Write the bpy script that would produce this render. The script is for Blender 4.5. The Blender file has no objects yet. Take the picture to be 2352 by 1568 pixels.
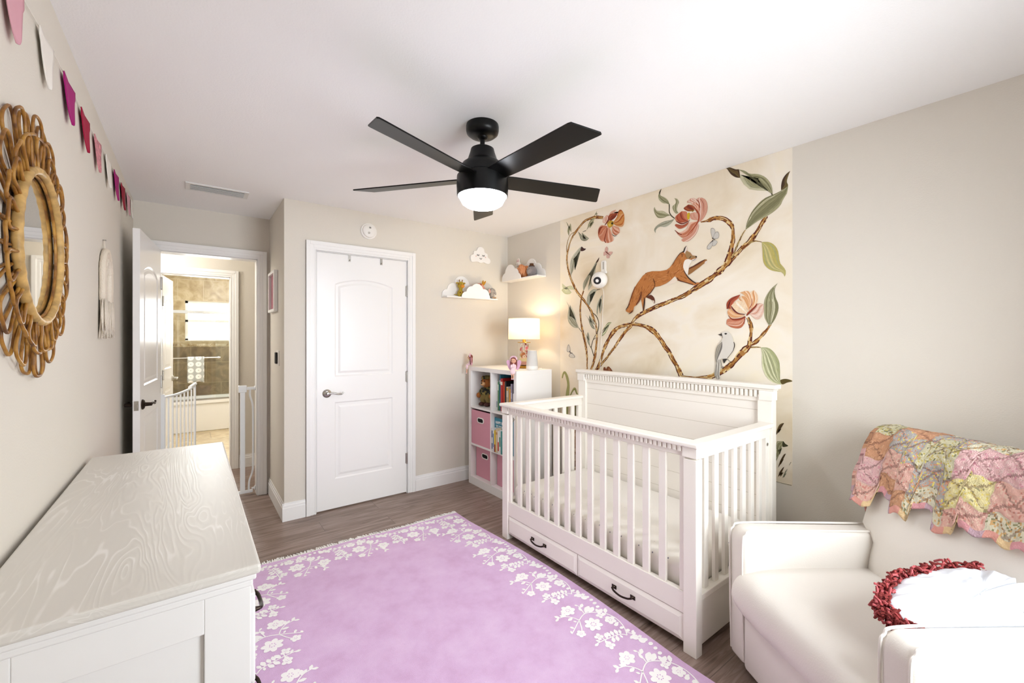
import bpy, bmesh, math, random
from mathutils import Vector, Matrix
PI = math.pi
rnd = random.Random(7)
C = bpy.context.scene.collection
sin, cos = math.sin, math.cos

# ---------------------------------------------------------------- colour / materials
def lin(h):
    h = h.lstrip('#')
    o = []
    for i in (0, 2, 4):
        c = int(h[i:i+2], 16)/255.0
        o.append(c/12.92 if c <= 0.04045 else ((c+0.055)/1.055)**2.4)
    return (o[0], o[1], o[2], 1.0)

def nd(t, kind, **kw):
    n = t.nodes.new(kind)
    for k, v in kw.items():
        setattr(n, k, v)
    return n

def mat(name, col='#ffffff', rough=0.5, metal=0.0, spec=0.5, bump=0.0, bscale=80.0, vary=0.0, vscale=4.0,
        trans=0.0, emit=None, estr=0.0, sheen=0.0, bdetail=4.0):
    m = bpy.data.materials.new(name); m.use_nodes = True
    t = m.node_tree; b = t.nodes['Principled BSDF']
    b.inputs['Base Color'].default_value = lin(col)
    b.inputs['Roughness'].default_value = rough
    b.inputs['Metallic'].default_value = metal
    b.inputs['Specular IOR Level'].default_value = spec
    if sheen: b.inputs['Sheen Weight'].default_value = sheen
    if trans: b.inputs['Transmission Weight'].default_value = trans
    if emit:
        b.inputs['Emission Color'].default_value = lin(emit); b.inputs['Emission Strength'].default_value = estr
    tc = None
    if bump or vary:
        tc = nd(t, 'ShaderNodeTexCoord')
    if bump:
        n = nd(t, 'ShaderNodeTexNoise'); n.inputs['Scale'].default_value = bscale; n.inputs['Detail'].default_value = bdetail
        t.links.new(tc.outputs['Object'], n.inputs['Vector'])
        bp = nd(t, 'ShaderNodeBump'); bp.inputs['Strength'].default_value = bump; bp.inputs['Distance'].default_value = 0.01
        t.links.new(n.outputs['Fac'], bp.inputs['Height']); t.links.new(bp.outputs['Normal'], b.inputs['Normal'])
    if vary:
        n = nd(t, 'ShaderNodeTexNoise'); n.inputs['Scale'].default_value = vscale; n.inputs['Detail'].default_value = 5
        t.links.new(tc.outputs['Object'], n.inputs['Vector'])
        hs = nd(t, 'ShaderNodeHueSaturation'); hs.inputs['Color'].default_value = lin(col)
        mr = nd(t, 'ShaderNodeMapRange'); mr.inputs[1].default_value = 0.3; mr.inputs[2].default_value = 0.7
        mr.inputs[3].default_value = 1-vary; mr.inputs[4].default_value = 1+vary
        t.links.new(n.outputs['Fac'], mr.inputs[0]); t.links.new(mr.outputs[0], hs.inputs['Value'])
        t.links.new(hs.outputs[0], b.inputs['Base Color'])
    return m

def attr_mat(name, rough=0.7, bump=0.0, bscale=300.0, sheen=0.0):
    """colour comes from the mesh's own paint (colour attribute)"""
    m = mat(name, '#ffffff', rough, bump=bump, bscale=bscale, sheen=sheen)
    t = m.node_tree
    a = nd(t, 'ShaderNodeAttribute', attribute_name='Paint')
    t.links.new(a.outputs['Color'], t.nodes['Principled BSDF'].inputs['Base Color'])
    return m

def ramp(t, stops):
    r = nd(t, 'ShaderNodeValToRGB')
    e = r.color_ramp.elements
    while len(e) < len(stops): e.new(0.5)
    for i, (p, c) in enumerate(stops):
        e[i].position = p; e[i].color = lin(c)
    return r

# ---------------------------------------------------------------- mesh collector
class G:
    def __init__(s): s.v = []; s.f = []; s.m = []; s.c = []
    def add(s, vs, fs, mi=0, col=None):
        b = len(s.v); s.v += [tuple(p) for p in vs]
        for f in fs:
            s.f.append(tuple(b+i for i in f)); s.m.append(mi); s.c.append(col)
        return s
    def box(s, x0, x1, y0, y1, z0, z1, mi=0, col=None, M=None):
        vs = [Vector((x, y, z)) for z in (z0, z1) for y in (y0, y1) for x in (x0, x1)]
        if M is not None: vs = [M @ v for v in vs]
        return s.add(vs, [(0,2,3,1),(4,5,7,6),(0,1,5,4),(2,6,7,3),(0,4,6,2),(1,3,7,5)], mi, col)
    def tube(s, pts, r, n=8, closed=False, mi=0, col=None, caps=True):
        P = [Vector(p) for p in pts]; N = len(P)
        if N < 2: return s
        rr = r if isinstance(r, (list, tuple)) else [r]*N
        tg = []
        for i in range(N):
            a = P[(i-1) % N] if (closed or i > 0) else P[i]
            b = P[(i+1) % N] if (closed or i < N-1) else P[i]
            d = b-a
            tg.append(d.normalized() if d.length > 1e-9 else Vector((0,0,1)))
        u = tg[0].orthogonal().normalized(); fr = []
        for i in range(N):
            u = u - tg[i]*u.dot(tg[i])
            u = u.normalized() if u.length > 1e-6 else tg[i].orthogonal().normalized()
            fr.append((u.copy(), tg[i].cross(u)))
        vs = []
        for i in range(N):
            a, b = fr[i]
            for k in range(n):
                t = 2*PI*k/n
                vs.append(P[i]+(a*cos(t)+b*sin(t))*rr[i])
        fs = []
        for i in range(N if closed else N-1):
            j = (i+1) % N
            for k in range(n):
                l = (k+1) % n
                fs.append((i*n+k, i*n+l, j*n+l, j*n+k))
        if caps and not closed:
            fs.append(tuple(range(n-1, -1, -1))); fs.append(tuple((N-1)*n+k for k in range(n)))
        return s.add(vs, fs, mi, col)
    def lathe(s, prof, c=(0,0,0), n=32, mi=0, ax='z', col=None):
        """prof: list of (radius, height) along the axis"""
        vs = []; fs = []
        for r, h in prof:
            for k in range(n):
                t = 2*PI*k/n; a, b = r*cos(t), r*sin(t)
                p = (a, b, h) if ax == 'z' else ((h, a, b) if ax == 'x' else (b, h, a))
                vs.append((c[0]+p[0], c[1]+p[1], c[2]+p[2]))
        for i in range(len(prof)-1):
            for k in range(n):
                l = (k+1) % n
                fs.append((i*n+k, i*n+l, (i+1)*n+l, (i+1)*n+k))
        fs.append(tuple(range(n-1, -1, -1))); fs.append(tuple((len(prof)-1)*n+k for k in range(n)))
        return s.add(vs, fs, mi, col)
    def ell(s, c, r, n=16, m=10, mi=0, M=None, col=None):
        c = Vector(c); vs = []; fs = []
        for i in range(m+1):
            p = PI*i/m
            for k in range(n):
                t = 2*PI*k/n
                d = Vector((r[0]*sin(p)*cos(t), r[1]*sin(p)*sin(t), r[2]*cos(p)))
                if M is not None: d = M @ d
                vs.append(c+d)
        for i in range(m):
            for k in range(n):
                l = (k+1) % n
                if i == 0: fs.append((k, n+k, n+l))
                elif i == m-1: fs.append((i*n+k, (i+1)*n+k, i*n+l))
                else: fs.append((i*n+k, (i+1)*n+k, (i+1)*n+l, i*n+l))
        return s.add(vs, fs, mi, col)
    def prism(s, pts, f0, f1, mi=0, col=None):
        """pts: 2-D outline; f0/f1 map a 2-D point to the two end faces"""
        n = len(pts)
        vs = [f0(p) for p in pts]+[f1(p) for p in pts]
        fs = [tuple(range(n-1, -1, -1)), tuple(range(n, 2*n))]
        fs += [(i, (i+1) % n, n+(i+1) % n, n+i) for i in range(n)]
        return s.add(vs, fs, mi, col)
    def mesh(s, name):
        me = bpy.data.meshes.new(name); me.from_pydata(s.v, [], s.f)
        me.polygons.foreach_set('material_index', s.m)
        if any(c is not None for c in s.c):
            at = me.color_attributes.new('Paint', 'FLOAT_COLOR', 'CORNER')
            for p, c in zip(me.polygons, s.c):
                if c is None: c = (1, 1, 1, 1)
                for li in p.loop_indices: at.data[li].color = c
        return me

ROOT = {}
def link_mesh(name, me, mats, parent=None, smooth=False, bevel=0.0, seg=2, world=True, fix=True, angle=40):
    o = bpy.data.objects.new(name, me); C.objects.link(o)
    for m in (mats if isinstance(mats, (list, tuple)) else [mats]): me.materials.append(m)
    if fix:
        bm = bmesh.new(); bm.from_mesh(me); bmesh.ops.recalc_face_normals(bm, faces=bm.faces); bm.to_mesh(me); bm.free()
    if parent is not None:
        if world:
            me.transform(ROOT[parent.name].inverted())
        o.parent = parent; ROOT[o.name] = ROOT[parent.name]
    else:
        ROOT[o.name] = Matrix.Identity(4)
    if smooth:
        me.polygons.foreach_set('use_smooth', [True]*len(me.polygons))
        if smooth != 'all':
            me.set_sharp_from_angle(angle=math.radians(angle))
    if bevel:
        b = o.modifiers.new('edge', 'BEVEL'); b.width = bevel; b.segments = seg; b.limit_method = 'ANGLE'
        b.angle_limit = math.radians(40); b.harden_normals = False
    return o

def put(name, g, mats, parent=None, **kw):
    return link_mesh(name, g.mesh(name), mats, parent, **kw)

def thing(name, label, cat, loc=(0,0,0), rotz=0.0, group=None):
    o = bpy.data.objects.new(name, None); C.objects.link(o); o.empty_display_size = 0.05
    o.location = loc; o.rotation_euler = (0, 0, rotz); o['label'] = label; o['category'] = cat
    if group: o['group'] = group
    ROOT[o.name] = Matrix.Translation(loc) @ Matrix.Rotation(rotz, 4, 'Z')
    return o
def tag(o, label, cat, group=None, kind=None):
    o['label'] = label; o['category'] = cat
    if group: o['group'] = group
    if kind: o['kind'] = kind
    return o
def struct(name, g, mats, label=None, **kw):
    o = put(name, g, mats, **kw); o['kind'] = 'structure'
    if label: o['label'] = label
    return o
def sthing(name, label=None, loc=(0,0,0), rotz=0.0):
    o = bpy.data.objects.new(name, None); C.objects.link(o); o.empty_display_size = 0.05
    o.location = loc; o.rotation_euler = (0, 0, rotz); o['kind'] = 'structure'
    if label: o['label'] = label
    ROOT[o.name] = Matrix.Translation(loc) @ Matrix.Rotation(rotz, 4, 'Z')
    return o
def remesh(o, size=0.004, smooth=2):
    r = o.modifiers.new('fuse', 'REMESH'); r.mode = 'VOXEL'; r.voxel_size = size; r.use_smooth_shade = True
    if smooth:
        s = o.modifiers.new('soften', 'SMOOTH'); s.iterations = smooth; s.factor = 0.5
    return o
def dup_tree(root, loc, label, group=None, rotz=None):
    r = root.copy(); C.objects.link(r); r.location = loc; r['label'] = label
    if rotz is not None: r.rotation_euler = (0, 0, rotz)
    if group: r['group'] = group
    for ch in list(root.children):
        c = ch.copy(); C.objects.link(c); c.parent = r
        for g2 in list(ch.children):
            d = g2.copy(); C.objects.link(d); d.parent = c
    return r

def crom(pts, k=6, closed=False):
    """Catmull-Rom through points of any dimension"""
    n = len(pts); out = []
    P = lambda i: pts[i % n] if closed else pts[max(0, min(n-1, i))]
    for i in range(n if closed else n-1):
        a, b, c, d = P(i-1), P(i), P(i+1), P(i+2)
        for j in range(k):
            t = j/k
            out.append(tuple(0.5*((2*q)+(-p+r)*t+(2*p-5*q+4*r-s)*t*t+(-p+3*q-3*r+s)*t**3) for p, q, r, s in zip(a, b, c, d)))
    if not closed: out.append(tuple(pts[-1]))
    return out

def inset2(pts, d):
    n = len(pts); A = sum(pts[i][0]*pts[(i+1) % n][1]-pts[(i+1) % n][0]*pts[i][1] for i in range(n))
    sg = 1 if A > 0 else -1; out = []
    for i in range(n):
        p, q, r = Vector(pts[i-1]), Vector(pts[i]), Vector(pts[(i+1) % n])
        e, f = (q-p).normalized(), (r-q).normalized()
        n1, n2 = Vector((-e.y, e.x))*sg, Vector((-f.y, f.x))*sg
        m = (n1+n2)
        if m.length < 1e-6: m = n1
        m.normalize(); k = max(0.4, m.dot(n1))
        out.append(tuple(q+m*(d/k)))
    return out

def panel_slab(w, h, t, panels, steps=((0,0),(0.010,0.006),(0.028,0.006),(0.045,0.001))):
    """moulded door: outline panels pressed into both faces; x across, z up, y through"""
    bm = bmesh.new()
    def side(y, sgn):
        edges = []
        def loop(pts, yy):
            vs = [bm.verts.new((p[0], yy, p[1])) for p in pts]
            es = [bm.edges.new((vs[i], vs[(i+1) % len(vs)])) for i in range(len(vs))]
            return vs, es
        ov, oe = loop([(0,0),(w,0),(w,h),(0,h)], y); edges += oe
        rings = []
        for pn in panels:
            lv = []
            for ins, dep in steps:
                vs, es = loop(inset2(pn, ins) if ins else pn, y+sgn*dep); lv.append(vs)
                if not ins: edges += es
            rings.append(lv)
        bmesh.ops.triangle_fill(bm, use_beauty=True, use_dissolve=True, edges=edges, normal=(0, -sgn, 0))
        for lv in rings:
            for a, b in zip(lv[:-1], lv[1:]):
                for i in range(len(a)):
                    j = (i+1) % len(a); bm.faces.new((a[i], a[j], b[j], b[i]))
            bm.faces.new(lv[-1])
        return ov
    a = side(0.0, 1); b = side(t, -1)
    for i in range(4):
        j = (i+1) % 4; bm.faces.new((a[i], a[j], b[j], b[i]))
    bmesh.ops.recalc_face_normals(bm, faces=bm.faces)
    me = bpy.data.meshes.new('slab'); bm.to_mesh(me); bm.free()
    return me

def arch_panel(x0, x1, z0, z1, rise, n=14):
    """panel outline with an eyebrow arch on top"""
    pts = [(x0, z0), (x1, z0), (x1, z1)]
    w = x1-x0
    for i in range(1, n):
        t = i/n
        pts.append((x1-w*t, z1+rise*sin(PI*t)**0.8))
    pts.append((x0, z1))
    return pts
def rect_panel(x0, x1, z0, z1): return [(x0, z0), (x1, z0), (x1, z1), (x0, z1)]

def rbox(x0, x1, y0, y1, z0, z1, r, seg=4, M=None):
    """rounded box as its own bmesh -> (verts, faces)"""
    bm = bmesh.new(); bmesh.ops.create_cube(bm, size=1.0)
    for v in bm.verts:
        v.co = Vector(((x0+x1)/2+v.co.x*(x1-x0), (y0+y1)/2+v.co.y*(y1-y0), (z0+z1)/2+v.co.z*(z1-z0)))
    bmesh.ops.bevel(bm, geom=list(bm.edges), offset=r, segments=seg, profile=0.5, affect='EDGES', clamp_overlap=True)
    if M is not None:
        for v in bm.verts: v.co = M @ v.co
    bm.verts.index_update()
    vs = [v.co.copy() for v in bm.verts]; fs = [tuple(v.index for v in f.verts) for f in bm.faces]
    bm.free(); return vs, fs
def grb(g, *a, mi=0, col=None, **k):
    vs, fs = rbox(*a, **k); g.add(vs, fs, mi, col); return g
# ---------------------------------------------------------------- materials of the place
XR, YC, XL, YD, XJ, CEIL, YB = 2.661, 3.605, -0.351, 4.345, 0.563, 2.44, -0.45
M_wall = mat('wall_paint', '#ddd7cc', 0.85, bump=0.12, bscale=160, spec=0.2)
M_ceil = mat('ceiling_paint', '#f6f6f6', 0.9, bump=0.12, bscale=140, spec=0.2)
M_trim = mat('white_trim_gloss', '#f1f0ee', 0.35, spec=0.4)
M_door = mat('white_door_paint', '#f2f1ef', 0.28, spec=0.5)
M_crib = mat('ivory_crib_paint', '#f3eee5', 0.42, bump=0.05, bscale=60)
M_whitelam = mat('white_laminate', '#f1efec', 0.45)
M_nickel = mat('satin_nickel', '#b9b6b0', 0.28, metal=1.0)
M_bronze = mat('dark_bronze', '#3a2f29', 0.35, metal=0.9)
M_black = mat('black_plastic', '#141416', 0.4)
M_fan = mat('matte_black_fan', '#040404', 0.36, spec=0.3)
M_blade = mat('black_fan_blade', '#030303', 0.34, spec=0.25)
M_bowl = mat('opal_light_bowl', '#ffffff', 0.4, emit='#f4f7ff', estr=31.0)
M_vent = mat('vent_metal', '#e3e3e1', 0.5)
M_ventdark = mat('vent_inside', '#5c5c5b', 0.8)
M_plastic = mat('white_plastic', '#efece6', 0.4)
M_glassy = mat('clear_glass', '#ffffff', 0.02, trans=1.0)
M_gold = mat('brushed_brass', '#b58a3e', 0.3, metal=1.0)
M_dark = mat('hole_shade_black', '#121110', 0.9)
M_fabric_pink = mat('pink_bin_fabric', '#d99cab', 0.9, bump=0.25, bscale=500)
M_leather = mat('cream_upholstery', '#e6e0d8', 0.42, bump=0.10, bscale=220, spec=0.45)
M_matt = mat('mattress_cloth', '#eeeae2', 0.9)
M_cream = mat('cotton_cord', '#e9dfcf', 0.95, bump=0.5, bscale=260)

def thin_glass(name, tint='#ffffff', refl=0.06, gain=0.6):
    m = bpy.data.materials.new(name); m.use_nodes = True; t = m.node_tree
    t.nodes.clear(); out = nd(t, 'ShaderNodeOutputMaterial')
    tr = nd(t, 'ShaderNodeBsdfTransparent'); tr.inputs[0].default_value = lin(tint)
    gl = nd(t, 'ShaderNodeBsdfGlossy'); gl.inputs['Roughness'].default_value = 0.02
    mx = nd(t, 'ShaderNodeMixShader'); fr = nd(t, 'ShaderNodeLayerWeight'); fr.inputs[0].default_value = 0.15
    ad = nd(t, 'ShaderNodeMath', operation='MULTIPLY_ADD'); ad.inputs[1].default_value = gain; ad.inputs[2].default_value = refl
    t.links.new(fr.outputs['Fresnel'], ad.inputs[0]); t.links.new(ad.outputs[0], mx.inputs[0])
    t.links.new(tr.outputs[0], mx.inputs[1]); t.links.new(gl.outputs[0], mx.inputs[2]); t.links.new(mx.outputs[0], out.inputs[0])
    return m
M_frameglass = thin_glass('picture_glass', '#ffffff', 0.01, 0.12); M_pane = thin_glass('window_glass'); M_shower = thin_glass('shower_glass', '#fbfcfb', 0.03)

def mirror_mat():
    m = mat('mirror_silver', '#e9eaea', 0.02, metal=1.0); return m
M_mirror = mirror_mat()

def shade_mat():
    m = bpy.data.materials.new('linen_lamp_shade'); m.use_nodes = True; t = m.node_tree; t.nodes.clear()
    out = nd(t, 'ShaderNodeOutputMaterial'); d = nd(t, 'ShaderNodeBsdfDiffuse'); d.inputs[0].default_value = lin('#f6f0e4')
    tl = nd(t, 'ShaderNodeBsdfTranslucent'); tl.inputs[0].default_value = lin('#fff3dc')
    mx = nd(t, 'ShaderNodeMixShader'); mx.inputs[0].default_value = 0.55
    t.links.new(d.outputs[0], mx.inputs[1]); t.links.new(tl.outputs[0], mx.inputs[2]); t.links.new(mx.outputs[0], out.inputs[0])
    return m
M_shade = shade_mat()

def wood_floor():
    m = mat('brown_wood_planks', '#7a6254', 0.38, spec=0.4); t = m.node_tree; b = t.nodes['Principled BSDF']
    tc = nd(t, 'ShaderNodeTexCoord'); mp = nd(t, 'ShaderNodeMapping'); t.links.new(tc.outputs['Object'], mp.inputs[0])
    br = nd(t, 'ShaderNodeTexBrick'); br.offset = 0.37; br.inputs['Scale'].default_value = 1.0
    br.inputs['Brick Width'].default_value = 1.22; br.inputs['Row Height'].default_value = 0.18
    br.inputs['Mortar Size'].default_value = 0.0018; br.inputs['Mortar Smooth'].default_value = 0.1; br.inputs['Bias'].default_value = 0.0
    br.inputs['Color1'].default_value = (0.25, 0.25, 0.25, 1); br.inputs['Color2'].default_value = (0.75, 0.75, 0.75, 1); br.inputs['Mortar'].default_value = (0, 0, 0, 1)
    t.links.new(mp.outputs[0], br.inputs['Vector'])
    m2 = nd(t, 'ShaderNodeMapping'); m2.inputs['Scale'].default_value = (2.2, 26, 1); t.links.new(tc.outputs['Object'], m2.inputs[0])
    off = nd(t, 'ShaderNodeVectorMath', operation='ADD'); t.links.new(m2.outputs[0], off.inputs[0])
    sc = nd(t, 'ShaderNodeVectorMath', operation='SCALE'); sc.inputs['Scale'].default_value = 9.0
    t.links.new(br.outputs['Color'], sc.inputs[0]); t.links.new(sc.outputs[0], off.inputs[1])
    n = nd(t, 'ShaderNodeTexNoise'); n.inputs['Scale'].default_value = 1.4; n.inputs['Detail'].default_value = 9; n.inputs['Roughness'].default_value = 0.62; n.inputs['Distortion'].default_value = 0.9
    t.links.new(off.outputs[0], n.inputs['Vector'])
    r = ramp(t, [(0.22, '#57463d'), (0.42, '#89756a'), (0.58, '#a28e84'), (0.8, '#bcaaa0')])
    t.links.new(n.outputs['Fac'], r.inputs[0])
    mx = nd(t, 'ShaderNodeMix', data_type='RGBA', blend_type='MULTIPLY'); mx.inputs[0].default_value = 0.55
    t.links.new(r.outputs[0], mx.inputs[6])
    pl = ramp(t, [(0.0, '#4a3b33'), (0.02, '#c9c2bd'), (0.5, '#e0dad6'), (1.0, '#ffffff')]); t.links.new(br.outputs['Color'], pl.inputs[0])
    t.links.new(pl.outputs[0], mx.inputs[7]); t.links.new(mx.outputs[2], b.inputs['Base Color'])
    bp = nd(t, 'ShaderNodeBump'); bp.inputs['Strength'].default_value = 0.12; bp.inputs['Distance'].default_value = 0.01
    t.links.new(n.outputs['Fac'], bp.inputs['Height']); t.links.new(bp.outputs[0], b.inputs['Normal'])
    return m
M_floor = wood_floor()

def tile_mat(name, stops, sx, sz, grout='#a59a80', swap=True, rough=0.3):
    m = mat(name, '#aaaaaa', rough); t = m.node_tree; b = t.nodes['Principled BSDF']
    tc = nd(t, 'ShaderNodeTexCoord'); mp = nd(t, 'ShaderNodeMapping')
    if swap: mp.inputs['Rotation'].default_value = (-PI/2, 0, 0)
    t.links.new(tc.outputs['Object'], mp.inputs[0])
    br = nd(t, 'ShaderNodeTexBrick'); br.offset = 0.5; br.inputs['Scale'].default_value = 1.0
    br.inputs['Brick Width'].default_value = sx; br.inputs['Row Height'].default_value = sz; br.inputs['Mortar Size'].default_value = 0.003
    br.inputs['Color1'].default_value = (.85, .85, .85, 1); br.inputs['Color2'].default_value = (1, 1, 1, 1); br.inputs['Mortar'].default_value = (1, 1, 1, 1)
    t.links.new(mp.outputs[0], br.inputs['Vector'])
    n = nd(t, 'ShaderNodeTexNoise'); n.inputs['Scale'].default_value = 7; n.inputs['Detail'].default_value = 8; n.inputs['Distortion'].default_value = 1.2
    t.links.new(tc.outputs['Object'], n.inputs['Vector'])
    r = ramp(t, stops); t.links.new(n.outputs['Fac'], r.inputs[0])
    mu = nd(t, 'ShaderNodeMix', data_type='RGBA', blend_type='MULTIPLY'); mu.inputs[0].default_value = 1.0
    t.links.new(r.outputs[0], mu.inputs[6]); t.links.new(br.outputs['Color'], mu.inputs[7])
    mx = nd(t, 'ShaderNodeMix', data_type='RGBA'); t.links.new(br.outputs['Fac'], mx.inputs[0])
    t.links.new(mu.outputs[2], mx.inputs[6]); mx.inputs[7].default_value = lin(grout)
    t.links.new(mx.outputs[2], b.inputs['Base Color'])
    return m
M_tile_hi = tile_mat('tan_wall_tile', [(0.3, '#a08b62'), (0.5, '#b9a67f'), (0.72, '#cdbf9c')], 0.33, 0.33, '#c9bd9f')
M_tile_lo = tile_mat('brown_wall_tile', [(0.3, '#6d5a3c'), (0.5, '#85714f'), (0.72, '#a08c68')], 0.40, 0.33, '#a3946f')
M_tile_band = tile_mat('mosaic_tile_band', [(0.35, '#6a5636'), (0.5, '#a88f62'), (0.62, '#e0d6bd')], 0.05, 0.05, '#b5a684')
M_tile_floor = tile_mat('beige_floor_tile', [(0.3, '#b79f77'), (0.5, '#cdb891'), (0.72, '#ded0ad')], 0.45, 0.45, '#8d7a55', swap=False)

def dresser_wood():
    m = mat('washed_white_wood', '#e2ddd5', 0.38, spec=0.45); t = m.node_tree; b = t.nodes['Principled BSDF']
    tc = nd(t, 'ShaderNodeTexCoord'); mp = nd(t, 'ShaderNodeMapping'); mp.inputs['Scale'].default_value = (6.5, 0.75, 6.5); t.links.new(tc.outputs['Object'], mp.inputs[0])
    n = nd(t, 'ShaderNodeTexNoise'); n.inputs['Scale'].default_value = 1.1; n.inputs['Detail'].default_value = 3; n.inputs['Distortion'].default_value = 0.7
    t.links.new(mp.outputs[0], n.inputs['Vector'])
    mm = nd(t, 'ShaderNodeMath', operation='MULTIPLY'); mm.inputs[1].default_value = 150.0; t.links.new(n.outputs['Fac'], mm.inputs[0])
    fr = nd(t, 'ShaderNodeMath', operation='SINE'); t.links.new(mm.outputs[0], fr.inputs[0])
    nf = nd(t, 'ShaderNodeTexNoise'); nf.inputs['Scale'].default_value = 5.0; nf.inputs['Detail'].default_value = 4
    t.links.new(tc.outputs['Object'], nf.inputs['Vector'])
    mk = nd(t, 'ShaderNodeMath', operation='MULTIPLY'); t.links.new(fr.outputs[0], mk.inputs[0]); t.links.new(nf.outputs['Fac'], mk.inputs[1])
    r = ramp(t, [(0.25, '#d9d5cd'), (0.45, '#dcd8d0'), (0.62, '#ebe8e3')]); t.links.new(mk.outputs[0], r.inputs[0])
    t.links.new(r.outputs[0], b.inputs['Base Color'])
    bp = nd(t, 'ShaderNodeBump'); bp.inputs['Strength'].default_value = 0.05; bp.inputs['Distance'].default_value = 0.004
    t.links.new(mk.outputs[0], bp.inputs['Height']); t.links.new(bp.outputs[0], b.inputs['Normal'])
    return m
M_drwood = dresser_wood()
M_drpaint = mat('white_dresser_paint', '#eeedeb', 0.4)

def rug_mat():
    m = mat('pink_wool_pile', '#d9a3cf', 0.98, spec=0.1); t = m.node_tree; b = t.nodes['Principled BSDF']
    tc = nd(t, 'ShaderNodeTexCoord')
    n = nd(t, 'ShaderNodeTexNoise'); n.inputs['Scale'].default_value = 6.0; n.inputs['Detail'].default_value = 8; n.inputs['Roughness'].default_value = 0.65
    t.links.new(tc.outputs['Object'], n.inputs['Vector'])
    r = ramp(t, [(0.30, '#dcb5da'), (0.5, '#e7c4e8'), (0.72, '#efd1f1')]); t.links.new(n.outputs['Fac'], r.inputs[0])
    t.links.new(r.outputs[0], b.inputs['Base Color'])
    f = nd(t, 'ShaderNodeTexNoise'); f.inputs['Scale'].default_value = 420; f.inputs['Detail'].default_value = 2; t.links.new(tc.outputs['Object'], f.inputs['Vector'])
    bp = nd(t, 'ShaderNodeBump'); bp.inputs['Strength'].default_value = 0.55; bp.inputs['Distance'].default_value = 0.01
    t.links.new(f.outputs['Fac'], bp.inputs['Height']); t.links.new(bp.outputs[0], b.inputs['Normal'])
    return m
M_rug = rug_mat()
M_rugwhite = mat('white_rug_yarn', '#fbf9f7', 0.98, bump=0.2, bscale=420, spec=0.1)

def dotted():
    m = mat('dotted_crib_sheet', '#efebe4', 0.9, bump=0.05, bscale=30); t = m.node_tree; b = t.nodes['Principled BSDF']
    tc = nd(t, 'ShaderNodeTexCoord'); v = nd(t, 'ShaderNodeTexVoronoi'); v.inputs['Scale'].default_value = 38; v.inputs['Randomness'].default_value = 0.55
    t.links.new(tc.outputs['Object'], v.inputs['Vector'])
    r = ramp(t, [(0.0, '#8f8a97'), (0.13, '#8f8a97'), (0.17, '#efebe4'), (1.0, '#efebe4')]); t.links.new(v.outputs['Distance'], r.inputs[0])
    t.links.new(r.outputs[0], b.inputs['Base Color']); return m
M_dots = dotted()

def paper_mat():
    m = mat('watercolour_wallpaper', '#e9decb', 0.85, spec=0.2); t = m.node_tree; b = t.nodes['Principled BSDF']
    tc = nd(t, 'ShaderNodeTexCoord'); mp = nd(t, 'ShaderNodeMapping'); mp.inputs['Scale'].default_value = (1, 0.8, 1.2); t.links.new(tc.outputs['Object'], mp.inputs[0])
    n = nd(t, 'ShaderNodeTexNoise'); n.inputs['Scale'].default_value = 2.1; n.inputs['Detail'].default_value = 6; n.inputs['Distortion'].default_value = 0.8
    t.links.new(mp.outputs[0], n.inputs['Vector'])
    r = ramp(t, [(0.30, '#d9c9ab'), (0.45, '#e8dcc6'), (0.6, '#efe7d8'), (0.75, '#f1e6cd')]); t.links.new(n.outputs['Fac'], r.inputs[0])
    t.links.new(r.outputs[0], b.inputs['Base Color']); return m
M_paper = paper_mat()
M_paint = attr_mat('mural_paint', 0.85)

def rattan():
    m = mat('brown_rattan', '#94601f', 0.45); t = m.node_tree; b = t.nodes['Principled BSDF']
    tc = nd(t, 'ShaderNodeTexCoord'); n = nd(t, 'ShaderNodeTexNoise'); n.inputs['Scale'].default_value = 26; n.inputs['Detail'].default_value = 3
    t.links.new(tc.outputs['Object'], n.inputs['Vector'])
    r = ramp(t, [(0.3, '#5e3711'), (0.5, '#96641f'), (0.7, '#b98a3c')]); t.links.new(n.outputs['Fac'], r.inputs[0]); t.links.new(r.outputs[0], b.inputs['Base Color'])
    return m
M_rattan = rattan()
M_cane = mat('pale_wrapped_cane', '#bf9a5c', 0.5, vary=0.32, vscale=34)
# ================================================================= THE SETTING
HY = 5.38           # far wall of the hall
BY = 8.5            # tiled back wall of the bathroom
TH = 0.12
struct('floor', G().box(XL-TH, XR+TH, YB-TH, YD+TH, -0.06, 0).box(-1.6, 1.7, YD+TH, HY+0.06, -0.06, 0), M_floor, 'brown wood plank floor')
struct('floor_bathroom', G().box(-0.75, 1.4, HY+0.06, BY+TH, -0.06, 0.0), M_tile_floor, 'beige tiled bathroom floor')
struct('ceiling', G().box(XL-TH, XR+TH, YB-TH, YD+TH, CEIL, CEIL+0.08).box(-1.6, 1.7, YD+TH, HY+TH, CEIL, CEIL+0.08), M_ceil, 'flat white ceiling')
struct('ceiling_bathroom', G().box(-0.75, 1.4, HY+TH, BY+TH, CEIL, CEIL+0.08), M_ceil)
struct('wall_right', G().box(XR, XR+TH, YB-TH, YC+TH, 0, CEIL), M_wall, 'beige wall carrying the floral mural')
CX0, CX1, CZ = 0.775, 1.556, 2.083     # closet opening
struct('wall_far', G().box(XJ, CX0, YC, YC+TH, 0, CEIL).box(CX1, XR, YC, YC+TH, 0, CEIL).box(CX0, CX1, YC, YC+TH, CZ, CEIL)
       .box(CX0-0.2, CX1+0.2, YC+0.55, YC+0.6, 0, CEIL), M_wall, 'beige closet wall facing the camera')
struct('wall_alcove', G().box(XJ, XJ+TH, YC+TH, YD, 0, CEIL), M_wall, 'side of the closet block beside the entry')
EX0, EX1, EZ = -0.235, 0.478, 2.083    # entry opening
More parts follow.
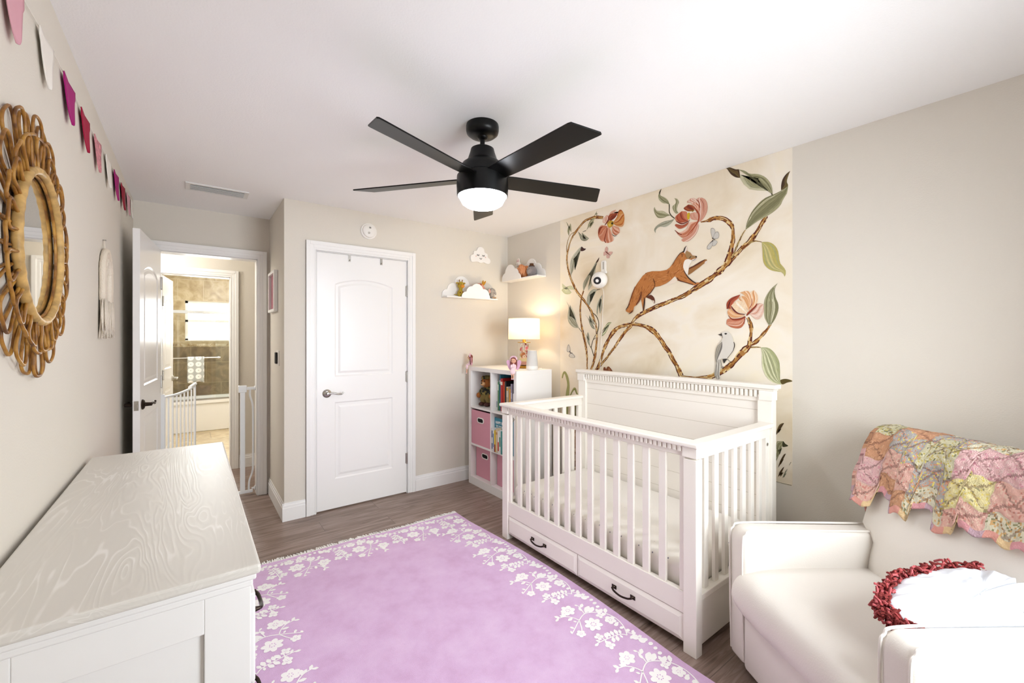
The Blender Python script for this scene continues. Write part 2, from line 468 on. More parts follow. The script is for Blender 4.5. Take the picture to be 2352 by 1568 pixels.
struct('wall_entry', G().box(XL, EX0, YD, YD+TH, 0, CEIL).box(EX1, XJ+TH, YD, YD+TH, 0, CEIL).box(EX0, EX1, YD, YD+TH, EZ, CEIL)
       .box(XJ+TH, 1.7, YD, YD+TH, 0, CEIL), M_wall, 'wall around the entry door')
struct('wall_left', G().box(XL-TH, XL, YB-TH, YD+TH, 0, CEIL), M_wall, 'beige wall with mirror and garland')
WX0, WX1, WZ0, WZ1 = 0.85, 2.05, 0.75, 1.95
struct('wall_back', G().box(XL, WX0, YB-TH, YB, 0, CEIL).box(WX1, XR, YB-TH, YB, 0, CEIL).box(WX0, WX1, YB-TH, YB, 0, WZ0).box(WX0, WX1, YB-TH, YB, WZ1, CEIL), M_wall)
BX0, BX1, BZ = -0.245, 0.345, 2.03     # bathroom door opening
struct('wall_hall', G().box(-1.6, BX0, HY, HY+TH, 0, CEIL).box(BX1, 1.7, HY, HY+TH, 0, CEIL).box(BX0, BX1, HY, HY+TH, BZ, CEIL)
       .box(-1.6-TH, -1.6, YD+TH, HY, 0, CEIL).box(1.7, 1.7+TH, YD, HY+TH, 0, CEIL).box(-1.6, XL-TH, YD, YD+TH, 0, CEIL), M_wall, 'hall wall with the bathroom doorway')
# bathroom shell: plaster near the door, tile around the tub
TB = 7.72
struct('wall_bathroom_left', G().box(-0.75, -0.62, HY+TH, BY+TH, 0, CEIL), M_wall)
struct('wall_bathroom_right', G().box(1.27, 1.4, HY+TH, BY+TH, 0, CEIL), M_wall)
BWX0, BWX1, BWZ0, BWZ1 = -0.072, 0.86, 1.335, 1.975
def band(z0, z1):
    g = G()
    for a, b, lo, hi in ((-0.62, BWX0, z0, z1), (BWX1, 1.27, z0, z1), (BWX0, BWX1, z0, min(z1, BWZ0)), (BWX0, BWX1, max(z0, BWZ1), z1)):
        if hi-lo > 1e-4: g.box(a, b, BY, BY+TH, lo, hi)
    g.box(-0.62, -0.605, TB, BY, z0, z1); g.box(1.255, 1.27, TB, BY, z0, z1)
    return g
struct('wall_bathroom_back', band(0, 1.24), M_tile_lo, 'dark tan wall tile around the tub')
struct('trim_1', band(1.24, 1.29), M_tile_band, 'mosaic border between the two wall tiles')
struct('wall_bathroom_upper', band(1.29, CEIL), M_tile_hi, 'light tan wall tile above the mosaic border')

# baseboards with a stepped top
def skirt(g, a, b, n, h=0.135):
    """a,b: ends on the wall plane (x,y); n: outward normal"""
    a, b, n = Vector((*a, 0)), Vector((*b, 0)), Vector((*n, 0))
    prof = [(0, 0), (0.014, 0), (0.014, h*0.72), (0.010, h*0.75), (0.010, h*0.86), (0.006, h*0.90), (0.005, h), (0, h)]
    vs = [p+n*o+Vector((0, 0, z)) for p in (a, b) for o, z in prof]
    k = len(prof)
    return g.add(vs, [tuple(range(k-1, -1, -1)), tuple(range(k, 2*k))]+[(i, (i+1) % k, k+(i+1) % k, k+i) for i in range(k)])
struct('baseboard_far', skirt(skirt(G(), (XJ-0.0132, YC), (CX0-0.065, YC), (0, -1)), (CX1+0.065, YC), (XR, YC), (0, -1)), M_trim)
struct('baseboard_alcove', skirt(G(), (XJ, YC-0.011), (XJ, YD), (-1, 0)), M_trim)
struct('baseboard_entry', skirt(G(), (XL, YD), (EX0-0.07, YD), (0, -1)), M_trim)
struct('baseboard_left', skirt(G(), (XL, YB), (XL, YD), (1, 0)), M_trim)
struct('baseboard_right', skirt(G(), (XR, YB), (XR, YC), (-1, 0)), M_trim)
struct('baseboard_back', skirt(G(), (XL, YB), (XR, YB), (0, 1)), M_trim)
struct('baseboard_hall', skirt(skirt(G(), (BX1+0.065, HY), (1.7, HY), (0, -1)), (-1.6, HY), (BX0-0.065, HY), (0, -1)), M_trim)

# door casings: jamb lining plus a stepped architrave
def casing(name, x0, x1, zt, y, s, depth, label, w=0.072):
    """opening x0..x1 up to zt; architrave on plane y, s = outward y direction"""
    t = 0.016; g = G()
    j = 0.016
    ya, yb = sorted((y, y-s*depth))
    g.box(x0, x0+j, ya, yb, 0, zt-j); g.box(x1-j, x1, ya, yb, 0, zt-j); g.box(x0, x1, ya, yb, zt-j, zt)
    for i, (o0, o1, th) in enumerate(((0.006, w+0.006, 0.010), (0.024, w+0.006, 0.014), (0.048, w+0.006, 0.019), (0.006, 0.014, 0.013))):
        a, b = sorted((y, y+s*th))
        g.box(x0+j-o1, x0+j-o0, a, b, 0, zt-j+o1)
        g.box(x1-j+o0, x1-j+o1, a, b, 0, zt-j+o1)
        g.box(x0+j-o0, x1-j+o0, a, b, zt-j+o0, zt-j+o1)
    return struct(name, g, M_trim, label, bevel=0.002)
casing('trim_2', CX0, CX1, CZ, YC, -1, TH, 'white closet door casing')
casing('trim_3', EX0, EX1, EZ, YD, -1, TH, 'white entry door casing')
casing('trim_4', BX0, BX1, BZ, HY, -1, TH, 'white bathroom door casing')

# doors ------------------------------------------------------------
def lever(parent, x, y, z, sy, dx, m=M_nickel, L=0.115, name='lever_handle'):
    """lever on a round rose; sy: outward y sign, dx: lever direction"""
    g = G()
    g.lathe([(0.0, 0), (0.033, 0), (0.033, 0.006), (0.026, 0.012), (0.013, 0.016), (0.011, 0.05), (0.0, 0.052)] if sy > 0 else
            [(0.0, 0), (0.033, 0), (0.033, -0.006), (0.026, -0.012), (0.013, -0.016), (0.011, -0.05), (0.0, -0.052)], (x, y, z), 24, ax='y')
    pts = crom([(x, y+sy*0.045, z), (x+dx*L*0.3, y+sy*0.05, z+0.006), (x+dx*L*0.6, y+sy*0.052, z-0.004), (x+dx*L*0.88, y+sy*0.05, z-0.006), (x+dx*L, y+sy*0.05, z+0.008)], 6)
    g.tube(pts, [0.0085-0.003*i/len(pts) for i in range(len(pts))], 10)
    return put(name, g, m, parent, smooth=True, world=False)
def hinge(parent, x, y, z, h=0.09, m=M_nickel, dy=-0.004):
    g = G(); g.tube([(x, y+dy, z-h/2), (x, y+dy, z+h/2)], 0.007, 10); g.box(x-0.012, x+0.012, y-0.001, y+0.004, z-h/2, z+h/2)
    for e in (-1, 1): g.ell((x, y+dy, z+e*h/2), (0.0085, 0.0085, 0.006), 8, 6)
    return put('hinge', g, m, parent, smooth=True, world=False)

d = sthing('door_1', 'closed white two panel closet door', (0.793, YC+0.004, 0.010))
W1, H1 = 0.745, 2.055
pan = lambda w, h: [arch_panel(0.135, w-0.125, 1.06, h-0.245, 0.05), rect_panel(0.135, w-0.125, 0.235, 0.855)]
link_mesh('door_panel', panel_slab(W1, H1, 0.035, pan(W1, H1)), M_door, d, world=False, smooth=True, angle=12)
lever(d, 0.075, 0, 0.93, -1, 1)
for z in (0.30, 1.03, 1.79): hinge(d, W1+0.004, 0.0, z)
put('latch_plate', G().box(-0.006, 0.0, 0.002, 0.03, 0.90, 0.96), M_nickel, d, world=False)

# entry door, swung open against the left wall
ang = math.radians(-90-5.0)
d = sthing('door_2', 'open white entry door by the left wall', (-0.2225, 4.325, 0.012), ang)
W2, H2 = 0.775, 2.06
# local x runs from the hinge to the free edge; y+ is the side that shows
link_mesh('door_panel', panel_slab(W2, H2, 0.035, pan(W2, H2)), M_door, d, world=False, smooth=True, angle=12)
lever(d, W2-0.065, 0.035, 0.945, 1, -1, M_bronze); lever(d, W2-0.065, 0.0, 0.945, -1, -1, M_bronze)
put('latch_plate', G().box(W2, W2+0.002, 0.006, 0.029, 0.915, 0.975).box(W2, W2+0.008, 0.012, 0.023, 0.935, 0.955), M_nickel, d, world=False)
for z in (0.28, 1.03, 1.80): hinge(d, -0.006, 0.03, z, dy=0.008)

# bathroom door, swung into the bathroom
d = sthing('door_3', 'white bathroom door standing open', (-0.224, HY+TH+0.012, 0.012), math.radians(83.0))
W3, H3 = 0.545, 2.0
link_mesh('door_panel', panel_slab(W3, H3, 0.035, [arch_panel(0.10, W3-0.10, 1.05, H3-0.24, 0.045), rect_panel(0.10, W3-0.10, 0.23, 0.85)]), M_door, d, world=False, smooth=True, angle=12)
lever(d, W3-0.06, 0.0, 0.93, -1, -1, M_nickel, 0.09)
for z in (0.25, 1.0, 1.74): hinge(d, -0.012, 0.0, z, dy=-0.006)

# windows ------------------------------------------------------------
def window(name, x0, x1, z0, z1, y, depth, label, rail=0.045):
    w = sthing(name, label, ((x0+x1)/2, y, z0))
    zm = (z0+z1)/2; g = G()
    for a, b, c, e in ((x0, x0+rail, z0, z1), (x1-rail, x1, z0, z1), (x0, x1, z0, z0+rail), (x0, x1, z1-rail, z1), (x0, x1, zm-0.02, zm+0.02)):
        g.box(a, b, y, y+depth, c, e)
    put('window_frame', g, M_trim, w, bevel=0.003)
    put('window_pane', G().box(x0+rail, x1-rail, y+depth*0.45, y+depth*0.55, z0+rail, zm-0.02).box(x0+rail, x1-rail, y+depth*0.45, y+depth*0.55, zm+0.02, z1-rail), M_pane, w)
    return w
window('window_1', WX0, WX1, WZ0, WZ1, YB-0.10, 0.05, 'daylight window behind the camera')
w = window('window_2', BWX0, BWX1, BWZ0, BWZ1, BY+0.04, 0.05, 'bright bathroom window over the tub', 0.04)
put('window_sill', G().box(BWX0, BWX1, BY, BY+0.04, BWZ0, BWZ0+0.012), M_trim, w)
# ================================================================= FURNITURE
# ---- ceiling fan
FX, FY = 1.157, 1.778
fan = thing('ceiling_fan', 'matte black five blade ceiling fan with a lit white bowl light', 'ceiling fan', (FX, FY, CEIL))
put('canopy', G().lathe([(0.0, 0), (0.079, 0), (0.081, -0.008), (0.081, -0.028), (0.077, -0.043), (0.062, -0.055), (0.036, -0.060), (0.0, -0.060)], (0, 0, 0), 40), M_fan, fan, smooth=True, world=False)
put('downrod', G().lathe([(0.012, -0.05), (0.012, -0.13)], n=16).lathe([(0.028, -0.058), (0.024, -0.068), (0.013, -0.074)], n=24), M_fan, fan, smooth=True, world=False)
put('motor_housing', G().lathe([(0.0, -0.112), (0.045, -0.113), (0.057, -0.120), (0.062, -0.14), (0.074, -0.175), (0.086, -0.187), (0.100, -0.197), (0.112, -0.222), (0.116, -0.250), (0.110, -0.254), (0.0, -0.254)], n=48), M_fan, fan, smooth=True, world=False)
put('light_ring', G().lathe([(0.0, -0.252), (0.118, -0.252), (0.126, -0.258), (0.128, -0.300), (0.126, -0.352), (0.122, -0.355), (0.119, -0.350), (0.119, -0.300), (0.0, -0.300)], n=48), M_fan, fan, smooth=True, world=False)
put('light_bowl', G().lathe([(0.0, -0.320), (0.116, -0.320), (0.117, -0.342), (0.113, -0.366), (0.100, -0.390), (0.078, -0.404), (0.045, -0.410), (0.0, -0.411)], n=48), M_bowl, fan, smooth=True, world=False)
for k in range(5):
    a = math.radians(-15.5+72*k); g = G()
    M = Matrix.Rotation(a, 4, 'Z') @ Matrix.Translation((0, 0, -0.268)) @ Matrix.Rotation(math.radians(-12), 4, 'X')
    out = [(0.075, -0.050), (0.16, -0.056), (0.63, -0.063), (0.645, -0.060), (0.697, 0.052), (0.693, 0.062), (0.675, 0.063), (0.16, 0.056), (0.075, 0.050)]
    g.prism(out, lambda p: M @ Vector((p[0], p[1], -0.003)), lambda p: M @ Vector((p[0], p[1], 0.003)))
    b = put('blade', g, M_blade, fan, world=False, bevel=0.0012)

# ---- ceiling vent
v = thing('ceiling_vent', 'white louvred air vent in the ceiling above the alcove', 'vent', (0.155, 3.70, CEIL), math.radians(0))
def fr(g, x0, x1, y0, y1, w, z0, z1):
    return g.box(x0, x1, y0, y0+w, z0, z1).box(x0, x1, y1-w, y1, z0, z1).box(x0, x0+w, y0+w, y1-w, z0, z1).box(x1-w, x1, y0+w, y1-w, z0, z1)
put('vent_frame', fr(G(), -0.185, 0.185, -0.085, 0.085, 0.028, -0.008, 0), M_vent, v, world=False, bevel=0.002)
put('vent_back', G().box(-0.157, 0.157, -0.057, 0.057, -0.0015, 0), M_ventdark, v, world=False)
for k in range(6):
    y = -0.048+0.0192*k
    put('louvre', G().box(-0.157, 0.157, -0.010, 0.010, -0.001, 0.001, M=Matrix.Translation((0, y, -0.008)) @ Matrix.Rotation(math.radians(38), 4, 'X')), M_vent, v, world=False)

# ---- dresser
DX0, DX1, DY0, DY1, DZ = -0.336, 0.108, 1.118, 2.488, 0.88
dr = thing('dresser', 'long white wood dresser standing against the left wall', 'dresser', ((DX0+DX1)/2, (DY0+DY1)/2, 0))
g = G()
g.box(DX0, DX1+0.018, DY0-0.018, DY1+0.018, DZ-0.022, DZ)
put('top', g, M_drwood, dr, bevel=0.006, seg=3)
g = G().box(DX0, DX1+0.010, DY0-0.010, DY1+0.010, DZ-0.036, DZ-0.022).box(DX0, DX1+0.004, DY0-0.004, DY1+0.004, DZ-0.052, DZ-0.036)
put('top_moulding', g, M_drpaint, dr, bevel=0.004, seg=3)
g = G(); z0, z1 = 0.07, DZ-0.052; r = 0.012; sw = 0.085
for y, s in ((DY0, 1), (DY1, -1)):            # panelled ends
    a, b = sorted((y, y+s*0.02)); c = sorted((y+s*r, y+s*0.02))
    g.box(DX0, DX0+sw, a, b, z0, z1); g.box(DX1-sw, DX1, a, b, z0, z1)
    g.box(DX0+sw, DX1-sw, a, b, z1-0.075, z1); g.box(DX0+sw, DX1-sw, a, b, z0, z0+0.09)
    g.box(DX0+sw, DX1-sw, c[0], c[1], z0+0.09, z1-0.075)
g.box(DX0, DX0+0.01, DY0+0.02, DY1-0.02, z0, z1)
g.box(DX1-0.016, DX1, DY0+0.02, DY1-0.02, z1-0.03, z1).box(DX1-0.016, DX1, DY0+0.02, DY1-0.02, z0, z0+0.03).box(DX0, DX1-0.02, DY0+0.02, DY1-0.02, z0, z0+0.015)
put('body', g, M_drpaint, dr, bevel=0.002)
for x in (DX0, DX1-0.06):
    for y in (DY0, DY1-0.06):
        put('foot', G().box(x, x+0.06, y, y+0.06, 0, 0.07), M_drpaint, dr, bevel=0.004)
def bail(parent, x, y, z, sx, L, axis='y', m=M_bronze, name='handle'):
    """bow pull standing off a face that looks along sx*x"""
    g = G()
    for e in (-1, 1):
        g.lathe([(0, 0), (0.009, 0), (0.010, sx*0.002), (0.007, sx*0.006), (0.0045, sx*0.02), (0, sx*0.022)], (x, y+e*L/2, z), 12, ax='x')
        g.box(min(x, x+sx*0.003), max(x, x+sx*0.003), y+e*L/2-0.014, y+e*L/2+0.014, z-0.009, z+0.009)
    pts = crom([(x+sx*0.016, y-L/2, z), (x+sx*0.024, y-L*0.36, z-0.005), (x+sx*0.027, y, z-0.010), (x+sx*0.024, y+L*0.36, z-0.005), (x+sx*0.016, y+L/2, z)], 5)
    g.tube(pts, 0.0048, 8)
    return put(name, g, m, parent, smooth=True)
rows = [(0.105, 0.335), (0.347, 0.577), (0.589, 0.795)]
for zi, (a, b) in enumerate(rows):
    for yi in range(2):
        ya = DY0+0.03+yi*(DY1-DY0-0.05)/2; yb = ya+(DY1-DY0-0.07)/2
        dq = put('drawer', G().box(DX1-0.014, DX1+0.012, ya, yb, a, b), M_drpaint, dr, bevel=0.004, seg=3)
        for yy in ((ya*0.78+yb*0.22), (ya*0.22+yb*0.78)):
            bail(dq, DX1+0.012, yy, (a+b)/2+0.01, 1, 0.09)

# ---- crib
KX0, KX1, KY0, KY1 = 1.735, 2.545, 0.985, 2.415
cr = thing('crib', 'ivory wooden baby crib with slatted sides under the mural', 'crib', ((KX0+KX1)/2, (KY0+KY1)/2, 0))
RT = 0.93
LW = 0.062
# corner legs; the front pair carries a cap block
for y, s in ((KY0, 1), (KY1, -1)):
    a, b = sorted((y, y+s*LW))
    g = G().box(KX0, KX0+0.048, a, b, 0, RT-0.075)
    a2, b2 = sorted((y-s*0.004, y+s*(LW+0.004)))
    g.box(KX0-0.004, KX0+0.05, a2, b2, RT-0.068, RT-0.024)
    put('leg', g, M_crib, cr, bevel=0.003)
    a, b = sorted((y, y+s*0.075))
    put('leg', G().box(KX1-0.055, KX1, a, b, 0, 1.075), M_crib, cr, bevel=0.003)
# headboard
hb = put('headboard', G().box(KX1-0.035, KX1-0.020, KY0+0.075, KY1-0.075, 0.16, 1.055).box(KX1-0.045, KX1-0.010, KY0+0.07, KY1-0.07, 1.035, 1.06)
         .box(KX1-0.040, KX1-0.012, KY0+0.02, KY1-0.02, 1.05, 1.105), M_crib, cr, bevel=0.002)
for k in range(1, 8):
    z = 0.16+0.118*k
    put('plank_groove', G().box(KX1-0.0354, KX1-0.0345, KY0+0.076, KY1-0.076, z-0.0012, z+0.0012), mat('plank_seam', '#cfc8ba', 0.9) if k == 1 else bpy.data.materials['plank_seam'], hb)
put('headboard_cap', G().box(KX1-0.068, KX1+0.006, KY0-0.022, KY1+0.022, 1.108, 1.132).box(KX1-0.060, KX1, KY0-0.012, KY1+0.012, 1.098, 1.108), M_crib, cr, bevel=0.006, seg=3)
for y in (KY0+0.03, KY1-0.03): put('cap_block', G().box(KX1-0.062, KX1-0.002, y-0.036, y+0.036, 1.045, 1.098), M_crib, cr, bevel=0.003)
def dentils(x0, x1, y0, y1, z0, z1, pitch=0.0246, w=0.0145):
    g = G(); n = int((y1-y0)/pitch)
    for i in range(n+1):
        y = y0+(y1-y0)*i/n; g.box(x0, x1, y-w/2, y+w/2, z0, z1)
    return g
put('dentil_moulding', dentils(KX1-0.057, KX1-0.038, KY0+0.085, KY1-0.085, 1.060, 1.097), M_crib, hb, bevel=0.0015)
# front rail
frail = put('front_rail', G().box(KX0+0.008, KX0+0.034, KY0+LW, KY1-LW, RT-0.068, RT-0.024), M_crib, cr, bevel=0.002)
put('dentil_moulding', dentils(KX0-0.004, KX0+0.009, KY0+LW+0.018, KY1-LW-0.018, RT-0.047, RT-0.022), M_crib, frail, bevel=0.0015)
put('rail_cap', G().box(KX0-0.018, KX0+0.062, KY0-0.016, KY1+0.016, RT-0.022, RT), M_crib, cr, bevel=0.008, seg=4)
# side rails
for y, s in ((KY0, 1), (KY1, -1)):
    a, b = sorted((y-s*0.014, y+s*0.056)); c, e = sorted((y+s*0.012, y+s*0.040))
    put('rail_cap', G().box(KX0+0.062, KX1-0.055, a, b, RT-0.024, RT-0.002), M_crib, cr, bevel=0.006, seg=3)
    put('side_rail', G().box(KX0+0.05, KX1-0.055, c, e, RT-0.078, RT-0.024), M_crib, cr, bevel=0.002)
    put('side_rail', G().box(KX0+0.048, KX1-0.055, *sorted((y+s*0.002, y+s*0.050)), 0.235, 0.262), M_crib, cr, bevel=0.003)
    put('side_panel', G().box(KX0+0.048, KX1-0.055, *sorted((y+s*0.010, y+s*0.028)), 0.035, 0.235), M_crib, cr, bevel=0.002)
    put('stile', G().box(KX1-0.095, KX1-0.055, *sorted((y+s*0.014, y+s*0.038)), 0.262, RT-0.078), M_crib, cr, bevel=0.002)
    n = 7
    for k in range(n):
        x = KX0+0.05+(KX1-0.095-KX0-0.05)*(k+0.75)/(n+0.35)
        put('slat', G().box(x-0.017, x+0.017, *sorted((y+s*0.018, y+s*0.034)), 0.262, RT-0.078), M_crib, cr, bevel=0.002)
    put('bolt', G().lathe([(0, 0), (0.009, 0), (0.009, -s*0.003), (0.004, -s*0.003), (0.004, -s*0.0015), (0, -s*0.0015)], (KX1-0.08, y+s*0.014, RT-0.115), 14, ax='y'), M_nickel, cr, smooth=True)
    put('bolt', G().lathe([(0, 0), (0.006, 0), (0.006, s*0.003), (0, s*0.003)], (KX0+0.0485+0.03, y+s*(0.034), RT-0.12), 12, ax='y'), M_nickel, cr, smooth=True)
# front slats and bottom rail
put('front_rail', G().box(KX0+0.006, KX0+0.034, KY0+LW, KY1-LW, 0.166, 0.262), M_crib, cr, bevel=0.002)
for y in (KY0+LW+0.012, KY1-LW-0.012):
    put('stile', G().box(KX0+0.010, KX0+0.030, y-0.012, y+0.012, 0.262, RT-0.068), M_crib, cr, bevel=0.002)
n = 13
for k in range(n):
    y = KY0+LW+0.024+(KY1-KY0-2*LW-0.048)*(k+1)/(n+1)
    put('slat', G().box(KX0+0.013, KX0+0.029, y-0.0185, y+0.0185, 0.262, RT-0.068), M_crib, cr, bevel=0.002)
# under-crib drawers
ym = (KY0+KY1)/2
for a, b in ((KY0+LW+0.002, ym-0.002), (ym+0.002, KY1-LW-0.002)):
    g = G().box(KX0+0.010, KX0+0.028, a, b, 0.040, 0.162)
    bx = [(a, 0.040), (b, 0.040), (b, 0.162), (a, 0.162)]; inn = inset2(bx, 0.020)
    g.add([(KX0+0.010, *p) for p in bx]+[(KX0+0.002, *p) for p in inn], [(i, (i+1) % 4, 4+(i+1) % 4, 4+i) for i in range(4)]+[(4, 5, 6, 7)])
    dq = put('drawer', g, M_crib, cr)
    bail(dq, KX0+0.002, (a+b)/2, 0.108, -1, 0.115)
put('drawer_case', G().box(KX0+0.04, KX1-0.055, KY0+0.035, KY1-0.035, 0.045, 0.155), M_crib, cr)
put('mattress_support', G().box(KX0+0.036, KX1-0.05, KY0+0.045, KY1-0.045, 0.218, 0.228), M_crib, cr)
# mattress lies in the crib
g = G(); grb(g, KX0+0.052, KX1-0.055, KY0+0.058, KY1-0.058, 0.229, 0.365, 0.035, seg=5)
mt = tag(put('crib_mattress', g, M_dots, smooth=True, angle=80), 'white crib mattress with a tiny dotted sheet inside the crib', 'mattress')

# ---- cube bookcase
SX0, SX1, SY0, SY1, SZ = 2.13, 2.52, 2.765, 3.515, 1.11
bk = thing('bookcase', 'white six cube bookcase in the corner by the closet wall', 'bookcase', ((SX0+SX1)/2, (SY0+SY1)/2, 0))
T = 0.036; SM = (SY0+SY1)/2; ZS = (0.072, 0.372, 0.388, 0.722, 0.738, SZ-T)
put('side_panel', G().box(SX0, SX1, SY0, SY0+T, 0.0, SZ-T), M_whitelam, bk, bevel=0.001)
put('side_panel', G().box(SX0, SX1, SY1-T, SY1, 0.0, SZ-T), M_whitelam, bk, bevel=0.001)
put('top', G().box(SX0, SX1, SY0, SY1, SZ-T, SZ), M_whitelam, bk, bevel=0.001)
put('base', G().box(SX0, SX1, SY0+T, SY1-T, 0.0, 0.072), M_whitelam, bk, bevel=0.001)
put('divider', G().box(SX0, SX1-0.004, SM-0.008, SM+0.008, 0.072, SZ-T), M_whitelam, bk, bevel=0.001)
for a, b in ((0.372, 0.388), (0.722, 0.738)):
    for p, q in ((SY0+T, SM-0.008), (SM+0.008, SY1-T)):
        put('shelf', G().box(SX0, SX1-0.004, p, q, a, b), M_whitelam, bk, bevel=0.001)
put('back_panel', G().box(SX1-0.004, SX1, SY0+T, SY1-T, 0.072, SZ-T), M_whitelam, bk)
NY0, NY1, OY0, OY1 = SY0+T, SM-0.008, SM+0.008, SY1-T      # near column, far column

# ---- pink fabric bins
def make_bin(name, label, y0, y1, z0, z1, x0, group):
    b = thing(name, label, 'storage bin', (x0, (y0+y1)/2, z0), 0, group)
    g = G(); x1 = x0+0.33; w = 0.004
    g.box(x0, x0+w, y0, y1, z0, z1).box(x1-w, x1, y0, y1, z0, z1).box(x0+w, x1-w, y0, y0+w, z0, z1).box(x0+w, x1-w, y1-w, y1, z0, z1).box(x0+w, x1-w, y0+w, y1-w, z0, z0+w)
    put('body', g, M_fabric_pink, b, bevel=0.003)
    ym, zm = (y0+y1)/2, z1-0.085
    def stad(hw, r, n=8):
        return [(ym+hw+r*sin(PI*i/n), zm+r*cos(PI*i/n)) for i in range(n+1)]+[(ym-hw-r*sin(PI*i/n), zm-r*cos(PI*i/n)) for i in range(n+1)]
    o, i_ = stad(0.030, 0.026), stad(0.030, 0.018)
    k = len(o); g = G()
    vs = [(x0-0.004, *p) for p in o]+[(x0-0.006, *p) for p in i_]+[(x0, *p) for p in o]+[(x0+0.002, *p) for p in i_]
    fs = []
    for q in range(k):
        r = (q+1) % k; fs += [(q, r, k+r, k+q), (q, r, 2*k+r, 2*k+q), (k+q, k+r, 3*k+r, 3*k+q)]
    g.add(vs, fs)
    put('handle_ring', g, M_plastic, b)
    put('handle_hole_shade', G().prism(i_, lambda p: (x0-0.0008, *p), lambda p: (x0-0.0002, *p)), M_dark, b)  # near-black sheet on the solid front, stands for shade inside the handle opening
    return b
make_bin('storage_bin', 'pink fabric bin in the middle row beside the birthday book', OY0+0.006, OY1-0.006, 0.3885, 0.388+0.318, SX0+0.006, 'pink fabric cube bins')
make_bin('storage_bin', 'pink fabric bin in the bottom row next to the closet wall', OY0+0.012, OY1-0.012, 0.0725, 0.072+0.295, SX0+0.055, 'pink fabric cube bins')
make_bin('storage_bin', 'pink fabric bin in the bottom row half hidden by the crib', NY0+0.012, NY1-0.012, 0.0725, 0.072+0.295, SX0+0.055, 'pink fabric cube bins')

# ---- armchair.  local x: far arm -> near arm, local y: backwards
AX, AY = 1.835, 0.892; AROT = math.atan2(-0.857, -0.515)
ch = thing('armchair', 'cream upholstered recliner armchair in the right hand corner', 'armchair', (AX, AY, 0), AROT)
AW = 0.752; AB = 0.092
def arm(x0, x1):
    g = G(); bm = bmesh.new(); bmesh.ops.create_cube(bm, size=1.0)
    for v in bm.verts:
        y = 0.0 if v.co.y < 0 else 0.70
        z = (0.055 if v.co.z < 0 else (0.602 if y == 0 else 0.560))
        v.co = Vector((x0 if v.co.x < 0 else x1, y, z))
    top = [e for e in bm.edges if all(v.co.z > 0.5 for v in e.verts) or (abs(e.verts[0].co.z-e.verts[1].co.z) > 0.3)]
    fr_ = [e for e in bm.edges if all(v.co.z > 0.5 for v in e.verts) and abs(e.verts[0].co.y-e.verts[1].co.y) < 0.01]
    bmesh.ops.bevel(bm, geom=fr_, offset=0.055, segments=6, profile=0.5, affect='EDGES', clamp_overlap=True)
    bmesh.ops.bevel(bm, geom=[e for e in bm.edges if e.calc_face_angle(0) > 0.6], offset=0.020, segments=4, profile=0.5, affect='EDGES', clamp_overlap=True)
    bm.verts.index_update()
    g.add([v.co.copy() for v in bm.verts], [tuple(v.index for v in f.verts) for f in bm.faces]); bm.free(); return g
def arm_piping(x):
    pts = [(x, 0.004, 0.075), (x, -0.001, 0.30), (x, -0.001, 0.54), (x, 0.012, 0.582), (x, 0.05, 0.598), (x, 0.30, 0.587), (x, 0.62, 0.569)]
    return G().tube(crom(pts, 5), 0.0042, 8)
for x0, x1 in ((0.0, AB), (AW-AB, AW)):
    a = put('arm', arm(x0, x1), M_leather, ch, smooth='all', world=False)
    for x in (x0+0.006, x1-0.006): put('piping', arm_piping(x), M_leather, a, smooth=True, world=False)
g = G(); grb(g, AB-0.005, AW-AB+0.005, 0.000, 0.60, 0.045, 0.30, 0.018, seg=3)
put('base_panel', g, M_leather, ch, smooth=True, world=False)
# plump seat cushion: profile swept across the seat, bulging in the middle
def seat():
    prof = crom([(0.58, 0.275), (0.30, 0.270), (0.03, 0.262), (-0.030, 0.285), (-0.058, 0.335), (-0.050, 0.395), (-0.015, 0.433), (0.06, 0.449), (0.20, 0.452), (0.40, 0.442), (0.58, 0.430)], 5)
    nx = 24; vs = []; fs = []; k = len(prof); x0, x1 = AB-0.012, AW-AB+0.012
    for i in range(nx+1):
        t = i/nx; e = 1-abs(2*t-1)**5; x = x0+(x1-x0)*t
        for y, z in prof:
            d = 0.45+0.55*e
            w = 0.0022*sin(x*46+y*30)*sin(y*22+x*9)*max(0, 1-abs(y-0.05)/0.22)
            vs.append((x, 0.25+(y-0.25)*(0.955+0.045*e), 0.345+(z-0.345)*(0.86+0.14*e)+w))
    for i in range(nx):
        for j in range(k-1): fs.append((i*k+j, i*k+j+1, (i+1)*k+j+1, (i+1)*k+j))
    fs.append(tuple(range(k))); fs.append(tuple(nx*k+j for j in range(k)))
    return G().add(vs, fs)
put('seat_cushion', seat(), M_leather, ch, smooth=True, world=False, angle=60)
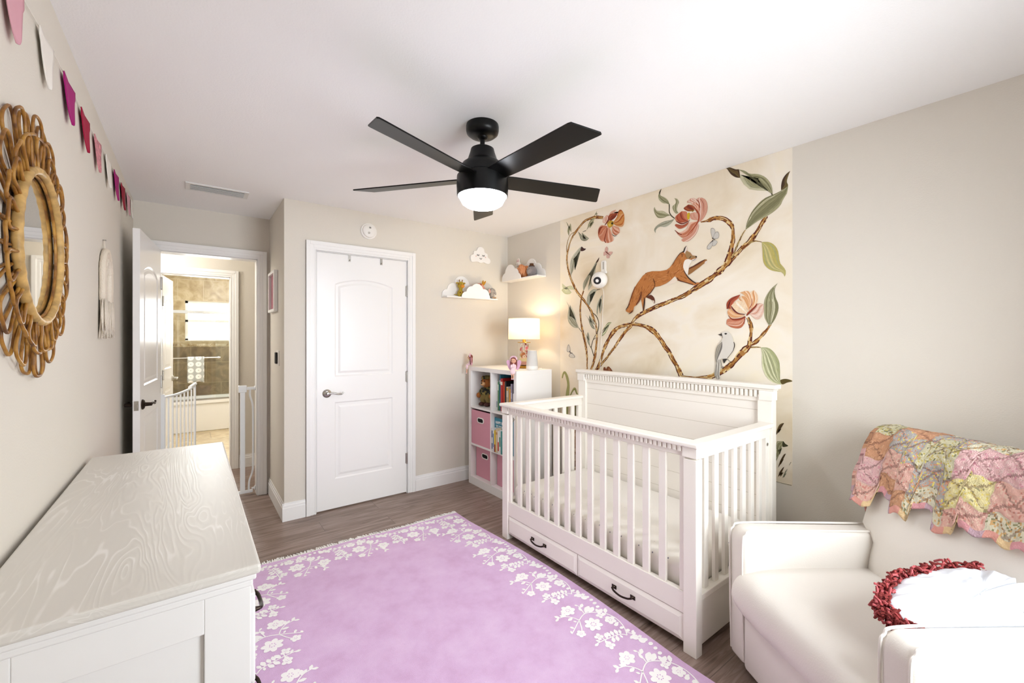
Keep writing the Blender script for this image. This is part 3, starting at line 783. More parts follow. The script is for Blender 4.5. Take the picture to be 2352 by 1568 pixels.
# backrest leans away
BT = math.atan2(0.155, 0.56)
MB = Matrix.Translation((0, 0.515, 0.40)) @ Matrix.Rotation(-BT, 4, 'X')
g = G(); grb(g, 0.040, AW-0.040, 0.085, 0.215, -0.03, 0.615, 0.035, seg=4, M=MB)
put('backrest', g, M_leather, ch, smooth='all', world=False)
def back_cushion():
    prof = crom([(0.10, 0.0), (0.02, 0.01), (-0.010, 0.06), (-0.012, 0.2), (0.0, 0.34), (0.000, 0.46), (0.012, 0.54), (0.045, 0.595), (0.10, 0.61)], 5)
    nx = 20; vs = []; fs = []; k = len(prof)
    for i in range(nx+1):
        t = i/nx; e = 1-abs(2*t-1)**6
        for y, z in prof:
            hw = (AW/2-AB+0.004)+(0.062 if z > 0.20 else 0.062*max(0, (z-0.14)/0.06))
            vs.append(MB @ Vector((AW/2+(2*t-1)*hw, 0.10+(y-0.10)*(0.62+0.38*e), z)))
    for i in range(nx):
        for j in range(k-1): fs.append((i*k+j, i*k+j+1, (i+1)*k+j+1, (i+1)*k+j))
    fs.append(tuple(range(k))); fs.append(tuple(nx*k+j for j in range(k)))
    return G().add(vs, fs)
put('back_cushion', back_cushion(), M_leather, ch, smooth=True, world=False, angle=60)
for x in (0.12, AW-0.12):
    for y in (0.12, 0.56): put('glider_foot', G().lathe([(0.035, 0.0), (0.04, 0.004), (0.04, 0.046)], (x, y, 0), 16), M_black, ch, world=False)

# ---- crochet blanket over the top of the chair
def blanket():
    rg = random.Random(11)
    # path of the cloth over the backrest in backrest space (y, z), arc-length parametrised
    path = crom([(-0.030, 0.20), (-0.020, 0.34), (-0.016, 0.46), (-0.004, 0.56), (0.040, 0.622), (0.10, 0.640), (0.17, 0.642), (0.222, 0.625), (0.236, 0.56), (0.238, 0.36)], 8)
    L = [0.0]
    for a, b in zip(path[:-1], path[1:]): L.append(L[-1]+math.dist(a, b))
    def at(s):
        s = max(0, min(L[-1]-1e-6, s)); i = 0
        while L[i+1] < s: i += 1
        t = (s-L[i])/(L[i+1]-L[i]); return [path[i][q]*(1-t)+path[i+1][q]*t for q in (0, 1)]
    X0, X1 = -0.12, AW+0.06; nx, ns = 176, 130; S = L[-1]; cs = 0.125
    pal = [('#dcd9b4', '#55601f', '#c9b83a'), ('#e3a9b4', '#d6789a', '#ecc0c4'), ('#cf8253', '#b9673a', '#dc9a70'), ('#e9dc9a', '#7d7a3c', '#e8d34a'),
           ('#a9a7ad', '#e9d94e', '#d98b66'), ('#dfd9c0', '#6b7230', '#d7a04a'), ('#e8a9a0', '#d7706c', '#f0c4b4')]
    cell = {}
    def colour(u, s):
        ci, cj = math.floor(u/cs), math.floor(s/cs); fu, fv = u/cs-ci, s/cs-cj
        if (ci, cj) not in cell: cell[(ci, cj)] = rg.choice(pal)
        p = cell[(ci, cj)]; r = rg.random()
        c = p[0] if r < 0.74 else (p[1] if r < 0.83 else p[2])
        band = sin((max(abs(fu-0.5), abs(fv-0.5)))*2*PI*3.5)
        c = [(q*0.74+k_*0.26)*(1.0 if band > -0.55 else 0.88) for q, k_ in zip(lin(c), lin('#eadfc4'))]
        if min(abs(fu-fv), abs(fu+fv-1)) < 0.05 and (int((fu+fv)*9) % 2 == 0 or int((fu-fv)*9) % 2 == 0): c = [q*0.5+0.5*w_*0.35 for q, w_ in zip(c[:3], lin('#a8584a'))]
        return (c[0], c[1], c[2], 1)
    vs = []; cols = {}
    for i in range(nx+1):
        u = X0+(X1-X0)*i/nx
        # stepped hem: granny squares set on the diagonal leave a toothed edge
        tooth = abs(((u+0.02)/0.15) % 1.0-0.5)*2
        hem = 0.085+0.055*(tooth > 0.5)+0.010*sin(u*70)-0.05*max(0, (0.12-u)/0.2)
        if u > 0.40: hem = 0.125+0.008*sin(u*80)
        if u < 0.0: hem = 0.16+0.05*sin(u*60)
        for j in range(ns+1):
            s = hem+(S-0.02-hem)*j/ns
            y, z = at(s); x = u
            puff = 0.006*sin(u*31+s*9)+0.004*sin(s*37-u*17)+0.0025*sin(u*150)*sin(s*150)
            y -= puff*(1 if s < S*0.55 else -1); z += abs(puff)*0.5
            if u < 0.045:                      # falls around the side of the back
                d = 0.045-u; x = 0.045-min(d, 0.045)-0.012*(d > 0.04)-0.01*abs(sin(s*26)); y += max(0, d-0.03)*0.75; z -= d*d*2.2+max(0, d-0.05)*0.25
            if u > AW-0.02: d = u-(AW-0.02); x = AW-0.02+min(d, 0.03); z -= d*0.9
            vs.append(MB @ Vector((x, y-0.004, z+0.004)))
    g = G(); k = ns+1
    for i in range(nx):
        for j in range(ns):
            u = X0+(X1-X0)*(i+0.5)/nx; s = S*(j+0.5)/ns
            c = colour(u+0.03, s+0.02)
            if j < 4: c = lin(('#e9a79a', '#efd0a0', '#e3a3a8', '#c9a9b4')[(i//7) % 4])
            cols[(i, j)] = c
    b = len(g.v); g.v = [tuple(v) for v in vs]
    for i in range(nx):
        for j in range(ns):
            g.f.append((i*k+j, i*k+j+1, (i+1)*k+j+1, (i+1)*k+j)); g.m.append(0); g.c.append(cols[(i, j)])
    return g
M_croch = attr_mat('crochet_yarn', 0.95, bump=0.7, bscale=260)
bl = put('crochet_blanket', blanket(), M_croch, ch, smooth='all', world=False)
mw = ROOT[ch.name]; bl.parent = None; bl.data.transform(mw); ROOT[bl.name] = Matrix.Identity(4)
so = bl.modifiers.new('cloth', 'SOLIDIFY'); so.thickness = 0.006; so.offset = 0
tag(bl, 'patchwork crochet blanket draped over the top of the armchair', 'blanket')

# ---- ruffled white pillow on the seat, leaning on the near arm
MP = mw @ Matrix.Translation((0.582, 0.385, 0.582)) @ Matrix.Rotation(math.radians(28), 4, 'Y') @ Matrix.Rotation(math.radians(5), 4, 'X')
PA, PB_ = 0.108, 0.255
pw = thing('pillow', 'white wrinkled cushion with a red ruffled edge on the armchair', 'pillow', tuple(MP.translation))
def room_left(p):
    """how far a point may still go towards the backrest and the near arm"""
    q = mw.inverted() @ p
    return q, 0.488+(q.z-0.42)*0.262, (AW-AB-0.008 if q.z < 0.625 else 9.0)
def pressed(p):
    q, ymax, xmax = room_left(p)
    q.y = min(q.y, ymax); q.x = min(q.x, xmax); q.z = max(q.z, 0.462); return mw @ q
def pillow():
    n, m = 96, 20; vs = []; fs = []; R = 0.27
    for sgn in (1, -1):
        for j in range(m+1):
            r = j/m
            for k in range(n):
                t = 2*PI*k/n
                h = 0.085*(1-r**2.6)**0.6
                h += (0.020*sin(t*13+2.2*sin(t*3))*r*(1-r)*2.2+0.012*sin(t*29)*r*r*(1-r)*3.0+0.012*sin(r*cos(t)*17+r*sin(t)*6)*(1-r)) if sgn > 0 else 0
                if sgn > 0: h += 0.020*math.exp(-((r*cos(t)-0.10)**2+(r*sin(t)-0.52)**2)*60)
                vs.append((PA*r*cos(t), PB_*r*sin(t), sgn*h*0.72))
    def idx(s, j, k): return s*(m+1)*n+j*n+k % n
    for s in (0, 1):
        for j in range(m):
            for k in range(n): fs.append((idx(s, j, k), idx(s, j, k+1), idx(s, j+1, k+1), idx(s, j+1, k)))
    g = G().add([pressed(MP @ Vector(v)) for v in vs], fs); return g
put('cushion', pillow(), mat('white_cotton_cover', '#dfe2e8', 0.85, bump=0.1, bscale=90), pw, smooth='all')
g = G(); rg = random.Random(3)
for q in range(1500):
    t = rg.random()*2*PI; rr = 0.252+rg.random()*0.040; z = rg.uniform(-0.016, 0.026)
    c = Vector((rr/0.27*PA*cos(t)+(rr-0.27)*0.5*cos(t), rr*sin(t)*0.98, z)); L = 0.007+rg.random()*0.007
    d = Vector((rg.gauss(0, 1), rg.gauss(0, 1), rg.gauss(0, 1))).normalized()*L
    q_, ymax, xmax = room_left(MP @ c)
    if q_.y > ymax-0.02 or q_.x > xmax-0.022 or q_.z < 0.478: continue
    g.tube([MP @ (c-d), MP @ (c+d*0.2+Vector((0, 0, 0.004))), MP @ (c+d)], 0.0036, 5, mi=rg.randrange(3))
put('ruffle_trim', g, [mat('red_chenille', '#6d1f1c', 0.95), mat('dusty_red_chenille', '#8f3534', 0.95), mat('rose_chenille', '#a84f52', 0.95)], pw, smooth=True)
# ================================================================= SMALL THINGS
# ---- books
def book(name, label, x, y, z, th, h, dp, cover, spine=None, group=None, rotz=0.0, cat='book'):
    """stands with its spine towards -x; y is the middle of the spine"""
    b = thing(name, label, cat, (x, y, z), rotz, group)
    c = 0.0022; g = G()
    g.box(0, c, -th/2, th/2, 0, h).box(c, dp, -th/2, -th/2+c, 0, h).box(c, dp, th/2-c, th/2, 0, h)
    put('cover', g, mat('book_cover', cover, 0.5), b, world=False, bevel=0.0008)
    put('pages', G().box(c, dp-0.004, -th/2+c, th/2-c, 0.003, h-0.003), bpy.data.materials.get('book_pages') or mat('book_pages', '#ece5d4', 0.9), b, world=False)
    if spine:
        for z0, z1, col in spine:
            put('spine_band', G().box(-0.0004, 0.0, -th/2+0.001, th/2-0.001, h*z0, h*z1), mat('spine_print', col, 0.5), b, world=False)
    return b
BX = SX0+0.055
top_row = [(0.012, .262, '#e9e7e2', [(.1, .3, '#6f8a9a')], 'white thin spine at the left end of the top row of books'),
           (0.014, .255, '#5d8a63', [(.7, .9, '#dfe5d8')], 'green thin spine second from the left on the top row'),
           (0.016, .318, '#1f6f86', [(.75, .85, '#cfe3e6')], 'tall teal book on the top row beside the red one'),
           (0.030, .288, '#b3211f', [(.15, .2, '#e8c9b0'), (.8, .9, '#f0e4d0')], 'thick red book on the top row'),
           (0.014, .262, '#d8562a', None, 'narrow orange spine right of the thick red book'),
           (0.020, .268, '#15171a', [(.1, .2, '#c9c4b8')], 'black book on the top row beside the orange spine'),
           (0.026, .222, '#d9cfb8', [(.3, .6, '#b9ab8a'), (.85, .97, '#c99a3a')], 'short cream book on the top row'),
           (0.022, .205, '#d79b2e', [(.1, .25, '#8a4a1c')], 'short mustard yellow book on the top row'),
           (0.018, .252, '#9a93a8', [(.5, .7, '#cfcbd8')], 'grey violet book near the right end of the top row'),
           (0.016, .172, '#e8e6df', [(.2, .4, '#5d7a8c')], 'small white book near the right end of the top row'),
           (0.018, .215, '#c9c75a', None, 'lime green book at the right end of the top row')]
y = NY1-0.006
for th, h, c, sp, lab in top_row:
    book('book', lab, BX+rnd.uniform(-0.004, 0.006), y-th/2, 0.739, th, h, 0.20, c, sp, 'books on the top shelf of the bookcase'); y -= th+0.0075
# face-out birthday book behind a row of thin ones
bb = thing('birthday_book', 'large teal picture book with white birthday lettering on its cover', 'book', (SX0+0.034, NY1-0.145, 0.389))
w2, h2 = 0.282, 0.287
g = G().box(0, 0.003, -w2/2, w2/2, 0, h2).box(0.017, 0.020, -w2/2, w2/2, 0, h2).box(0.003, 0.017, w2/2-0.003, w2/2, 0, h2)
put('cover', g, mat('teal_book_cover', '#1d7c93', 0.4), bb, world=False, bevel=0.001)
put('pages', G().box(0.003, 0.017, -w2/2+0.004, w2/2-0.003, 0.003, h2-0.003), bpy.data.materials['book_pages'], bb, world=False)
put('cover_picture', G().box(-0.0005, 0, -w2/2+0.02, w2/2-0.025, 0.02, 0.19), mat('cover_print', '#d9c78a', 0.5), bb, world=False)
def text(name, s, size, m, parent, loc, rot, ext=0.0006, align='LEFT', sx=1.0):
    cu = bpy.data.curves.new(name, 'FONT'); cu.body = s; cu.size = size; cu.extrude = ext; cu.align_x = align; cu.offset = size*0.018
    cu.materials.append(m); tmp = bpy.data.objects.new('tmp', cu); C.objects.link(tmp); bpy.context.view_layer.update()
    me = bpy.data.meshes.new_from_object(tmp.evaluated_get(bpy.context.evaluated_depsgraph_get())); bpy.data.objects.remove(tmp); bpy.data.curves.remove(cu)
    o = bpy.data.objects.new(name, me); C.objects.link(o); o.parent = parent; o.location = loc; o.rotation_euler = rot; o.scale = (sx, 1, 1); return o
M_letter = mat('white_lettering', '#eef2ee', 0.5)
text('cover_lettering', 'HAPPY BIRTHDAY', 0.034, M_letter, bb, (-0.001, w2/2-0.016, 0.236), (PI/2, 0, -PI/2), sx=0.80)
text('cover_lettering', 'TO YOU!', 0.034, M_letter, bb, (-0.001, w2/2-0.022, 0.200), (PI/2, 0, -PI/2), sx=0.85)
low = [(.014, .205, '#e6e4e4', [(.1, .35, '#33407a'), (.6, .9, '#33407a')], 'white and navy thin book leaning on the birthday book'),
       (.012, .200, '#dfe7ea', [(.2, .8, '#4f7fa8')], 'pale blue thin book in front of the birthday book'),
       (.018, .192, '#e6c32e', [(0, .35, '#8a1f1f')], 'yellow and dark red thin book in front of the birthday book'),
       (.024, .212, '#d9c2a0', [(.75, .85, '#b98a5a')], 'tan book in front of the birthday book'),
       (.018, .196, '#eceae4', [(.1, .5, '#c63a2a')], 'white book with a red mark in front of the birthday book'),
       (.016, .207, '#e3e8e4', [(.3, .7, '#2f7d5c')], 'white and green thin book in front of the birthday book'),
       (.020, .200, '#2f8a86', None, 'teal green thin book in front of the birthday book'),
       (.018, .190, '#c9a24a', None, 'ochre thin book half hidden by the crib post'),
       (.022, .204, '#7a8fb0', None, 'dusty blue thin book half hidden by the crib post')]
y = NY1-0.026
for th, h, c, sp, lab in low:
    book('thin_book', lab, SX0-0.012, y-th/2, 0.389, th, h-0.004, 0.044, c, sp, 'thin books in front of the birthday book'); y -= th+0.006

# ---- plush helper: one fused body, small features as parts
def plush(parent, blobs, m, size=0.004, name='body', M=None):
    g = G()
    for c, r, *rot in blobs:
        R = None
        if rot: R = Matrix.Rotation(math.radians(rot[0][1]), 3, rot[0][0])
        g.ell(c, r, 18, 12, M=R)
    if M is not None: g.v = [tuple(M @ Vector(v)) for v in g.v]
    return remesh(put(name, g, m, parent, world=False, fix=False), size)
def ells(parent, name, blobs, m, M=None):
    for c, r, *rot in blobs:
        g = G(); R = Matrix.Rotation(math.radians(rot[0][1]), 3, rot[0][0]) if rot else None
        g.ell(c, r, 14, 10, M=R)
        if M is not None: g.v = [tuple(M @ Vector(v)) for v in g.v]
        put(name, g, m, parent, world=False, smooth='all')
M_eye = mat('black_bead_eye', '#120f0e', 0.2)
# teddy bear faces -x
M_camo = mat('camouflage_cloth', '#4d4a2c', 0.9); t = M_camo.node_tree
tc = nd(t, 'ShaderNodeTexCoord'); n = nd(t, 'ShaderNodeTexVoronoi'); n.inputs['Scale'].default_value = 48; t.links.new(tc.outputs['Object'], n.inputs['Vector'])
r_ = ramp(t, [(0.0, '#1d1c16'), (0.33, '#6d6233'), (0.62, '#8a7a40'), (0.82, '#2c2b20')]); r_.color_ramp.interpolation = 'CONSTANT'
t.links.new(n.outputs['Color'], r_.inputs[0]); t.links.new(r_.outputs[0], t.nodes['Principled BSDF'].inputs['Base Color'])
M_bear = mat('brown_bear_fur', '#a5652e', 0.95, bump=0.5, bscale=300)
tb = thing('teddy_bear', 'brown teddy bear in camouflage clothes in the top left cube', 'teddy bear', (SX0+0.105, 3.365, 0.740), math.radians(12))
plush(tb, [((0.0, 0, 0.225), (0.050, 0.056, 0.050)), ((0.006, 0.047, 0.265), (0.016, 0.020, 0.020)), ((0.006, -0.047, 0.265), (0.016, 0.020, 0.020)), ((0.012, 0, 0.17), (0.03, 0.03, 0.03)),
           ((-0.022, 0.082, 0.098), (0.022, 0.022, 0.026)), ((-0.022, -0.080, 0.098), (0.022, 0.022, 0.026))], M_bear)
plush(tb, [((0.012, 0, 0.13), (0.048, 0.058, 0.066)), ((0, 0.064, 0.130), (0.026, 0.026, 0.048), ('X', 28)), ((0, -0.064, 0.130), (0.026, 0.026, 0.048), ('X', -28))], M_camo, name='jacket')
plush(tb, [((-0.006, 0.034, 0.066), (0.034, 0.030, 0.050)), ((-0.006, -0.034, 0.066), (0.034, 0.030, 0.050)), ((0.006, 0, 0.085), (0.045, 0.055, 0.034))], mat('olive_trousers', '#7d6c3a', 0.9), name='trousers')
for s in (1, -1): plush(tb, [((-0.022, s*0.036, 0.020), (0.042, 0.026, 0.020)), ((-0.004, s*0.036, 0.032), (0.026, 0.025, 0.026))], mat('dark_brown_boot', '#4a2319', 0.6), name='boot')
plush(tb, [((0.008, 0, 0.268), (0.050, 0.054, 0.022)), ((-0.020, 0, 0.262), (0.036, 0.040, 0.008))], M_camo, name='cap')
plush(tb, [((-0.046, 0, 0.214), (0.022, 0.026, 0.020))], mat('tan_muzzle', '#d3a878', 0.95), name='muzzle', size=0.003)
ells(tb, 'nose', [((-0.066, 0, 0.222), (0.007, 0.010, 0.007))], M_eye); ells(tb, 'eye', [((-0.046, 0.020, 0.240), (0.005, 0.006, 0.006)), ((-0.046, -0.020, 0.240), (0.005, 0.006, 0.006))], M_eye)
wb = thing('white_plush', 'small white plush toy peeping out behind the teddy bear', 'plush toy', (SX0+0.15, 3.215, 0.740))
plush(wb, [((0, 0, 0.045), (0.042, 0.040, 0.046)), ((-0.005, 0, 0.112), (0.034, 0.034, 0.033)), ((-0.034, 0.02, 0.02), (0.03, 0.02, 0.02)), ((-0.034, -0.02, 0.02), (0.03, 0.02, 0.02)), ((0, 0.024, 0.14), (0.010, 0.013, 0.016)), ((0, -0.024, 0.14), (0.010, 0.013, 0.016))], mat('white_plush_fur', '#ece4dc', 0.95, bump=0.5, bscale=300))
ells(wb, 'eye', [((-0.037, 0.012, 0.118), (0.004, 0.004, 0.004)), ((-0.037, -0.012, 0.118), (0.004, 0.004, 0.004))], M_eye)

# ---- table lamp filled with dried flowers
LAMPX, LAMPY = 2.415, 3.02
lp = thing('table_lamp', 'brass and glass table lamp with flowers inside and a white drum shade', 'lamp', (LAMPX, LAMPY, SZ))
put('base', G().lathe([(0, 0), (0.050, 0), (0.052, 0.004), (0.052, 0.022), (0.046, 0.026), (0, 0.026)], n=32), M_gold, lp, world=False, smooth=True)
put('glass_body', G().lathe([(0.046, 0.026), (0.053, 0.034), (0.056, 0.12), (0.056, 0.20), (0.052, 0.232), (0.050, 0.232), (0.054, 0.20), (0.054, 0.12), (0.051, 0.036)], n=32), M_frameglass, lp, world=False, smooth=True)
put('cap', G().lathe([(0, 0.230), (0.060, 0.230), (0.060, 0.236), (0.016, 0.238), (0.014, 0.262), (0.010, 0.264), (0.010, 0.32), (0, 0.32)], n=32), M_gold, lp, world=False, smooth=True)
put('stem', G().lathe([(0.004, 0.02), (0.004, 0.235)], n=12), M_plastic, lp, world=False, smooth=True)
shade = G(); R0, R1, ZA, ZB = 0.143, 0.141, 0.262, 0.448
shade.lathe([(R0, ZA), (R1, ZB), (R1-0.002, ZB), (R0-0.002, ZA), (R0, ZA)], n=48); shade.f = [f for f in shade.f if len(f) == 4]; shade.m = [0]*len(shade.f); shade.c = [None]*len(shade.f)
sh = put('lamp_shade', shade, M_shade, lp, world=False, smooth=True, fix=False)
g = G()
for k in range(3):
    a = 2*PI*k/3; g.tube([(0.008*cos(a), 0.008*sin(a), 0.315), ((R0-0.002)*cos(a), (R0-0.002)*sin(a), 0.275)], 0.002, 6)
put('shade_spider', g, M_gold, sh, world=False)
rg = random.Random(5); cols = ['#d98a8f', '#e3b07a', '#c9636b', '#f0dcc8', '#b98a3c', '#d9a3a0', '#e8c9a0', '#f3ece0', '#cf7d4f']
fm = [mat('dried_petal', c, 0.8) for c in cols]
for q in range(28):
    a = rg.random()*2*PI; r = rg.uniform(0.014, 0.034); z = 0.092+q*0.0046; g = G(); n0 = Vector((cos(a), sin(a), rg.uniform(-0.2, 0.6))).normalized(); u = n0.orthogonal().normalized(); v_ = n0.cross(u)
    c = Vector((r*cos(a), r*sin(a), z))
    for k in range(6):
        b = 2*PI*k/6; d = u*cos(b)+v_*sin(b); e = u*-sin(b)+v_*cos(b)
        g.add([c, c+d*0.011+e*0.009+n0*0.004, c+d*0.019+n0*0.006, c+d*0.011-e*0.009+n0*0.004], [(0, 1, 2, 3)], 0)
    g.ell(c+n0*0.003, (0.004, 0.004, 0.004), 8, 6, mi=1)
    put('dried_flower', g, [fm[q % len(fm)], fm[4]], lp, world=False, smooth='all')
g = G().lathe([(0, 0.030), (0.047, 0.032), (0.051, 0.05), (0.048, 0.062), (0.03, 0.068), (0, 0.070)], n=24); put('pink_filling', g, mat('pink_sand', '#cf9a8a', 0.9), lp, world=False, smooth=True)
g = G().lathe([(0, 0.068), (0.03, 0.066), (0.046, 0.062), (0.046, 0.085), (0.02, 0.10), (0, 0.10)], n=24); put('cream_filling', g, mat('cream_moss', '#e4d6a6', 0.9, bump=0.5, bscale=200), lp, world=False, smooth=True)

# ---- sound machine and its cord
sm = thing('sound_machine', 'white tapered sound machine standing on the bookcase beside the lamp', 'sound machine', (2.344, 2.822, SZ))
put('body', G().lathe([(0.050, 0.034), (0.048, 0.07), (0.044, 0.12), (0.040, 0.158), (0.039, 0.164), (0.037, 0.166), (0, 0.166)], n=32), mat('grey_speaker_cloth', '#dad7d2', 0.9, bump=0.3, bscale=600), sm, world=False, smooth=True)
put('light_base', G().lathe([(0, 0), (0.044, 0), (0.050, 0.006), (0.0515, 0.016), (0.0505, 0.034), (0, 0.034)], n=32), M_plastic, sm, world=False, smooth=True)
put('power_cord', G().tube(crom([(0.045, -0.01, 0.003), (0.075, -0.02, 0.003), (0.105, 0.00, 0.003), (0.12, 0.05, 0.003), (0.15, 0.08, 0.003), (0.170, 0.07, 0.003)], 6), 0.002, 6), M_plastic, sm, world=False)

# ---- two seated fairy dolls
def fairy(label, loc, rz, face=True):
    f = thing('fairy_doll', label, 'fairy doll', loc, rz, 'fairy dolls sitting on the bookcase')
    sk = mat('doll_skin', '#e3aa8d', 0.6); hr = mat('brown_doll_hair', '#7d3f36', 0.7); pk = mat('pink_doll_dress', '#f0d3d8', 0.8); wg = mat('lilac_doll_wing', '#d9a9c4', 0.6); fl = mat('mauve_flower_crown', '#e0b9c6', 0.8)
    plush(f, [((0, 0, 0.075), (0.021, 0.023, 0.022)), ((0.004, 0, 0.050), (0.006, 0.006, 0.012))], sk, 0.002, 'head')
    plush(f, [((0.006, 0, 0.082), (0.022, 0.027, 0.022)), ((0.010, 0.020, 0.050), (0.010, 0.010, 0.042)), ((0.010, -0.020, 0.050), (0.010, 0.010, 0.042)), ((0.014, 0, 0.05), (0.010, 0.02, 0.036))], hr, 0.0025, 'hair')
    plush(f, [((0.004, 0, 0.030), (0.013, 0.015, 0.022)), ((-0.010, 0, 0.010), (0.022, 0.021, 0.012)), ((-0.028, 0, -0.014), (0.012, 0.024, 0.024)), ((-0.004, 0.018, 0.026), (0.007, 0.007, 0.018)), ((-0.004, -0.018, 0.026), (0.007, 0.007, 0.018))], pk, 0.0025, 'dress')
    for s in (1, -1):
        put('leg', G().tube([(-0.030, s*0.008, -0.03), (-0.030, s*0.007, -0.058), (-0.031, s*0.006, -0.072)], [0.005, 0.004, 0.0035], 8), sk, f, world=False, smooth=True)
        put('shoe', G().ell((-0.034, s*0.006, -0.075), (0.008, 0.005, 0.005), 10, 8), pk, f, world=False, smooth='all')
        w = [(0.004, 0.030), (0.030, 0.072), (0.045, 0.060), (0.040, 0.036), (0.034, 0.014), (0.022, -0.004), (0.008, 0.010)]
        w = crom([(a*s*1.4, b*1.1) for a, b in w], 4, True)
        put('wing', G().prism(w, lambda p: (0.016, *p), lambda p: (0.018, *p)), wg, f, world=False)
    g = G(); rg = random.Random(2)
    for k in range(9):
        a = PI*k/8; g.ell((0.002, 0.026*cos(a), 0.088+0.020*sin(a)), (0.008, 0.008, 0.008), 10, 8)
    remesh(put('flower_crown', g, fl, f, world=False, fix=False), 0.0025)
    ells(f, 'eye', [((-0.0195, 0.009, 0.076), (0.002, 0.0026, 0.0034)), ((-0.0195, -0.009, 0.076), (0.002, 0.0026, 0.0034))], M_eye)
    return f
fairy('pink fairy doll with wings sitting on the near front corner of the bookcase', (SX0-0.004, 2.80, SZ+0.012), math.radians(40))
fairy('pink fairy doll sitting at the far left corner of the bookcase', (SX0-0.004, SY1-0.03, SZ+0.012), math.radians(-40))

# ---- cloud shelves, cloud sign
def cloud(circ, base, n=90):
    """outline of a row of overlapping circles cut flat at base"""
    x0 = min(c[0]-c[2] for c in circ); x1 = max(c[0]+c[2] for c in circ); pts = [(x0, base), (x1, base)]
    for i in range(n+1):
        x = x1-(x1-x0)*i/n; z = base
        for cx, cz, r in circ:
            d = r*r-(x-cx)**2
            if d > 0: z = max(z, cz+math.sqrt(d))
        pts.append((x, z))
    return pts
def cloud_shelf(label, L, dp, back, front, loc, rz):
    """local x along the shelf, local -y out from the wall"""
    s = thing('cloud_shelf', label, 'wall shelf', loc, rz)
    put('shelf_board', G().box(0, L, -dp, 0, 0, 0.012), M_whitelam, s, world=False, bevel=0.001)
    put('back_cloud', G().prism(cloud(back, 0.012), lambda p: (p[0], -0.009, p[1]), lambda p: (p[0], -0.0005, p[1])), M_whitelam, s, world=False, bevel=0.001)
    put('front_cloud', G().prism(cloud(front, 0.0), lambda p: (p[0], -dp-0.009, p[1]), lambda p: (p[0], -dp-0.0002, p[1])), M_whitelam, s, world=False, bevel=0.001)
    return s
cloud_shelf('white cloud shelf holding a giraffe and an elephant on the closet wall', 0.573, 0.108, [(0.055, 0.03, 0.055), (0.12, 0.085, 0.062), (0.215, 0.135, 0.085), (0.325, 0.07, 0.075), (0.395, 0.03, 0.045)],
            [(0.205, 0.01, 0.052), (0.265, 0.055, 0.062), (0.325, 0.075, 0.070), (0.405, 0.04, 0.058), (0.425, 0.01, 0.05)], (1.886, YC, 1.762), 0)
cloud_shelf('white cloud shelf holding orange plush on the mural wall', 0.545, 0.108, [(0.19, 0.03, 0.05), (0.25, 0.09, 0.065), (0.335, 0.125, 0.075), (0.425, 0.085, 0.062), (0.485, 0.03, 0.058)],
            [(0.062, 0.02, 0.062), (0.135, 0.075, 0.082), (0.215, 0.055, 0.055), (0.255, 0.01, 0.052)], (XR, 3.545, 1.957), -PI/2)
cs_ = thing('cloud_sign', 'small white smiling cloud sign high on the closet wall', 'wall sign', (2.312, YC, 2.128))
oc = crom([(-0.116, 0.030), (-0.112, 0.068), (-0.085, 0.082), (-0.078, 0.112), (-0.048, 0.122), (-0.028, 0.155), (0.008, 0.163), (0.038, 0.146), (0.048, 0.115), (0.080, 0.100), (0.086, 0.070), (0.112, 0.050), (0.116, 0.022), (0.095, 0.004), (0.062, 0.006), (0.036, 0.014), (0.0, 0.004), (-0.035, 0.014), (-0.070, 0.008), (-0.100, 0.006)], 4, True)
put('panel', G().prism(oc, lambda p: (p[0], -0.022, p[1]), lambda p: (p[0], -0.0005, p[1])), M_whitelam, cs_, world=False, bevel=0.002)
fy = -0.0228
for s in (-1, 1):
    g = G().tube(crom([(s*0.032-0.012, fy, 0.086), (s*0.032-0.006, fy, 0.078), (s*0.032+0.006, fy, 0.078), (s*0.032+0.012, fy, 0.086)], 4), 0.0026, 6)
    for e in (-0.009, 0.0, 0.009): g.tube([(s*0.032+e, fy, 0.079), (s*0.032+e*1.4, fy, 0.070)], 0.0018, 5)
    put('eyelash', g, M_black, cs_, world=False)
    put('cheek', G().lathe([(0, 0), (0.006, 0), (0.006, -0.0006), (0, -0.0006)], (s*0.056, fy+0.0006, 0.066), 14, ax='y'), mat('pink_cheek', '#e3b9b0', 0.8), cs_, world=False)
put('smile', G().tube(crom([(-0.013, fy, 0.052), (-0.007, fy, 0.044), (0.007, fy, 0.044), (0.013, fy, 0.052)], 5), 0.0026, 6), M_black, cs_, world=False)

# ---- plush toys on the shelves
SZ1 = 1.774
M_gir = mat('mustard_plush', '#b39a35', 0.95, bump=0.5, bscale=300); M_girs = mat('brown_spot_plush', '#8a5a26', 0.95)
gi = thing('giraffe_plush', 'mustard giraffe plush toy on the left cloud shelf', 'plush toy', (2.055, 3.545, SZ1), math.radians(-8))
plush(gi, [((0, 0, 0.034), (0.030, 0.028, 0.034)), ((0.004, 0, 0.070), (0.018, 0.017, 0.028)), ((0.004, -0.006, 0.112), (0.034, 0.030, 0.036)), ((-0.018, -0.016, 0.012), (0.014, 0.020, 0.012)), ((0.022, -0.016, 0.012), (0.014, 0.020, 0.012)), ((-0.034, -0.004, 0.132), (0.013, 0.006, 0.009)), ((0.040, -0.004, 0.132), (0.013, 0.006, 0.009)), ((-0.044, 0.006, 0.022), (0.022, 0.005, 0.005))], M_gir, 0.003)
plush(gi, [((0.008, -0.034, 0.100), (0.022, 0.016, 0.017))], mat('orange_muzzle', '#c9862e', 0.95), 0.003, 'muzzle')
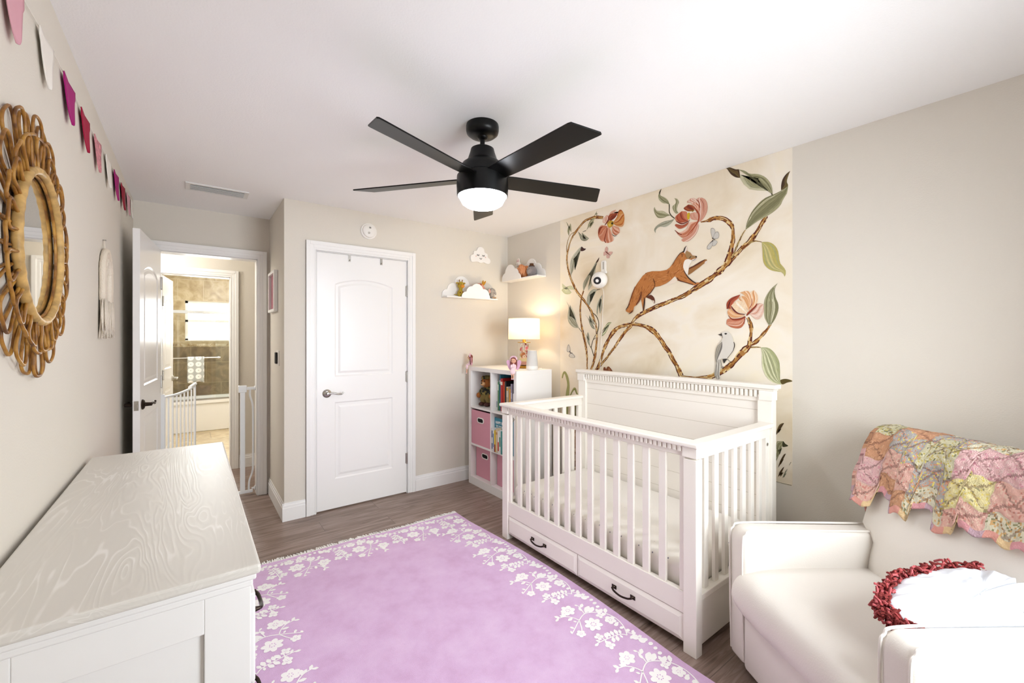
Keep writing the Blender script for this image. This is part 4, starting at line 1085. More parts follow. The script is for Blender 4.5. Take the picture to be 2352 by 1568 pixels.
for x in (-0.010, 0.018): put('horn', G().tube([(x, -0.002, 0.140), (x*1.1, -0.002, 0.158)], 0.004, 8).ell((x*1.1, -0.002, 0.160), (0.006, 0.006, 0.006), 10, 8), M_girs, gi, world=False, smooth=True)
ells(gi, 'spot', [((-0.022, -0.022, 0.120), (0.009, 0.004, 0.009)), ((0.026, -0.022, 0.126), (0.007, 0.004, 0.008)), ((-0.010, -0.026, 0.040), (0.009, 0.004, 0.008)), ((0.016, -0.024, 0.046), (0.007, 0.004, 0.008))], M_girs)
ells(gi, 'eye', [((-0.006, -0.034, 0.122), (0.003, 0.002, 0.004)), ((0.022, -0.034, 0.122), (0.003, 0.002, 0.004))], M_eye)
M_pk = mat('dusty_pink_plush', '#d59a8c', 0.95, bump=0.5, bscale=300)
dk = thing('bunny_plush', 'pink plush with golden upright ears behind the front cloud', 'plush toy', (2.258, 3.543, SZ1+0.0005), 0)
plush(dk, [((0, 0, 0.045), (0.045, 0.034, 0.046)), ((0.008, -0.002, 0.112), (0.046, 0.034, 0.036)), ((-0.036, -0.002, 0.108), (0.026, 0.022, 0.026)), ((0.046, -0.006, 0.096), (0.024, 0.024, 0.028))], M_pk)
plush(dk, [((0.006, -0.020, 0.116), (0.012, 0.018, 0.030), ('Y', 20))], mat('rust_stripe_plush', '#a8542f', 0.95), 0.003, 'mane')
for dx, an in ((0.052, 12), (0.070, 34)): put('ear', G().ell((dx, 0.002, 0.150), (0.010, 0.007, 0.032), 14, 10, M=Matrix.Rotation(math.radians(an), 3, 'Y')), mat('golden_ear_plush', '#b98424', 0.95), dk, world=False, smooth='all')
plush(dk, [((0.070, -0.022, 0.066), (0.024, 0.018, 0.020))], mat('grey_muzzle_plush', '#cfc8bf', 0.95), 0.003, 'muzzle'); ells(dk, 'nose', [((0.054, -0.040, 0.074), (0.006, 0.004, 0.005))], M_eye)
el = thing('elephant_plush', 'grey elephant plush at the right end of the left cloud shelf', 'plush toy', (2.410, 3.535, SZ1+0.0005), math.radians(20))
M_el = mat('grey_plush', '#a9a29a', 0.95, bump=0.5, bscale=300)
plush(el, [((0, 0, 0.036), (0.028, 0.028, 0.034)), ((0, -0.006, 0.078), (0.032, 0.028, 0.030)), ((0.002, -0.036, 0.066), (0.010, 0.014, 0.012)), ((0.004, -0.046, 0.050), (0.009, 0.009, 0.016)), ((-0.016, -0.020, 0.010), (0.012, 0.018, 0.010)), ((0.018, -0.020, 0.010), (0.012, 0.018, 0.010))], M_el, 0.003)
for s in (-1, 1):
    e = put('ear', G().ell((s*0.038, 0.0, 0.078), (0.022, 0.006, 0.028), 14, 10, M=Matrix.Rotation(math.radians(s*14), 3, 'Y')), M_el, el, world=False, smooth='all')
    put('inner_ear', G().ell((s*0.038, -0.004, 0.076), (0.015, 0.004, 0.020), 12, 8, M=Matrix.Rotation(math.radians(s*14), 3, 'Y')), mat('pink_inner_ear', '#cf9a90', 0.95), e, world=False, smooth='all')
ells(el, 'eye', [((-0.013, -0.031, 0.086), (0.003, 0.002, 0.003)), ((0.015, -0.031, 0.086), (0.003, 0.002, 0.003))], M_eye)
ells(el, 'foot_pad', [((-0.016, -0.036, 0.010), (0.009, 0.003, 0.008)), ((0.018, -0.036, 0.010), (0.009, 0.003, 0.008))], mat('tan_foot_pad', '#b98a52', 0.95))
SZ2 = 1.9695
ob = thing('orange_plush', 'shaggy orange plush animal on the right cloud shelf', 'plush toy', (XR-0.052, 3.270, SZ2+0.004), 0)
plush(ob, [((0, 0, 0.060), (0.036, 0.060, 0.060)), ((-0.006, 0.03, 0.10), (0.028, 0.036, 0.036)), ((-0.004, -0.052, 0.076), (0.024, 0.026, 0.036)), ((-0.01, -0.045, 0.02), (0.016, 0.014, 0.022)), ((-0.01, 0.03, 0.02), (0.016, 0.014, 0.022))], mat('orange_fur', '#d98d57', 0.95))
g = G(); rg = random.Random(9)
for q in range(260):
    a = rg.uniform(-0.075, 0.062); z = rg.uniform(0.06, 0.13); x = -0.034-rg.uniform(0, 0.006); L = min(z-0.006, rg.uniform(0.03, 0.06))
    if z > 0.128-abs(a)*0.5: continue
    g.tube([(x, a, z), (x-0.006, a+rg.uniform(-.004, .004), z-L*0.5), (x-0.003, a+rg.uniform(-.006, .006), z-L)], [0.0016, 0.0022, 0.0006], 4, mi=rg.randrange(2))
put('shaggy_coat', g, [mat('orange_yarn', '#e29a66', 0.95), mat('pale_orange_yarn', '#edb487', 0.95)], ob, world=False)
wr = thing('white_rabbit_plush', 'white rabbit plush with pink ears behind the orange plush', 'plush toy', (XR-0.034, 3.372, SZ2), 0)
plush(wr, [((0, 0, 0.07), (0.016, 0.030, 0.07)), ((-0.004, 0, 0.148), (0.022, 0.032, 0.028)), ((-0.002, 0.016, 0.186), (0.006, 0.008, 0.026)), ((-0.002, -0.006, 0.188), (0.006, 0.008, 0.026))], mat('white_rabbit_fur', '#ebe3da', 0.95), 0.003)
ells(wr, 'inner_ear', [((-0.008, 0.016, 0.182), (0.003, 0.005, 0.018)), ((-0.008, -0.006, 0.184), (0.003, 0.005, 0.018))], mat('rose_inner_ear', '#cf9c9c', 0.9)); ells(wr, 'eye', [((-0.026, 0.012, 0.152), (0.002, 0.003, 0.003)), ((-0.026, -0.010, 0.152), (0.002, 0.003, 0.003))], M_eye)
sb = thing('snowball_ornament', 'silver glitter ball with a small brown hat on the right cloud shelf', 'ornament', (XR-0.062, 3.135, SZ2+0.0005))
M_glit = mat('silver_glitter', '#a49ea0', 0.35, metal=0.6, bump=1.0, bscale=220)
put('ball', G().ell((0, 0, 0.052), (0.050, 0.050, 0.052), 24, 16), M_glit, sb, world=False, smooth='all')
put('hat', G().lathe([(0, 0.098), (0.030, 0.098), (0.030, 0.102), (0.020, 0.104), (0.019, 0.124), (0, 0.125)], n=20), mat('brown_felt', '#5d3a20', 0.9), sb, world=False, smooth=True)
ells(sb, 'eye', [((-0.044, 0.014, 0.066), (0.004, 0.004, 0.004)), ((-0.044, -0.014, 0.066), (0.004, 0.004, 0.004))], M_eye)

# ---- baby monitor camera on the mural
bc = thing('baby_monitor', 'white round baby monitor camera hanging on the mural', 'camera', (XR-0.006, 2.292, 1.80))
put('wall_bracket', G().prism([(-0.024+0.012*0, 0.115), (0.024, 0.115), (0.024, 0.195), (0.016, 0.207), (-0.016, 0.207), (-0.024, 0.195)], lambda p: (-0.008, *p), lambda p: (0.003, *p)), M_plastic, bc, world=False, bevel=0.002)
put('bracket_slot', G().box(-0.0086, -0.0078, -0.006, 0.006, 0.135, 0.195), mat('slot_shadow_grey', '#a8a49c', 0.8), bc, world=False)
put('clip', G().box(-0.022, -0.004, -0.038, 0.030, 0.098, 0.118).box(-0.020, -0.004, -0.022, 0.022, 0.06, 0.10), M_plastic, bc, world=False, bevel=0.003)
put('head', G().ell((-0.055, 0, 0.045), (0.052, 0.072, 0.066), 28, 18), M_plastic, bc, world=False, smooth='all')
MB2 = Matrix.Translation((-0.055, 0, 0.045)) @ Matrix.Rotation(math.radians(24), 4, 'Z') @ Matrix.Rotation(math.radians(-12), 4, 'Y')
g = G().lathe([(0, 0), (0.030, 0), (0.028, -0.010), (0, -0.011)], n=28, ax='x'); g.v = [tuple(MB2 @ Vector((v[0]-0.046, v[1]*1.1, v[2]))) for v in g.v]
le = put('lens_face', g, M_black, bc, world=False, smooth=True)
g = G().lathe([(0.006, -0.0112), (0.013, -0.0112), (0.013, -0.0128), (0.006, -0.0128)], n=20, ax='x'); g.v = [tuple(MB2 @ Vector((v[0]-0.046, v[1], v[2]))) for v in g.v]
put('lens_ring', g, M_plastic, le, world=False)
put('power_cord', G().tube(crom([(-0.03, -0.01, -0.018), (-0.012, -0.005, -0.04), (-0.003, 0.0, -0.09), (-0.001, 0.012, -0.20), (-0.001, 0.02, -0.36), (-0.001, 0.035, -0.52), (-0.001, 0.04, -0.72)], 8), 0.0018, 6), M_plastic, bc, world=False)
# ================================================================= RUG
RUG_STEMS=[[(0.08,-0.014),(0.049,0.035),(0.036,0.095),(0.052,0.15),(0.097,0.194),(0.138,0.211),(0.191,0.193),(0.25,0.162),(0.284,0.146)],[(0.138,0.211),(0.121,0.273)],[(0.191,0.193),(0.204,0.225),(0.23,0.254),(0.272,0.266)],[(0.08,-0.014),(0.1,0.008),(0.139,0.019),(0.188,0.028),(0.231,0.033)],[(0.191,0.193),(0.223,0.142),(0.238,0.13)],[(0.188,0.028),(0.186,0.055)],[(0.07,0.003),(0.054,-0.022),(0.047,-0.055)]]
RUG_FLOWERS=[(0.188,0.279,0.0388,6),(0.156,0.131,0.0465,7),(0.248,0.121,0.0242,5),(0.067,0.103,0.0298,5),(0.038,-0.055,0.0413,4),(0.196,0.057,0.0227,4),(0.192,-0.01,0.0245,4),(0.084,0.157,0.022,4)]
RUG_LEAVES=[((0.121,0.273),(0.13,0.287)),((0.124,0.255),(0.098,0.27)),((0.132,0.213),(0.089,0.235)),((0.115,0.203),(0.075,0.218)),((0.076,0.17),(0.067,0.198)),((0.052,0.15),(0.029,0.173)),((0.204,0.225),(0.231,0.223)),((0.225,0.25),(0.227,0.278)),((0.23,0.254),(0.244,0.271)),((0.256,0.261),(0.268,0.282)),((0.263,0.262),(0.284,0.256)),((0.25,0.162),(0.258,0.181)),((0.284,0.146),(0.277,0.159)),((0.1,0.008),(0.087,0.028)),((0.115,0.013),(0.104,0.041)),((0.135,0.019),(0.126,0.045)),((0.151,0.023),(0.145,0.05)),((0.107,0.009),(0.109,-0.009)),((0.122,0.015),(0.139,-0.009)),((0.142,0.02),(0.161,-0.003)),((0.174,0.025),(0.157,0.051)),((0.188,0.028),(0.195,0.0)),((0.211,0.029),(0.221,0.047)),((0.225,0.03),(0.247,0.028)),((0.054,-0.022),(0.034,-0.012)),((0.05,-0.034),(0.079,-0.037)),((0.042,0.106),(0.011,0.115)),((0.045,0.069),(0.068,0.068)),((0.128,0.265),(0.133,0.24)),((0.077,0.169),(0.047,0.182)),((0.22,0.207),(0.213,0.196))]
UX0, UX1, UY0, UY1, UZ = 0.135, 1.680, 0.49, 2.965, 0.012
rug = thing('rug', 'pink rug with a white floral border lying on the wood floor', 'rug', ((UX0+UX1)/2, (UY0+UY1)/2, 0))
def edge_right(y): return UX1-0.012+0.050*max(0, sin(PI*(y-1.0)/1.75)) if y > 1.0 else UX1-0.012
def edge_far(x): return UY1-0.03+0.07*(1-(x-UX0)/(UX1-UX0))*0.6+0.006*sin(x*9)
def warp(x, y):
    """plain rug coordinates (0..1 box in metres) -> the slightly wavy rug on the floor"""
    fx = (x-UX0)/(UX1-UX0); fy = (y-UY0)/(UY1-UY0)
    return (x+(edge_right(y)-UX1)*max(0, fx)**2, y+(edge_far(x)-UY1)*max(0, fy)**3)
g = G(); N, Mx = 48, 32; vs = []
for zz in (UZ, 0.001):
    for i in range(N+1):
        for j in range(Mx+1):
            p = warp(UX0+(UX1-UX0)*j/Mx, UY0+(UY1-UY0)*i/N); vs.append((p[0], p[1], zz))
w = Mx+1; K = (N+1)*w; fs = []
for i in range(N):
    for j in range(Mx):
        a = i*w+j; fs.append((a, a+1, a+w+1, a+w)); fs.append((K+a, K+a+w, K+a+w+1, K+a+1))
rim = [j for j in range(Mx)]+[i*w+Mx for i in range(N)]+[N*w+j for j in range(Mx, 0, -1)]+[i*w for i in range(N, 0, -1)]
for a, b in zip(rim, rim[1:]+rim[:1]): fs.append((a, K+a, K+b, b))
g.add(vs, fs, 0)
layer = [0]
def motif(place, flip, seed):
    rg = random.Random(seed)
    def P(d, t, zz=0.0009): x, y = warp(*place(d, t*flip)); return (x, y, UZ+zz)
    def poly(pts, zz=0.0009, mi=1):
        for d, t in pts:
            x, y = place(d, t*flip)
            if not (UX0+0.02 < x < UX1-0.02 and UY0+0.02 < y < UY1-0.02): return
        layer[0] = (layer[0]+1) % 40
        g.add([P(d, t, zz+layer[0]*0.000011) for d, t in pts], [tuple(range(len(pts)))], mi)
    for s in RUG_STEMS:
        q = crom(s, 4)
        for a, b in zip(q[:-1], q[1:]):
            d = Vector(b)-Vector(a); n = Vector((-d.y, d.x)).normalized()*0.0026
            a_, b_ = Vector(a), Vector(b); poly([a_+n, a_-n, b_-n, b_+n])
    for (x, y), (x2, y2) in RUG_LEAVES:
        a, b = Vector((x, y)), Vector((x2, y2)); d = b-a; L = max(0.020, d.length*1.25); d.normalize(); n = Vector((-d.y, d.x))
        poly([a, a+d*L*0.3+n*L*0.20, a+d*L*0.62+n*L*0.27, a+d*L*0.9+n*L*0.12, a+d*L, a+d*L*0.9-n*L*0.12, a+d*L*0.62-n*L*0.27, a+d*L*0.3-n*L*0.20], 0.0011)
    for x, y, r, n in RUG_FLOWERS:
        for k in range(n):
            t = 2*PI*(k+0.3)/n; c = Vector((x+r*0.56*cos(t), y+r*0.56*sin(t)))
            u = Vector((cos(t), sin(t))); v_ = Vector((-u.y, u.x)); wv = r*min(0.42, 0.62*math.tan(PI/n)); 
            poly([c+u*r*0.44*cos(2*PI*i/10)+v_*wv*sin(2*PI*i/10) for i in range(10)], 0.0012)
        for k in range(n):
            t = 2*PI*(k+0.8)/n; poly([(x+r*0.26*cos(t)+r*0.07*cos(2*PI*i/6), y+r*0.26*sin(t)+r*0.07*sin(2*PI*i/6)) for i in range(6)], 0.0017, 0)
        poly([(x+r*0.16*cos(2*PI*i/8), y+r*0.16*sin(2*PI*i/8)) for i in range(8)], 0.0018)
    # beaded vine near the rim
    for i in range(13):
        t = -0.20+0.381*i/13; d = 0.052+0.020*sin(2*PI*(t/0.381)); r = 0.0085+0.002*rg.random()
        poly([(d+r*1.3*cos(2*PI*k/7), t+r*sin(2*PI*k/7)) for k in range(7)], 0.0010)
YR = 1.6459
for k in range(-3, 4):
    y = YR+0.381*k
    if UY0+0.18 < y < UY1-0.30:
        motif(lambda d, t, y=y: (UX1-d, y+t), 1, k+50); motif(lambda d, t, y=y: (UX0+d, y+t), 1, k+70)
for k in range(4):
    x = UX0+0.24+0.381*k*0.97
    motif(lambda d, t, x=x: (x+t, UY1-d), 1 if k < 2 else 1, k+90); motif(lambda d, t, x=x: (x+t, UY0+d), 1, k+110)
put('pile', g, [M_rug, M_rugwhite], rug)
def fringe(y_of, s, seed):
    g = G(); rg = random.Random(seed); x = UX0+0.004
    while x < UX1-0.01:
        y = y_of(x); L = rg.uniform(0.028, 0.056); dx = rg.uniform(-0.012, 0.012)
        g.tube([(x, y-s*0.004, 0.010), (x+dx*0.4, y+s*L*0.5, 0.009), (x+dx, y+s*L, 0.004)], [0.003, 0.0036, 0.0024], 5); x += rg.uniform(0.004, 0.007)
    return g
o = put('fringe', fringe(lambda x: warp(x, UY1)[1], 1, 4), M_rugwhite, rug); o['kind'] = 'stuff'; o['label'] = 'white fringe along the far end'
o = put('fringe', fringe(lambda x: warp(x, UY0)[1], -1, 5), M_rugwhite, rug); o['kind'] = 'stuff'

# ================================================================= LEFT WALL
# ---- rattan flower mirror
MYC, MZC = 1.715, 1.632
mi = thing('rattan_mirror', 'round mirror in a looped brown rattan flower frame on the left wall', 'mirror', (XL, MYC, MZC))
def on(r, a, d): return (d, r*cos(a), r*sin(a))
put('mirror_glass', G().lathe([(0, 0.008), (0.196, 0.008), (0.196, 0.011), (0, 0.011)], n=64, ax='x'), M_mirror, mi, world=False, fix=True)
put('backing', G().lathe([(0, 0.001), (0.215, 0.001), (0.215, 0.008), (0, 0.008)], n=48, ax='x'), mat('dark_rattan_backing', '#3d2a14', 0.8), mi, world=False)
ring = G(); n = 96
ring.tube([on(0.204, 2*PI*k/n, 0.023) for k in range(n)], [0.0108+0.0007*sin(k*PI/1.5) for k in range(n)], 12, closed=True)
put('cane_ring', ring, M_cane, mi, world=False, smooth='all')
for r, d, t in ((0.191, 0.0165, 0.0036),):
    put('inner_ring', G().tube([on(r, 2*PI*k/72, d) for k in range(72)], t, 8, closed=True), M_rattan, mi, world=False, smooth='all')
rg = random.Random(17)
def loop(r0, r1, a, wd, d0, d1, t):
    """a long rattan loop standing out from the ring"""
    pts = []
    for k in range(15):
        s = k/14; u = s*2-1
        r = r0+(r1-r0)*(1-abs(u)**2.6); da = wd*math.copysign(1, u)*min(1.0, abs(u)*1.9)**0.8*(0.72+0.28*(1-abs(u)))
        pts.append(on(r, a+da*(1.0 if abs(u) < 0.75 else 0.92), d0+(d1-d0)*(1-abs(u))))
    return G().tube(crom(pts, 3), t, 7)
for k in range(28):
    a = 2*PI*k/28+rg.uniform(-0.03, 0.03); L = 0.350+rg.uniform(-0.012, 0.014)
    put('outer_loop', loop(0.205, L, a, 0.165+rg.uniform(-.012, .012), 0.006+0.007*(k % 2), 0.008+0.008*(k % 2), 0.0037), M_rattan, mi, world=False, smooth='all')
for k in range(28):
    a = 2*PI*k/28+0.08
    put('inner_loop', loop(0.206, 0.288+rg.uniform(-0.008, 0.010), a, 0.155, 0.018+0.006*(k % 2), 0.026, 0.0039), M_rattan, mi, world=False, smooth='all')

# ---- felt garland under the ceiling
gl = thing('pennant_garland', 'string of pink, red and white felt pennants along the top of the left wall', 'garland', (XL, 2.6, 2.25))
strp = [(1.05, 2.21), (1.56, 2.252), (1.80, 2.272), (2.07, 2.285), (2.34, 2.287), (2.62, 2.292), (2.94, 2.312), (3.22, 2.325), (3.50, 2.338), (3.82, 2.360), (4.10, 2.380), (4.20, 2.400)]
spath = crom(strp, 6)
put('string', G().tube([(XL+0.006, y, z) for y, z in spath], 0.0016, 5), mat('white_string', '#e9e4da', 0.9), gl)
def zat(y):
    for a, b in zip(spath[:-1], spath[1:]):
        if a[0] <= y <= b[0]: return a[1]+(b[1]-a[1])*(y-a[0])/(b[0]-a[0])
    return 2.3
felts = {'rose': mat('pale_rose_felt', '#d9a3ae', 0.95), 'white': mat('white_felt', '#ece7df', 0.95), 'magenta': mat('magenta_felt', '#a3166f', 0.95), 'crimson': mat('crimson_felt', '#a30f3a', 0.95), 'print': mat('blush_print_felt', '#d08a92', 0.95, vary=0.35, vscale=60), 'red': mat('deep_red_felt', '#96122f', 0.95)}
for nm, yc, wd, h, crl in (('rose', 1.54, .155, .155, .03), ('white', 1.84, .155, .15, .025), ('magenta', 2.135, .17, .15, .035), ('crimson', 2.42, .17, .15, .035), ('print', 2.71, .17, .15, .03), ('white', 3.03, .18, .15, .03),
                           ('magenta', 3.32, .18, .155, .035), ('red', 3.62, .18, .155, .035), ('rose', 3.91, .17, .14, .03), ('white', 4.13, .10, .13, .02)):
    z0 = zat(yc); g = G(); n, m = 8, 10; vs = []
    out = lambda v: (1-v**2.2)*1.0
    for j in range(m+1):
        v = j/m
        for i in range(n+1):
            u = (i/n-0.5)*wd*max(0.02, (1-v)**0.62 if v > 0.25 else 1.0-0.12*v)
            x = XL+0.008+crl*v*v*0.30+0.004*abs(2*i/n-1)*(1-v)+0.010*max(0, (i/n-0.5))*v
            zz = zat(yc+u)-0.002 if j == 0 else z0-h*v
            vs.append((x, yc+u, zz))
    fs = [(j*(n+1)+i, j*(n+1)+i+1, (j+1)*(n+1)+i+1, (j+1)*(n+1)+i) for j in range(m) for i in range(n)]
    g.add(vs, fs)
    p = put('pennant', g, felts[nm], gl, smooth='all', fix=False)
    s = p.modifiers.new('felt', 'SOLIDIFY'); s.thickness = 0.003; s.offset = 1
    p['label'] = {'rose': 'pale rose', 'white': 'white', 'magenta': 'magenta', 'crimson': 'crimson', 'print': 'blush print', 'red': 'deep red'}[nm]+' felt pennant'

# ---- macrame rainbow
mc = thing('macrame_hanging', 'cream cotton rainbow wall hanging with tassels on the left wall', 'wall hanging', (XL, 2.93, 1.60))
def arc(r, z0): return [(XL+0.014, 2.93-r, z0)]+[(XL+0.014, 2.93-r*cos(PI*k/10), 1.695+r*1.0*sin(PI*k/10)) for k in range(11)]+[(XL+0.014, 2.93+r, z0)]
for r, col in ((0.124, '#eadfce'), (0.100, '#e6d9c8'), (0.076, '#ece2d2')):
    q = crom(arc(r, 1.565), 3)
    put('rope_arch', G().tube(q, [0.0122+0.0009*sin(k*2.1) for k in range(len(q))], 10), mat('cotton_rope', col, 0.95, bump=0.5, bscale=200), mc, smooth='all')
put('hanger', G().tube([(XL+0.006, 2.925, 1.87), (XL+0.010, 2.905, 1.80)], 0.0018, 5).tube([(XL+0.006, 2.925, 1.87), (XL+0.010, 2.945, 1.80)], 0.0018, 5), M_cream, mc)
put('nail', G().lathe([(0, 0), (0.003, 0), (0.003, 0.012), (0.005, 0.013), (0, 0.014)], (XL, 2.925, 1.872), 10, ax='x'), M_nickel, mc)
rg = random.Random(8)
for yc in (2.805, 2.830, 2.854, 3.006, 3.030, 3.055):
    g = G()
    for k in range(22):
        a = rg.random()*2*PI; r = 0.017*math.sqrt(rg.random()); y, x = yc+r*cos(a)*0.8, XL+0.016+r*sin(a)*0.6; L = rg.uniform(0.15, 0.19)
        fl = 2.2
        g.tube([(x, y, 1.570), (x+rg.uniform(-.004, .004), yc+(y-yc)*fl+rg.uniform(-.006, .006), 1.570-L*0.5), (max(XL+0.003, x+rg.uniform(-.006, .008)), yc+(y-yc)*fl*1.3+rg.uniform(-.010, .010), 1.570-L)], [0.0034, 0.0042, 0.003], 5)
    put('tassel', g, M_cream, mc, smooth='all')

# ================================================================= FAR WALL AND ALCOVE
sd = thing('smoke_detector', 'round white smoke detector above the closet door', 'smoke detector', (1.199, YC, 2.283))
put('base', G().lathe([(0, 0), (0.068, 0), (0.068, -0.010), (0.064, -0.014), (0, -0.014)], n=48, ax='y'), M_plastic, sd, world=False, smooth=True)
put('cover', G().lathe([(0, -0.014), (0.056, -0.014), (0.054, -0.030), (0.046, -0.036), (0.018, -0.038), (0, -0.038)], n=48, ax='y'), M_plastic, sd, world=False, smooth=True)
put('test_button', G().lathe([(0, -0.038), (0.010, -0.038), (0.010, -0.041), (0.007, -0.041), (0.007, -0.0385), (0, -0.0385)], (-0.008, 0, -0.020), 20, ax='y'), mat('greyed_button', '#c9c5bd', 0.5), sd, world=False)
put('sensor_grille', G().box(-0.006, 0.010, -0.0395, -0.038, 0.018, 0.032), mat('grey_grille', '#8f8b85', 0.6), sd, world=False)
for nm, x in (('left of the pair of metal over-door hooks on the closet door', 1.044), ('right of the pair of metal over-door hooks on the closet door', 1.310)):
    h = thing('over_door_hook', nm, 'hook', (x, YC+0.003, 2.066), 0, 'over-door hooks')
    put('strap', G().box(-0.010, 0.010, -0.0016, 0.0, -0.055, 0.0).box(-0.010, 0.010, -0.0016, 0.03, 0.0, 0.0016), M_nickel, h, world=False)
    put('hook_lip', G().tube([(0, -0.002, -0.040), (0, -0.012, -0.048), (0, -0.014, -0.040)], 0.003, 6), M_nickel, h, world=False)
# framed picture on the closet block side
fp = thing('picture_frame', 'white framed pink picture on the narrow wall beside the entry', 'picture frame', (XJ, 4.055, 1.60))
g = G(); FY0, FY1, FH = -0.160, 0.160, 0.335; fw = 0.022
def frx(g, y0, y1, z0, z1, w, x0, x1): return g.box(x0, x1, y0, y1, z0, z0+w).box(x0, x1, y0, y1, z1-w, z1).box(x0, x1, y0, y0+w, z0+w, z1-w).box(x0, x1, y1-w, y1, z0+w, z1-w)
put('frame', frx(G(), FY0, FY1, 0, FH, fw, -0.030, -0.001), M_trim, fp, world=False, bevel=0.002)
put('picture', G().box(-0.008, -0.006, FY0+fw, FY1-fw, fw, FH-fw), mat('rose_picture', '#b06a78', 0.7, vary=0.25, vscale=9), fp, world=False)
put('frame_glass', G().box(-0.010, -0.009, FY0+fw, FY1-fw, fw, FH-fw), M_frameglass, fp, world=False)
ls = thing('light_switch', 'white switch plate with a black dimmer beside the entry door', 'light switch', (XJ, 3.875, 1.222))
put('plate', G().box(-0.006, 0, -0.060, 0.060, -0.060, 0.060), M_plastic, ls, world=False, bevel=0.003)
put('dimmer', G().box(-0.022, -0.006, -0.008, 0.042, -0.046, 0.046), M_black, ls, world=False, bevel=0.005)

# ================================================================= ENTRY GATE AND BATHROOM
M_gate = mat('white_gate_metal', '#eef0f1', 0.35)
gt = thing('safety_gate', 'white metal baby gate standing open in the entry doorway', 'safety gate', (0.12, YD+0.07, 0))
GY = YD+0.07; gx0, gx1 = EX0+0.018, EX1-0.018
put('bottom_bar', G().box(gx0+0.02, gx1-0.02, GY-0.012, GY+0.012, 0.016, 0.040), M_gate, gt, bevel=0.003)
put('post', G().box(gx1-0.115, gx1-0.078, GY-0.012, GY+0.012, 0.04, 0.93), M_gate, gt, bevel=0.003)
put('latch_block', G().box(gx1-0.128, gx1-0.066, GY-0.018, GY+0.018, 0.905, 0.965), M_gate, gt, bevel=0.005)
put('top_arm', G().box(gx1-0.066, gx1-0.008, GY-0.010, GY+0.010, 0.925, 0.950), M_gate, gt, bevel=0.003)
put('bent_bar', G().tube(crom([(gx1-0.040, GY, 0.925), (gx1-0.040, GY, 0.87), (gx1-0.022, GY, 0.80), (gx1-0.018, GY, 0.70), (gx1-0.018, GY, 0.30), (gx1-0.022, GY, 0.20), (gx1-0.046, GY, 0.12), (gx1-0.050, GY, 0.04)], 6), 0.008, 10), M_gate, gt, smooth=True)
for z in (0.938, 0.05):
    put('wall_cup', G().lathe([(0, 0), (0.020, 0), (0.022, -0.006), (0.010, -0.012), (0.007, -0.03), (0, -0.03)], (gx1+0.0015, GY, z), 20, ax='x'), M_gate, gt, smooth=True)
    put('wall_cup', G().lathe([(0, 0), (0.020, 0), (0.022, 0.006), (0.010, 0.012), (0.007, 0.03), (0, 0.03)], (gx0-0.0015, GY, z), 20, ax='x'), M_gate, gt, smooth=True)
put('hinge_post', G().box(gx0+0.020, gx0+0.050, GY-0.012, GY+0.012, 0.04, 0.93).box(gx0+0.006, gx0+0.020, GY-0.010, GY+0.010, 0.915, 0.945), M_gate, gt, bevel=0.003)
# swung leaf
ha, hb_ = Vector((gx0+0.045, GY+0.02, 0)), Vector((0.030, 5.00, 0)); dv = (hb_-ha); Lg = dv.length; dv.normalize()
def leaf(s, z, off=0): p = ha+dv*s; return (p.x, p.y, z)
lfm = put('leaf_frame', G().tube(crom([leaf(0, 0.905), leaf(Lg*0.35, 0.900), leaf(Lg*0.8, 0.915), leaf(Lg, 0.94)], 6), 0.011, 10).tube([leaf(0, 0.075), leaf(Lg, 0.075)], 0.010, 10).tube([leaf(0, 0.075), leaf(0, 0.905)], 0.010, 10).tube([leaf(Lg, 0.075), leaf(Lg, 0.94)], 0.010, 10), M_gate, gt, smooth=True)
put('latch_handle', G().tube([leaf(Lg*0.82, 0.930), leaf(Lg*1.02, 0.952)], 0.015, 10), M_gate, gt, smooth=True)
for k in range(1, 8): put('bar', G().tube([leaf(Lg*k/8, 0.075), leaf(Lg*k/8, 0.905)], 0.0065, 8), M_gate, gt, smooth=True)
# bath
M_tub = mat('white_tub_acrylic', '#f5f5f3', 0.2)
tb_ = thing('bathtub', 'white bathtub under the bathroom window', 'bathtub', (0.32, 8.13, 0))
TX0, TX1, TY0, TY1, TZ = -0.603, 1.253, 7.80, BY-0.002, 0.46
put('apron', G().box(TX0, TX1, TY0, TY0+0.03, 0.0, TZ-0.04), M_tub, tb_, bevel=0.01)
g = G()
rim = [(TX0, TY0-0.02), (TX1, TY0-0.02), (TX1, TY1), (TX0, TY1)]; inn = inset2(rim, 0.075); bot = inset2(rim, 0.16)
g.add([(*p, TZ) for p in rim]+[(*p, TZ) for p in inn]+[(*p, 0.10) for p in bot]+[(*p, TZ-0.045) for p in rim], [(i, (i+1) % 4, 4+(i+1) % 4, 4+i) for i in range(4)]+[(4+i, 4+(i+1) % 4, 8+(i+1) % 4, 8+i) for i in range(4)]+[(8, 9, 10, 11)]+[(i, 12+i, 12+(i+1) % 4, (i+1) % 4) for i in range(4)])
put('basin', g, M_tub, tb_)
sh_ = thing('shower_screen', 'sliding glass shower screen over the bathtub', 'shower screen', (0.32, 7.80, TZ))
SYS = 7.815
put('top_rail', G().box(TX0, TX1, SYS-0.02, SYS+0.03, 1.740, 1.785), mat('chrome_rail', '#d5d7d6', 0.25, metal=0.9), sh_, bevel=0.003)
put('bottom_track', G().box(TX0, TX1, SYS-0.015, SYS+0.025, TZ+0.0005, TZ+0.022), M_nickel, sh_)
put('glass_panel', G().box(TX0+0.01, 0.46, SYS-0.008, SYS-0.002, TZ+0.022, 1.742), M_shower, sh_)
put('glass_panel', G().box(0.30, TX1-0.01, SYS+0.014, SYS+0.020, TZ+0.022, 1.742), M_shower, sh_)
